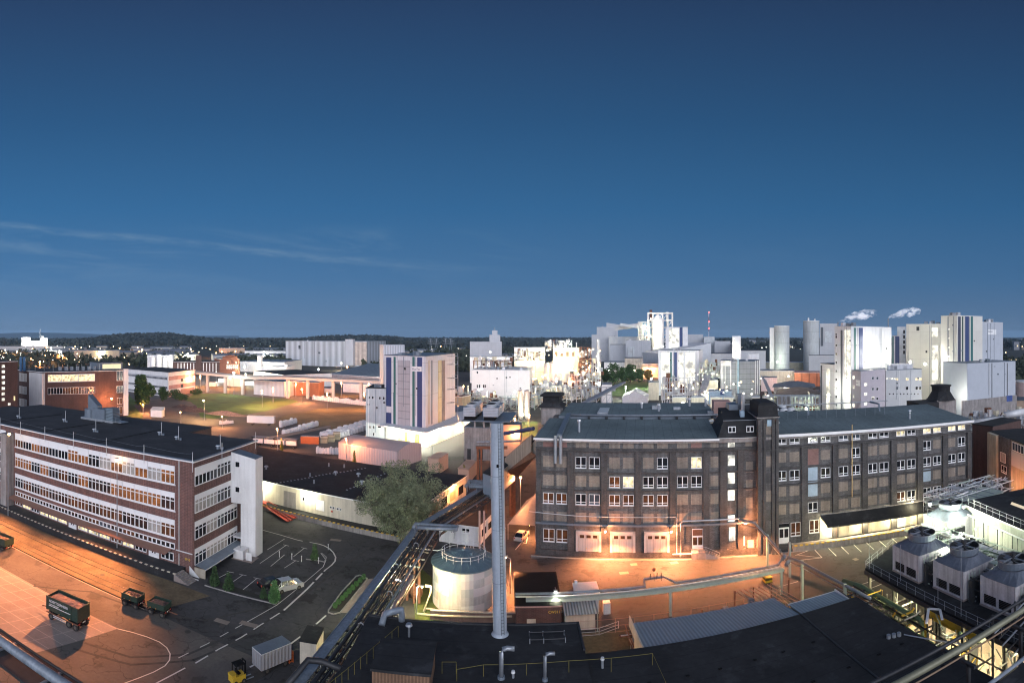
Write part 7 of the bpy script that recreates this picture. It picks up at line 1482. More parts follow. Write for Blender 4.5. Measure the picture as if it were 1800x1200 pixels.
# back plant on the skyline
def sk(label, x0, x1, yb, yt, dp, wall, r_, roof=cladg, cat='plant building', name='plant_building', r2=None, slope=0): return simple(label, x0, x1, yb, yt, dp, wall, roof, cat, name, r_, r2, slope)
kb_ = sk('tall grey slab building with slanting top, left end of the skyline plant', 1049, 1086, 640, 575, 60, cladg, 860)
q = MB(); q.prism([(15, -.1), (62, -.1), (32, 40), (15, 40)], Z(575, 860), [Z(567, 860), Z(575, 860), Z(575, 860), Z(567, 860)], cladg); q.box(-8, 0, 0, 30, 0, Z(588, 860), cladg); q.build('upper_block', kb_.root)
sk('wide pale grey plant hall in the skyline group, under the slab building', 1070, 1126, 640, 592, 40, M('pale_grey_cladding', (.54, .57, .61), .6, var=.1), 840, white)
c3 = sk('grey box hall with dark roof before the skyline plant, left', 1072, 1100, 640, 606, 40, cladg, 760, cladd); c4 = sk('bigger grey box hall with dark roof before the skyline plant, right', 1100, 1144, 640, 598, 40, cladg, 740, cladd)
for x in (1104, 1108, 1112): c4.R('f', x, x + 3, 609, 628, M('silo_grey', (.50, .54, .57), .5), 'silo', 2.0)
sh_ = Bld('gable_hall', 'pale gabled long hall before the grey box halls of the skyline plant', 'hall', PR(1129, 600), PR(1160, 560), 22, depth=60, wall=M('pale_grey_cladding', (.54, .57, .61)), roof=clad, slope=10)
sk('low white hall with grey roof left of the pale concrete building', 1062, 1098, 655, 637, 30, white, 560, claddk); sk('pale concrete building behind the row of trees', 1098, 1130, 662, 630, 30, render_, 540, cladd)
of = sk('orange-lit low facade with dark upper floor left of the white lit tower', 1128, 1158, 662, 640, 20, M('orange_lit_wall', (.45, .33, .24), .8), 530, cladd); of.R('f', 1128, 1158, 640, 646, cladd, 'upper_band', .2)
# preheater tower
ph_ = lattice_frame('preheater_tower', 'tall open concrete frame tower, the highest of the skyline plant', 1139, 1182, 800, Z(550, 800), 5, 7, M('pale_frame', (.52, .53, .55), .8), 22, 2.0, 'tower', 0)
q = MB(); q.box(6, 22, 4, 20, 0, Z(563, 800), white); q.tube([(28, 8, 0), (28, 8, Z(548, 800))], 2.2, clad, 10); q.tube([(4, 8, 60), (4, 8, Z(544, 800))], 2, M('dark_red_cap', (.12, .04, .03), .8), 8); q.cyl(14, 0, 20, 62, 9, 9, 16, white); q.cyl(14, 0, 62, 70, 9, 2, 16, white); q.cyl(-10, 2, 20, 56, 4.5, 4.5, 12, white); q.build('cyclones', ph_)
lattice_frame('process_structure', 'bright lit process frame with round vessels left of the highest tower', 1122, 1142, 780, Z(566, 780), 3, 6, steel, 16, 1.0, 'steel frame', 40)
q = MB(); q.beam((*PR(1078, 800), 50), (*PR(1128, 800), 56), 5, 6, cladg); q.beam((*PR(1090, 790), 56), (*PR(1124, 790), 52), 6, 4, steel); tag(q.build('conveyor_bridge'), 'grey conveyor gallery running to the highest tower of the skyline plant', 'conveyor')
lp_ = coldp
t1 = sk('white tower with large lit glazing and blue stripe in front of the highest tower', 1170, 1197, 640, 575, 20, white, 600, white, 'production tower', 'lit_tower'); t1.R('f', 1176, 1193, 577, 612, lp_, 'lit_glazing', .3); t1.R('f', 1195, 1199.5, 575, 612, navy, 'navy_stripe', .4); sk('narrow white side block of the lit tower on the skyline', 1200, 1209, 640, 575, 20, white, 600, white, 'production tower', 'lit_tower')
t2 = Bld('lit_tower', 'white tower with three lit glazed columns and navy and green stripes, centre right', 'production tower', PR(1157, 372), PR(1229, 372), 30.2, pB=PR(1235, 392), wall=clad, roof=claddk, lip=.15)
for x0, x1, m, nm in ((1162, 1177, lp_, 'lit_glazing'), (1178, 1181, teal, 'green_stripe'), (1184, 1190, navy, 'navy_stripe'), (1193, 1201, lp_, 'lit_glazing'), (1205, 1221, lp_, 'lit_glazing')): t2.R('f', x0, x1, 619, 684, m, nm, .12)
for i, (x0, x1, yt) in enumerate(((1207, 1236, 588), (1237, 1256, 592), (1256, 1284, 600), (1284, 1300, 604))): sk(('grey block right behind the skyline lit tower', 'pale grey block before the skyline, second right of the skyline lit tower', 'low grey skyline block left of the slim white shaft', 'low grey skyline block just behind the slim white shaft')[i], x0, x1, 640, yt, 30, (cladg, M('silo_grey', (.50, .54, .57)), cladg, cladd)[i], 700 - i * 30, clad)
ws = sk('slim white shaft building with lit floors', 1287, 1302, 660, 591, 12, clad, 470, white, 'tower', 'shaft_building'); ws.R('f', 1288, 1291, 594, 630, lp_, 'lit_strip', .15)
sk('grey hall left of the slim white shaft', 1250, 1292, 655, 622, 30, cladg, 520, cladd); sk('grey hall right of the slim white shaft', 1302, 1346, 655, 617, 30, cladg, 540, cladd); sk('small white roof house beside the slim white shaft', 1316, 1334, 650, 622, 12, clad, 480, cladg)
gs = sk('grey ribbed tower with white vertical tubes behind the brick factory', 1266, 1335, 700, 635, 24, M('grey_mesh_cladding', (.27, .28, .31), .6, var=.1, lines=[('z', 1.6, .2, .72), ('x', 1.2, .15, .8)]), 350, claddk, 'production tower', 'grey_tower')
for x in (1267, 1270, 1274, 1284, 1327, 1331, 1334): gs.R('f', x, x + 1.3, 633, 692, whitef, 'tube', .5)
gs.R('f', 1296, 1299, 630, 692, M('pale_blue_sheet', (.3, .42, .52), .5), 'blue_tube', .6); gs.R('f', 1268, 1284, 634, 643, lp_, 'lit_band', .2)
bx_ = Bld('blue_shed', 'pale blue curved metal shed before the grey ribbed tower', 'shed', PR(1246, 262), PR(1286, 262), 13.6, depth=8, wall=MATS['pale_blue_sheet'], roof=steel); bx_.R('f', 1266, 1273, 684, 694, navy, 'shutter', .1)
for i, (x0, x1) in enumerate(((1182, 1206), (1215, 1239), (1249, 1270), (1272, 1289), (1322, 1336), (1342, 1356))): simple(('white cabin, first from the left in the row behind the brick factory roof', 'white cabin, second in the row behind the brick factory roof', 'white cabin, third in the row behind the brick factory roof', 'white cabin, fourth in the row behind the brick factory roof', 'white cabin left of the striped skylights roof', 'white cabin, last in the row behind the brick factory roof')[i], x0, x1, 760, 699, 4, cream, whsteel, 'cabin', 'roof_cabin', 215)
q = MB()
for i in range(6): q.tube([(*PR(1224 + i * 2, 300), 4), (*PR(1240 + i * 2, 300), 19)], .35, steel, 6)
tag(q.build('sloping_pipes'), 'steep bundle of grey pipes left of the grey ribbed tower', 'pipes'); q = MB()
for i in range(5): q.tube([(*PR(1338 + i * 2, 280), 20 - i * .6), (*PR(1352 + i * 2, 275), 11 - i * .4)], .22, steel, 6)
tag(q.build('sloping_pipes'), 'steep bundle of dark pipes right of the grey ribbed tower', 'pipes')
lattice_frame('vent_grid', 'dense white piping at the foot of the white lit tower', 1164, 1226, 300, 17, 14, 3, whsteel, 6, .3, 'pipework', 60)
mast = thing('radio_mast', 'red and white radio mast with red lamps on the horizon', 'radio mast', PR(1246, 1500), 0); q = MB()
for i in range(8): q.tube([(0, 0, i * 13), (0, 0, i * 13 + 13)], .7, (M('faded_red', (.30, .10, .09), .7), whitef)[i % 2], 6)
q.build('mast', mast); [bulb(mast, (0, -1.5, z), 1.2, bulbr) for z in (60, 78, 104)]
# silos, right hand skyline
slm = M('silo_ribbed', (.50, .54, .56), .6, var=.12, vs=.08, streak=.25, lines=[('z', 5.5, .2, .8)])
def bigsilo(label, px, r_, rad, yt, m=slm, top=0):
    t = thing('concrete_silo', label, 'silo', PR(px, r_), 0); zt = Z(yt, r_); MB().cyl(0, 0, 0, zt, rad, rad, 28, m).build('shell', t, False); q = MB(); q.cyl(0, 0, zt, zt + .8, rad * 1.01, rad * 1.01, 28, whsteel)
    if top: q.cyl(-rad * .4, 0, zt, zt + 4, 1.2, .8, 8, whsteel); q.cyl(rad * .5, 0, zt, zt + 3, 1.0, .8, 8, whsteel)
    q.build('cap', t); return t
bigsilo('pale round silo, the left one on the right-hand skyline', 1374.5, 560, 7.6, 574); bigsilo('pale round silo, the taller one on the right-hand skyline', 1426, 600, 8.8, 565, slm, 1)
lattice_frame('stair_tower', 'narrow greenish lit stair tower beside the left skyline silo', 1354, 1361, 560, Z(577, 560), 2, 9, greenp, 5, .5, 'stair tower', 24); sk('small white head house on the stair tower beside the left skyline silo', 1353, 1361, 600, 576, 6, white, 559, white, 'head house', 'head_house')
sb_ = sk('grey block with dark vertical stripes beside the taller skyline silo', 1441, 1472, 650, 569, 20, cladg, 600, clad)
sb_.R('f', 1443, 1447, 575, 608, cladd, 'stripe', .4); sb_.R('f', 1450, 1462, 582, 602, MATS['silo_grey'], 'panel', .5)
sk('long low pale building before the skyline silos', 1338, 1440, 648, 637, 20, M('olive_lit_wall', (.42, .42, .33), .8), 610, cladg); sk('low dark workshop behind the grey white tower', 1422, 1466, 640, 625, 20, cladg, 540, cladd)
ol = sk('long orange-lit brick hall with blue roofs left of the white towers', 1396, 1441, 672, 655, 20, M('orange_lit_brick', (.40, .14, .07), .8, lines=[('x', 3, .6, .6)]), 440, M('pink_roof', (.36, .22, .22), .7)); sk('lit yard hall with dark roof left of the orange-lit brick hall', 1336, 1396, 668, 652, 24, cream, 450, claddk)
for i, (lb, x0, x1, yt, r_, m) in enumerate((('grey shallow hipped roof hall behind the brick factory, upper', 1360, 1432, 676, 330, M('grey_roof_sheet', (.17, .19, .22), .6)), ('orange-lit shallow roof hall behind the brick factory, lower', 1366, 1440, 688, 290, M('peach_roof_sheet', (.42, .32, .24), .7)))):
    x, y = PR(x0, r_); x1_, y1_ = PR(x1, r_); h_ = Z(yt, r_) - 1.4; b = Bld('hipped_hall', lb, 'hall', (x, y), (x1_, y1_), h_, depth=22, wall=render_, roof=None); q = MB(); w_ = b.w; c5 = [(-.8, -.8, h_), (w_ + .8, -.8, h_), (w_ + .8, 23, h_), (-.8, 23, h_)]; r2_ = [(w_ * .4, 11, h_ + 2.8), (w_ * .6, 11, h_ + 2.8)]
    for f in ((c5[0], c5[1], r2_[1], r2_[0]), (c5[1], c5[2], r2_[1]), (c5[2], c5[3], r2_[0], r2_[1]), (c5[3], c5[0], r2_[0])): q.face(f, m)
    q.build('roof', b.root)
lattice_frame('truss_bridge', 'grey truss bridge just behind the right half of the brick factory', 1352, 1441, 215, 4.0, 12, 1, steel, 4, .35, 'truss bridge', 0, z0=12.6)
lattice_frame('green_yard', 'pale green lit pipework between the truss bridge and the white towers', 1392, 1440, 235, 14, 8, 3, greenp, 6, .35, 'pipework', 50)
# the white towers on the right
wl = M('warm_white_cladding', (.62, .61, .56), .6, var=.08, vs=.1, lines=[('x', 4, .1, .9), ('z', 7, .1, .88)])
T0 = Bld('white_tower', 'grey-white tower wing with dark edge stripes at the left of the right-hand white towers', 'production tower', PR(1442, 262), PR(1467, 250), Z(640, 256), depth=12, wall=clad, roof=cladd, lip=.1); T0.R('f', 1443, 1445, 642, 722, cladd, 'stripe', .15); T0.R('f', 1453, 1459, 648, 722, lp_, 'lit_strip', .12)
T1 = Bld('white_tower', 'tall white tower with three bright floodlights and thin blue and green stripes', 'production tower', PR(1467, 246), PR(1496, 238), Z(574, 240), pB=PR(1567, 272), wall=clad, roof=clad, lip=.1)
for x0, x1, m, nm in ((1478, 1481, cladd, 'stripe'), (1485, 1495, lp_, 'lit_strip')): T1.R('f', x0, x1, 580, 722, m, nm, .12)
for i in range(9): T1.Wn('f', 1469, 1471, 590 + i * 15, 594 + i * 15, 'plain', 'd', -.02)
for x0, x1, m, nm in ((1501, 1504.5, teal, 'green_stripe'), (1509.5, 1516.5, navy, 'navy_stripe'), (1541, 1567, clad, 'lower_panel')): T1.R('r', x0, x1, 576, 650, m, nm, .12) if nm != 'lower_panel' else None
for z in (595, 616, 637):
    u_, r_ = T1.u('r', 1521); p_, an = T1.place('r', u_); c, s = math.cos(T1.rot), math.sin(T1.rot); x, y = T1.pL.x + p_.x * c - p_.y * s, T1.pL.y + p_.x * s + p_.y * c; nx, ny = math.sin(an + T1.rot), -math.cos(an + T1.rot)
    wall_lamp(('uppermost', 'middle', 'lowest')[(595, 616, 637).index(z)] + ' of three bright floodlights on the tall white tower', (x + nx * 2.2, y + ny * 2.2), Z(z, r_), 800, WHI, bulbw, .45, 1.2, (nx, ny), name='floodlight')
S1 = Bld('stripe_block', 'narrow block with green and navy stripes behind the tall white tower', 'production tower', PR(1568, 300), PR(1581, 300), Z(590, 300), depth=10, wall=clad, roof=claddk, lip=.05); S1.R('f', 1568.5, 1571, 591, 640, teal, 'green_stripe'); S1.R('f', 1573.5, 1581, 591, 640, navy, 'navy_stripe')
S2 = Bld('louvre_block', 'grey louvred block between the right-hand white towers', 'plant building', PR(1577, 320), PR(1592, 320), Z(575, 320), depth=10, wall=MATS['silo_grey'], roof=clad, lip=.05)
for i in range(5): S2.R('f', 1587.5, 1591, 580 + i * 9, 586 + i * 9, darkst, 'louvre', .1)
W1 = Bld('windowed_block', 'lilac-grey lower block with round lit windows in front of the tall white tower', 'plant building', PR(1497, 222), PR(1513, 216), Z(652, 219), pB=PR(1556, 232), wall=M('lilac_render', (.42, .39, .44), .8, var=.08), roof=claddk, lip=.15)
W1.Wn('f', 1499, 1502, 660, 666, 'plain', 'c'); [W1.Wn('f', 1499, 1502, 677 + i * 16, 683 + i * 16, 'plain', 'c') for i in range(3)]
for x, y in ((1519, 673), (1519, 690), (1519, 707), (1532, 697)): W1.Wn('r', x, x + 5, y, y + 5, 'plain', 'c')
for x in (1532, 1540): W1.Wn('r', x, x + 4, 662, 667, 'one', 'b'); W1.Wn('r', x, x + 4, 681, 686, 'one', 'd' if x > 1535 else 'b'); W1.Wn('r', x, x + 3.5, 698, 703, 'one', 'd')
W1.R('f', 1505, 1512, 668, 678, signw, 'sign_panel', .1); u_, r_ = W1.u('f', 1505.4); text(W1.root, 'BlueTec', (u_, -.13, Z(673, r_)), .46, navy)
W2 = Bld('windowed_block', 'wider grey-white lower block with rows of small windows right of the lilac block', 'plant building', PR(1557, 236), PR(1620, 244), Z(650, 240), depth=16, wall=M('grey_white_render', (.43, .45, .48), .8, var=.08, lines=[('x', 5, .06, .8)]), roof=claddk, lip=.15)
for x in (1574, 1592, 1609, 1615): W2.Wn('f', x, x + 5, 664, 668.5, 'one', 'w'); W2.Wn('f', x, x + 4.5, 679, 685, 'one', 'd' if x > 1590 else 'b')
for i in range(5): W2.Wn('f', 1549 + i * 4.5 + 9, 1552 + i * 4.5 + 9, 664, 666.5, 'plain', 'c')
for i in range(9): W2.Wn('f', 1563 + i * 6.2, 1565 + i * 6.2, 691, 693, 'plain', 'd')
q = MB(); q.box(4, 14, 2, 9, W2.h, W2.h + 2.4, clad); [q.tube([(x, 1, W2.h), (x, 1, W2.h + 3)], .06, whsteel, 4) for x in range(0, 15, 2)]; q.cyl(-1, -1, W2.h - 18, W2.h + 1, .25, .25, 6, redp); q.build('roof_plant', W2.root)
T2 = Bld('cream_tower', 'cream lit tower slab with bright stair glazing, middle of the right-hand white towers', 'production tower', PR(1593, 290), PR(1654, 283), Z(570, 286), depth=14, wall=wl, roof=whsteel, lip=.1)
T2.R('f', 1638, 1648, 576, 592, lp_, 'lit_strip', .12); T2.R('f', 1638, 1648, 607, 676, lp_, 'lit_strip', .12); T2.R('f', 1611, 1616, 574, 581, darkst, 'opening', .1); T2.R('f', 1627, 1630, 616, 620, darkst, 'opening', .1)
T3 = Bld('main_tower', 'tallest white tower with navy, blue and green stripes, right-hand group', 'production tower', PR(1654, 262), PR(1682, 254), Z(555, 256), pB=PR(1727, 268), wall=wl, roof=whsteel, lip=.1)
for i in range(5): T3.Wn('f', 1666, 1669, 577 + i * 16, 580 + i * 16, 'plain', 'c')
for x0, x1, m, nm in ((1684, 1688.5, M('dark_navy_stripe', (.015, .025, .07), .5), 'dark_stripe'), (1691, 1693, M('dark_green_stripe', (.02, .06, .05), .5), 'dark_green_stripe'), (1696, 1703, navy, 'navy_stripe'), (1706.5, 1710, teal, 'green_stripe')): T3.R('r', x0, x1, 556, 697, m, nm, .12)
T4 = Bld('side_tower', 'lower grey-blue tower with small sign panel right of the tallest white tower', 'production tower', PR(1727, 270), PR(1763, 282), Z(567, 276), depth=14, wall=M('grey_blue_cladding', (.42, .46, .52), .6, var=.06), roof=whsteel, lip=.1); T4.R('f', 1736, 1751, 579, 588, signw, 'sign_panel', .1); u_, r_ = T4.u('f', 1737); text(T4.root, 'BlueTec', (u_, -.13, Z(583.5, r_)), 1.0, navy)
T5 = Bld('base_block', 'broad grey-blue block on a pale concrete base, right foot of the tallest tower', 'production tower', PR(1700, 240), PR(1785, 262), Z(637, 250), depth=16, wall=MATS['grey_blue_cladding'], roof=claddk, lip=.1, z0=0)
T5.R('f', 1690, 1786, 699, 730, render_, 'concrete_base', .5); T5.R('f', 1768, 1778, 695, 705, M('blue_door', (.03, .07, .25), .5), 'door', .62); T5.R('f', 1743, 1744, 638, 700, darkst, 'joint', .1); T5.R('f', 1770, 1771, 638, 695, darkst, 'joint', .1)
clut = lattice_frame('ground_pipework', 'tangle of silver pipes and vessels before the base of the tallest tower', 1700, 1800, 205, 7, 16, 2, steel, 6, .25, 'pipework', 150, z0=3)
q = MB(); q.tube([(*PR(1712, 185), 10.8), (*PR(1762, 190), 11.4)], 1.2, whsteel, 14); q.tube([(*PR(1766, 185), 13.4), (*PR(1800, 190), 14)], 1.2, whsteel, 14); tag(q.build('horizontal_vessels', smooth=True), 'long white horizontal pipes over the dark annex roof at the right edge', 'pipes')
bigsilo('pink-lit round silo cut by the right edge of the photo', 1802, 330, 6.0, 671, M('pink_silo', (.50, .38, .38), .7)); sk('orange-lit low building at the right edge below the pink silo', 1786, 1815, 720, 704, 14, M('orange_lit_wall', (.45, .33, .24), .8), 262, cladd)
# steam plumes: two small drifting clouds of vapour, whitened by emission of their own
def plume(label, px0, py0, px1, py1, r_, th, seed):
    a = Vector((*PR(px0, r_), Z(py0, r_))); b = Vector((*PR(px1, r_), Z(py1, r_))); q = MB(); rr = random.Random(seed); n_ = 14
    pts = []; rad = []
    for i in range(n_ + 1):
        f = i / n_; pts.append(a.lerp(b, f) + Vector((0, 0, math.sin(f * 2.6) * 2.0 + rr.gauss(0, .35)))); rad.append(th * (.25 + 1.0 * min(1, f * 2.2)) * (1 - max(0, f - .7) * 1.6) * rr.uniform(.8, 1.2))
    q.tube(pts, rad, steam, 14); return tag(q.build('steam_plume', smooth=True), label, 'steam')
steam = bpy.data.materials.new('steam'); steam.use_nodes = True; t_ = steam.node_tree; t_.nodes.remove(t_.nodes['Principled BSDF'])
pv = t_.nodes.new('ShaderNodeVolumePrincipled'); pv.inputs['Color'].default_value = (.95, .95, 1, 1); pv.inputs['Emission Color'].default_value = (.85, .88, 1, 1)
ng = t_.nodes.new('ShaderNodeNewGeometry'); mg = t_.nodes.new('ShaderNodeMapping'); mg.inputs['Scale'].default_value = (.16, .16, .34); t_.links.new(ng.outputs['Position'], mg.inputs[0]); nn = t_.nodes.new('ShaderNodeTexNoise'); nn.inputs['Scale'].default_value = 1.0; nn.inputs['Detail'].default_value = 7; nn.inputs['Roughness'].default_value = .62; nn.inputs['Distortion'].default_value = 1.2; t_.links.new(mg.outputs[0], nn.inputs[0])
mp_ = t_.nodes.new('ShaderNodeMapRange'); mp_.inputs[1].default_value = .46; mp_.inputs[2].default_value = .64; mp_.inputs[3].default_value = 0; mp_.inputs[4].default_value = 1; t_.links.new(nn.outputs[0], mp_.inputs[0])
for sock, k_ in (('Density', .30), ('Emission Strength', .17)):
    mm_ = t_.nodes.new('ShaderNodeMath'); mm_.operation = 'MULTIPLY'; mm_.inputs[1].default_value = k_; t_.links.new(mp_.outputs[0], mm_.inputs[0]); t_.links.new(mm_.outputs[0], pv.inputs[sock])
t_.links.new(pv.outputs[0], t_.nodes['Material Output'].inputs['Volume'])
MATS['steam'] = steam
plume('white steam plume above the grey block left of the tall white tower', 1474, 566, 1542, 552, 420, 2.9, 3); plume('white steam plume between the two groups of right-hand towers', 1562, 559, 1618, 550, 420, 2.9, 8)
for lb, px, yt in (('thin bluish stack under the left steam plume', 1473, 566), ('thin bluish stack under the right steam plume', 1561.5, 559)): tag(MB().tube([(*PR(px, 420), 0), (*PR(px, 420), Z(yt, 420))], .5, pipeb, 8).build('stack'), lb, 'chimney')
# floodlights of the plant
for lb, px, r_, z, wt, c in (('floodlight before the white windowless factory block', 905, 300, 9, 6500, WHI), ('floodlight left of the white windowless factory block', 842, 304, 9, 5500, WHI), ('very bright lamp high on the centre of the process plant', 985, 412, 27, 24000, YEL), ('very bright lamp between the silos of the process plant', 989, 396, 17, 16000, YEL),
    ('bright lamp at the left part of the process plant', 930, 418, 20, 16000, YEL), ('bright lamp on top of the process plant', 1003, 415, 33, 9000, WHI), ('bright lamp at the foot of the slim white stack', 1052, 392, 5, 12000, WHI), ('bright lamp at the foot of the two steel silos', 918, 256, 3, 5000, YEL),
    ('lamp by the pipe rack before the process plant', 975, 318, 5, 6000, YEL), ('lamp at the rusty steel tower of the process plant', 1026, 412, 12, 9000, (1, .75, .4)), ('lamp on the rear of the process plant', 957, 470, 24, 9000, YEL), ('lamp over the roof behind the windowless factory block', 862, 455, 26, 12000, WHI),
    ('lamp on the highest tower of the skyline plant', 1150, 775, 60, 20000, WHI), ('lamp on the process frame of the skyline plant', 1131, 765, 48, 26000, YEL), ('lamp at the middle of the skyline plant', 1150, 770, 36, 26000, YEL), ('lamp at the foot of the white tower with lit columns', 1192, 330, 11, 6500, WHI), ('lamp right of the white tower with lit columns', 1245, 345, 12, 9000, WHI),
    ('lamp beside the slim white shaft building', 1293, 455, 25, 7000, WHI), ('lamp over the first white cabins behind the brick factory', 1200, 205, 14.5, 1500, GRN), ('lamp over the third white cabin behind the brick factory', 1260, 205, 14.5, 1500, GRN), ('lamp over the yard hall left of the orange-lit brick hall', 1386, 430, 8, 8000, WHI), ('lamp near the pale building before the skyline silos', 1366, 540, 14, 9000, GRN),
    ('lamp in the gap between the tall white tower and cream slab', 1600, 262, 27, 6500, WHI), ('lamp at the front of the cream tower slab', 1626, 262, 26, 6500, (1, .95, .78)), ('lamp at the left foot of the tallest white tower', 1672, 236, 12, 4500, WHI), ('lamp on the lower grey-white block roof', 1555, 250, 30, 1600, WHI), ('green lamp of the pipework left of the white towers', 1418, 225, 10, 4000, GRN), ('lamp by the left wing of the tall white tower', 1456, 238, 14, 4500, WHI)):
    glow(lb, PR(px, r_), z, wt, c, bulbw, .55, pole=False)
wall_lamp('orange lamp at the foot of the process plant silos', PR(1000, 385), 8, 9000, SOD, bulbo, .5, 1.0, name='floodlight')
for lb, x, y, w_ in (('orange lamp lighting the meadow behind the sloping gallery', 925, 748, 5000), ('orange lamp by the hipped roof hall', 1400, 690, 9000), ('orange lamp before the orange-lit facade beyond the trees', 1142, 664, 22000), ('orange lamp in the lane right of the chimney', 915, 900, 3500), ('orange lamp before the small gable house', 815, 700, 7000)): mast_lamp(lb, P(x, y), 8, w_, SOD, bulbo, (0, -.5), .26)
# ================================================================ FAR FIELD: woods, hills, town, lights
hl = MB(); rr = random.Random(4)
def ridge(name, r_, a0, a1, prof, m, dpt, seg=90):
    q = MB(); rows = []
    for k_ in range(4):
        row = []
        for i in range(seg + 1):
            px = a0 + (a1 - a0) * i / seg; h_ = prof(px) * (0, 1, .8, 0)[k_]; rr_ = r_ + dpt * (0, .4, .7, 1)[k_]; t = (px - 900) / F; row.append((rr_ * math.sin(t), rr_ * math.cos(t), h_ - .2))
        rows.append(row)
    for a, b in zip(rows, rows[1:]):
        for i in range(seg): q.face([a[i], a[i + 1], b[i + 1], b[i]], m)
    o = q.build(name, smooth=True); return tag(o, kind='structure')
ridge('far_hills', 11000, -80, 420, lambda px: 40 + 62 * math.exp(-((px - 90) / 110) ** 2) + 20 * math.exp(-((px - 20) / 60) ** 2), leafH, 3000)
ridge('wooded_hill', 2500, 120, 400, lambda px: 36 * math.exp(-(abs(px - 262) / 88) ** 3.2), leafF, 900); ridge('low_hill', 2700, 520, 740, lambda px: 24 * math.exp(-(abs(px - 625) / 80) ** 4), leafF, 900)
def treemass(name, label, spec, m, seed, n_, szr):
    rr = random.Random(seed); q = MB()
    for _ in range(n_):
        px0, px1, r0, r1, zf = rr.choice(spec); px = rr.uniform(px0, px1); r_ = rr.uniform(r0, r1); x, y = PR(px, r_); s_ = rr.uniform(*szr) * (1 + r_ / 4000); z = zf(px, r_) ; k_ = 5
        for _2 in range(7):
            cx, cy, cz = x + rr.gauss(0, s_ * .5), y + rr.gauss(0, s_ * .5), z + s_ * rr.uniform(.3, 1.5); d1 = Vector((rr.gauss(0, 1), rr.gauss(0, 1), rr.gauss(0, 1))).normalized() * s_ * .55; d2 = d1.cross(Vector((rr.gauss(0, 1), rr.gauss(0, 1), rr.gauss(0, 1)))).normalized() * s_ * .5
            c = Vector((cx, cy, cz)); q.face([c - d1, c + d2, c + d1, c - d2], m)
    return tag(q.build(name), label, None, None, 'stuff')
h0 = lambda px, r_: 0
hw_ = lambda px, r_: 33 * math.exp(-(abs(px - 262) / 88) ** 3.2) * max(0, 1 - abs(r_ - 2860) / 500); hv_ = lambda px, r_: 22 * math.exp(-(abs(px - 625) / 80) ** 4) * max(0, 1 - abs(r_ - 3050) / 500)
leafF2 = M('near_wood_leaf', (.040, .050, .032), .9, var=.55, vs=.03, vs2=.2)
treemass('forest', 'dark mass of woods along the horizon', [(-20, 700, 1500, 3600, h0)] * 5 + [(130, 390, 2500, 3100, hw_)] * 4 + [(530, 730, 2700, 3300, hv_)] * 2 + [(700, 1100, 1500, 4200, h0)] * 3 + [(1230, 1820, 1600, 3600, h0)] * 3, leafF, 5, 9000, (5, 9.5))
treemass('wood_belt', 'belts of trees between the halls of the town', [(-20, 330, 620, 1350, h0)] * 3 + [(400, 510, 640, 900, h0)] * 2 + [(640, 930, 600, 1500, h0)] * 4 + [(1640, 1820, 420, 900, h0)] * 2 + [(1740, 1820, 330, 600, h0)] + [(380, 520, 900, 1500, h0)], leafF2, 6, 2600, (3, 6))
fm = [M('far_wall_pale', (.42, .43, .45), .8, var=.1), M('far_wall_grey', (.22, .23, .26), .8, var=.15), M('far_wall_warm', (.40, .33, .26), .8, var=.15), M('far_roof', (.16, .18, .22), .8)]
rr = random.Random(9); PM = []
for i in range(6):
    q = MB(); w_, d_, h_ = ((60, 30, 9), (90, 40, 8), (30, 16, 11), (24, 14, 17), (44, 20, 7), (16, 14, 22))[i]
    q.box(-w_ / 2, w_ / 2, 0, d_, 0, h_, fm[(0, 1, 2, 0, 2, 1)[i]]); q.prism([(-w_ / 2 - .5, -.5), (w_ / 2 + .5, -.5), (w_ / 2 + .5, d_), (-w_ / 2 - .5, d_)], h_, [h_ + .8, h_ + .8, h_ + 2.5, h_ + 2.5], fm[3])
    for k_ in range(int(w_ / 7)): q.box(-w_ / 2 + 2 + k_ * 7, -w_ / 2 + 5 + k_ * 7, -.1, 0, h_ * .4, h_ * .62, MATS['warm_lit_glass'] if (k_ * 7 + i) % 3 == 0 else glassb)
    PM.append(q.mesh('far_building'))
lbs = ('low pale industrial hall in the distance', 'long grey industrial hall in the distance', 'small warm coloured hall in the distance', 'pale block of flats in the distance', 'low warm hall among the far trees', 'narrow grey high block in the distance')
for (a, b, r0, r1, n_, ks) in ((-10, 330, 900, 1900, 46, (0, 1, 2, 4)), (400, 510, 850, 1500, 12, (0, 1, 4)), (700, 930, 800, 2600, 12, (0, 4, 2)), (1230, 1360, 1700, 3300, 16, (3, 2, 5)), (1380, 1470, 1500, 2600, 8, (3, 2)), (1650, 1815, 1500, 3400, 34, (3, 5, 2, 4)), (620, 680, 900, 1200, 3, (0,))):
    for _ in range(n_):
        k_ = rr.choice(ks); o = bpy.data.objects.new('far_building', PM[k_]); S.collection.objects.link(o); px = rr.uniform(a, b); o.location = (*PR(px, rr.uniform(r0, r1)), 0); o.rotation_euler = (0, 0, -(px - 900) / F + rr.uniform(-.3, .3)); tag(o, lbs[k_], 'far building', 'distant buildings ' + 'abcdef'[k_])
fp_ = simple('brightly lit white distant works with a thin mast near the left horizon', 38, 84, 640, 599, 60, white, white, 'factory', 'distant_works', 1500)
q = MB(); q.box(0, 24, -5, 30, 0, 36, white); q.box(50, 70, -5, 30, 0, 34, white); q.box(54, 60, -5, 20, 34, 39, white); q.tube([(50, 0, 0), (50, 0, 58)], .8, steel, 6); q.build('process_blocks', fp_.root)
for px in (45, 62, 78): glow('floodlight of the distant lit works near the left horizon', PR(px, 1420), 12, 220000, WHI, bulbw, 2.2, group='floodlights of the distant works', pole=False)
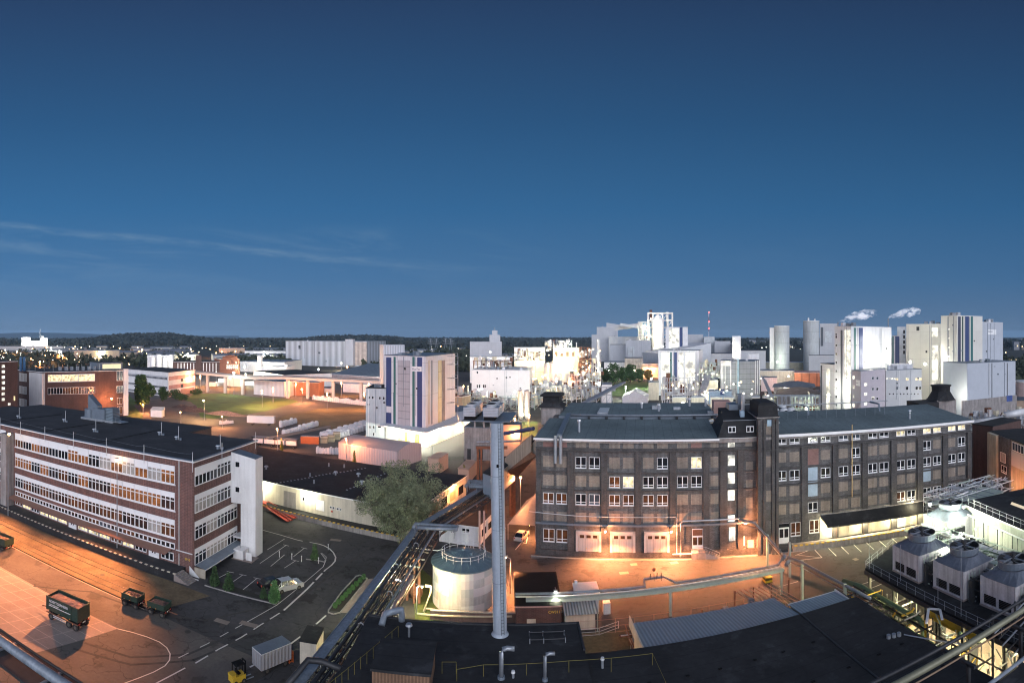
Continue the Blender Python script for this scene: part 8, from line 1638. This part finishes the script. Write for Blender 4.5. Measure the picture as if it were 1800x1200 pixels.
simple('long pale hall with lit front near the distant white works', 0, 110, 616, 609, 60, M('far_wall_pale', (.42, .43, .45)), fm[3], 'hall', 'distant_hall', 1250); simple('long bright hall before the woods left of the ribbed warehouse', 430, 502, 628, 617, 60, white, fm[3], 'hall', 'distant_hall', 900); simple('wide low hall with orange glow on the horizon side, left of centre', 385, 430, 620, 612, 50, MATS['far_wall_warm'], fm[3], 'hall', 'distant_hall', 1050); simple('long low pale hall on the far side of the woods belt', 130, 210, 623, 616, 50, MATS['far_wall_warm'], fm[3], 'hall', 'distant_hall', 900)
for i, px in enumerate((757, 767, 783, 792)):
    t = thing('power_pylon', 'faint lattice power pylon before the woods right of the striped tower', 'pylon', PR(px, 1300), 0, 0, 'power pylons'); q = MB(); q.tube([(-3, 0, 0), (0, 0, 34)], .5, steel, 4); q.tube([(3, 0, 0), (0, 0, 34)], .5, steel, 4); [q.beam((-8 + k_ * 2, 0, 22 + k_ * 5), (8 - k_ * 2, 0, 22 + k_ * 5), .6, .6, steel) for k_ in range(3)]; q.build('frame', t)
BM = [MB().ball((0, 0, 0), 1.0, m, 6).mesh('far_lamp') for m in (bulbs, bulbc, bulbo, bulbr)]
q_ = [(-5, 130, 700, 1500, 60), (130, 500, 650, 1500, 62), (660, 830, 700, 1800, 14), (1235, 1360, 1300, 3000, 30), (1385, 1465, 900, 2400, 20), (1650, 1810, 900, 3200, 62), (850, 1050, 1500, 3000, 16)]
for a, b, r0, r1, n_ in q_:
    for _ in range(n_):
        px = rr.uniform(a, b); r_ = rr.uniform(r0, r1); k_ = rr.choice((0, 0, 1, 1, 2)) if px < 1200 else rr.choice((0, 1, 1, 3)); o = bpy.data.objects.new('far_lamp', BM[k_]); S.collection.objects.link(o); o.location = (*PR(px, r_), rr.uniform(5, 14)); o.scale = (r_ / 1400 * rr.uniform(.45, 1.2),) * 3; tag(o, ('tiny warm lamp among the distant buildings', 'tiny white lamp among the distant buildings', 'tiny orange lamp among the distant buildings', 'tiny red lamp on the far skyline')[k_], 'lamp', 'distant lamps ' + 'abcd'[k_])
for px, r_, wt, z, c in ((30, 950, 90000, 12, SOD), (110, 800, 60000, 10, SOD), (180, 900, 60000, 10, YEL), (330, 900, 60000, 10, YEL), (390, 1000, 70000, 10, SOD), (470, 850, 60000, 12, WHI), (90, 1150, 90000, 14, WHI), (250, 1100, 70000, 12, SOD), (70, 640, 40000, 9, SOD)):
    t = thing('area_lamp', 'lamp mast lighting the yards of the distant halls at the left', 'lamp', PR(px, r_), 0, 0, 'lamp masts of the distant yards'); MB().tube([(0, 0, 0), (0, 0, z)], .25, steel, 5).build('pole', t); bulb(t, (0, 0, z + .9), .9, bulbo if c == SOD else bulbw); light(t, (0, -3, z), wt, c, 1.0)
q = MB(); q.beam((*PR(1763, 900), 1), (*PR(1810, 900), 1), 3, 2, M('glowing_road', (.3, .25, .2), .8, emit=(1, .75, .45), es=1.6)); tag(q.build('lit_road_line'), 'bright thin line of a lit road behind the right-hand towers', 'road')  # lamp light along the road is put in as emission
# ================================================================ yard lamps and clutter of the middle distance
def yard_lamp(px, r_, z, wt, c, lb, grp):
    t = thing('yard_lamp', lb, 'street lamp', PR(px, r_), 0, 0, grp); MB().tube([(0, 0, 0), (0, 0, z)], [.16, .08], steel, 5).build('pole', t); bulb(t, (0, 0, z + .3), .5 if r_ > 400 else .36, bulbo if c == SOD else bulbw); light(t, (0, -.4, z - .6), wt, c, .4)
for px, r_, c in ((352, 430, SOD), (380, 470, WHI), (404, 420, SOD), (432, 450, YEL), (462, 440, WHI), (495, 480, SOD), (520, 360, SOD), (556, 380, SOD), (600, 370, SOD), (648, 368, SOD), (560, 520, WHI), (610, 560, SOD), (655, 480, WHI), (430, 560, YEL), (350, 560, SOD), (310, 520, WHI), (480, 330, SOD), (575, 300, SOD), (640, 300, SOD), (240, 420, YEL), (600, 640, YEL)):
    yard_lamp(px, r_, 8.5, 24000 if c != SOD else (17000 if r_ > 400 else 7500), c, {SOD: 'orange lamp on a mast in the yards behind the concrete bridge', WHI: 'white lamp on a mast in the yards behind the concrete bridge', YEL: 'yellowish lamp on a mast in the yards behind the concrete bridge'}[c], {SOD: 'orange yard lamps', WHI: 'white yard lamps', YEL: 'yellow yard lamps'}[c])
rr = random.Random(21)
for i in range(84):
    px = rr.uniform(902, 1056); r_ = rr.uniform(380, 425); t = bpy.data.objects.new('plant_lamp', BM[rr.choice((0, 1, 1, 2))]); S.collection.objects.link(t); t.location = (*PR(px, r_), rr.uniform(3, 30)); t.scale = (rr.uniform(.28, .6),) * 3; tag(t, 'small bright lamp among the pipes of the process plant', 'lamp', 'lamps of the process plant')
for i in range(26):
    px = rr.uniform(1122, 1166); r_ = 775; t = bpy.data.objects.new('plant_lamp', BM[1]); S.collection.objects.link(t); t.location = (*PR(px, r_), rr.uniform(15, 66)); t.scale = (rr.uniform(.5, .9),) * 3; tag(t, 'small lamp on the highest towers of the skyline plant', 'lamp', 'lamps of the skyline plant')
lattice_frame('plant_pipework', 'dense lit pipework between the two steel silos and the bright plant', 935, 1010, 345, 9, 16, 3, greenp, 10, .25, 'pipework', 170)
lattice_frame('plant_pipework', 'lit pipework and small vessels left of the slim white stack', 1000, 1052, 385, 13, 10, 3, whsteel, 10, .25, 'pipework', 150)
lattice_frame('plant_pipework', 'pale pipework right of the white lit tower with three columns', 1230, 1266, 360, 22, 8, 5, greenp, 8, .25, 'pipework', 90)
lattice_frame('plant_pipework', 'pipework on the roof of the white windowless factory block', 832, 900, 338, 5, 10, 1, rust, 8, .25, 'pipework', 40, z0=19.8)
# white parked goods under the bridge
for i in range(7): container('white container among the goods behind the concrete bridge', PR(372 + i * 22, 440 + (i * 37) % 50), R(i * 9), 9, 3, 3.0, 0, white_tr, None, 'shipping_container', group='containers behind the bridge')
# worn marks on the streets
tm = MB(); tmm = M('tyre_mark', (.045, .042, .042), .85, var=.4, vs=.8)
def arc(ps, wd, z): line(tm, [P(*q) for q in ps], wd, z, tmm)
for k_, ps in enumerate((((925, 986), (990, 993), (1060, 1000), (1130, 1003), (1200, 1004), (1280, 1001), (1330, 997)), ((915, 978), (990, 984), (1060, 990), (1130, 993), (1200, 994), (1280, 991), (1340, 986)), ((1385, 1000), (1450, 992), (1520, 982), (1590, 968)), ((1390, 1018), (1460, 1006), (1530, 994), (1600, 978)), ((1400, 1036), (1480, 1020), (1560, 1000)), ((150, 1130), (230, 1155), (330, 1150), (420, 1110), (500, 1050), (590, 985), (640, 950)), ((130, 1140), (230, 1168), (340, 1160), (430, 1120), (515, 1058), (600, 998), (660, 955)), ((60, 1030), (160, 1040), (260, 1075), (360, 1090), (450, 1070)), ((920, 960), (930, 905), (935, 860), (925, 840)), ((905, 965), (912, 905), (920, 860)))): arc(ps, .26 if k_ < 5 else .4, .009 + k_ * .0005)
struct('tyre_marks', tm)
mh = MB(); mhm = M('manhole_iron', (.05, .048, .046), .6, .4)
for px, py in ((1504, 990), (1170, 1008), (1250, 988), (1000, 1000), (390, 1100), (470, 1010), (560, 1035), (330, 1110), (180, 1010), (640, 975), (1340, 1010)): x, y = P(px, py); mh.cyl(x, y, .01, .022, .42, .42, 14, mhm)
struct('manhole_road_covers', mh)
# denser steelwork between and behind the cooling towers
sr = random.Random(31)
def jungle(name, label, x0, x1, y0, y1, z0, z1, n_, mats, rr_=(.05, .12), cat='pipework'):
    t = thing(name, label, cat, (x0, y0), z0); q = MB(); p = MB(); X, Y, H_ = x1 - x0, y1 - y0, z1 - z0
    for i in range(int(X / 2.4) + 1):
        for k_ in range(int(Y / 3.0) + 1):
            x, y = i * 2.4, k_ * 3.0
            if sr.random() < .7: q.tube([(x, y, 0), (x, y, H_ * sr.uniform(.6, 1))], .06, mats[0], 5)
    for zz in (H_ * .5, H_ * .9):
        for k_ in range(int(Y / 3.0) + 1): q.beam((0, k_ * 3.0, zz), (X, k_ * 3.0, zz), .1, .14, mats[0])
        for i in range(int(X / 2.4) + 1): q.beam((i * 2.4, 0, zz), (i * 2.4, Y, zz), .1, .14, mats[0])
    q.build('frame', t)
    for _ in range(n_):
        x, y, z = sr.uniform(0, X), sr.uniform(0, Y), sr.uniform(0, H_); m_ = sr.choice(mats); r_ = sr.uniform(*rr_); k_ = sr.random()
        if k_ < .4: p.tube([(x, y, z), (x, min(Y, y + sr.uniform(1, 6)), z), (x, min(Y, y + 6), max(0, z - sr.uniform(0, 2)))], r_, m_, 6)
        elif k_ < .75: p.tube([(x, y, z), (min(X, x + sr.uniform(.5, 3)), y, z), (min(X, x + 3), y, min(H_, z + sr.uniform(0, 1.5)))], r_, m_, 6)
        elif k_ < .9: p.tube([(x, y, 0), (x, y, z)], r_ * 1.6, m_, 7)
        else: p.ball((x, y, z), r_ * 2.4, m_, 6)
    p.build('pipes', t); return t
jungle('tower_pipework', 'pale lit pipes and catwalk frames behind the row of cooling towers', 52.4, 57.4, 36, 58.5, 9.0, 12.2, 150, (greenp, whsteel, steel, greenpipe), (.04, .1))
jungle('alley_structure', 'dense small pipes and brackets in the yellow-lit alley beside the black roof', 40.0, 43.8, 34, 60, 1.0, 7.6, 150, (darkst, greenpipe, steel, yellowp), (.05, .13))
jungle('rack_structure', 'black bars, stairs and pipes against the yellow light at the lower right edge', 44.5, 54, 27.8, 33.5, 4.0, 11.2, 110, (darkst, darkst, steel), (.04, .09))
jungle('roof_pipework', 'white lit pipes on the roof between the scaffold cage and the right edge', 66, 84, 66, 72, 9.0, 12.6, 130, (whsteel, greenp, steel), (.06, .14))
jungle('riser_pipework', 'pipes and a caged ladder between the left and middle cooling towers', 47.0, 50.4, 49.6, 51.2, 9.0, 12.0, 36, (darkst, steel, greenp), (.04, .09))
jungle('riser_pipework', 'pipes and a caged ladder between the middle and right cooling towers', 47.8, 51.6, 42.6, 44.1, 9.0, 12.0, 36, (darkst, steel, greenp), (.04, .09))
# extra lit yards right of centre
for px, r_, c in ((1243, 300, YEL), (1256, 330, GRN), (1350, 300, YEL), (1380, 330, WHI), (1410, 350, SOD), (1426, 300, YEL), (1360, 470, WHI), (1400, 480, YEL), (1100, 350, GRN), (1145, 420, WHI), (1070, 520, WHI), (1115, 520, YEL), (905, 215, SOD), (930, 225, SOD)):
    yard_lamp(px, r_, 7.5, 12000 if c != SOD else 7000, c, 'lamp on a mast among the plant yards right of centre', 'lamps of the plant yards')
lattice_frame('plant_pipework', 'lit low pipework between the grey ribbed tower and the left white tower wing', 1340, 1440, 300, 7, 18, 2, greenp, 9, .25, 'pipework', 120)
lattice_frame('plant_pipework', 'pale lit pipework just behind the cabins of the brick factory', 1165, 1345, 228, 10, 26, 2, whsteel, 6, .2, 'pipework', 110)
for i, (x0, x1, yb, yt, r_, m, lb) in enumerate(((1058, 1076, 690, 676, 330, white, 'small white building left of the tent hall'), (1140, 1158, 690, 672, 345, cream, 'small lit building left of the white tower with lit columns'), (1236, 1262, 690, 668, 345, cream, 'small lit building right of the white tower with lit columns'), (1338, 1366, 680, 664, 400, white, 'low white building right of the grey ribbed tower'), (1376, 1400, 690, 676, 360, cream, 'low lit building in the yard left of the orange-lit brick hall'))): simple(lb, x0, x1, yb, yt, 14, m, claddk, 'building', 'low_building', r_)
# conduits, vents and joints on the big clad towers
dr = random.Random(77)
for b, faces in ((bt, 'f'), (T1, 'rf'), (T2, 'f'), (T3, 'rf'), (T4, 'f'), (T5, 'f'), (t2, 'f'), (tn, 'f'), (W2, 'f'), (bl2, 'f'), (gs, 'f'), (c4, 'f'), (kb_, 'f'), (big, 'f')):
    for face in faces:
        a_0, a_1 = b.seg(face); L_ = (a_1 - a_0).length; k_ = max(1, L_ / 30)
        for i in range(3):
            u_ = L_ * dr.uniform(.05, .95); z0 = b.z0 + b.hh * dr.uniform(.0, .5); b.rect(face, u_, u_ + .16 * k_, z0, b.h - .3, dr.choice((steel, whsteel, claddk)), 'conduit', .14)
        for i in range(4):
            u_ = L_ * dr.uniform(.06, .92); z0 = b.z0 + b.hh * dr.uniform(.15, .93); b.rect(face, u_, u_ + .8 * k_, z0, z0 + .6 * k_, dr.choice((darkst, steel, cladd)), 'vent_grille', .13)
    for i in range(4):
        x = b.w * dr.uniform(.1, .85); o_ = MB().box(x, x + 1.6, 2, 3.6, b.hh + .2, b.hh + 1.0 + dr.random(), dr.choice((steel, clad, claddk))).build('roof_vent', b.root)
for i in range(30):
    px = dr.uniform(1165, 1345); t = bpy.data.objects.new('plant_lamp', BM[dr.choice((0, 1, 1))]); S.collection.objects.link(t); t.location = (*PR(px, dr.uniform(222, 345)), dr.uniform(11, 17)); t.scale = (dr.uniform(.18, .42),) * 3; tag(t, 'small lamp among the pipes just behind the roof of the brick factory', 'lamp', 'lamps behind the brick factory')
lattice_frame('plant_pipework', 'rooftop ducts and vessels on the yellow-lit hall behind the silo row', 906, 956, 432, 6, 10, 1, steel, 10, .25, 'pipework', 60, z0=21)
lattice_frame('plant_pipework', 'white pipework between the striped tower and the white windowless factory block', 800, 845, 300, 9, 10, 2, greenp, 8, .25, 'pipework', 80)
jungle('yard_pipework', 'rusty low pipes, valves and brackets inside the fenced pipe yard', 15, 37, 64, 72.5, 0, 1.5, 190, (rust, darkst, MATS['pinkish_steel'], claddk), (.04, .12))
# ================================================================ evening haze
hz = MB().box(-14500, 14500, -14500, 14500, -1.2, 190, black); hm = bpy.data.materials.new('haze'); hm.use_nodes = True; ht = hm.node_tree; ht.nodes.remove(ht.nodes['Principled BSDF'])
pv = ht.nodes.new('ShaderNodeVolumePrincipled'); pv.inputs['Color'].default_value = (.42, .70, 1, 1); pv.inputs['Density'].default_value = .00005; ht.links.new(pv.outputs[0], ht.nodes['Material Output'].inputs['Volume'])
hz.mats = [hm]; tag(hz.build('haze'), 'thin bluish evening haze over the whole works and the town', kind='stuff')
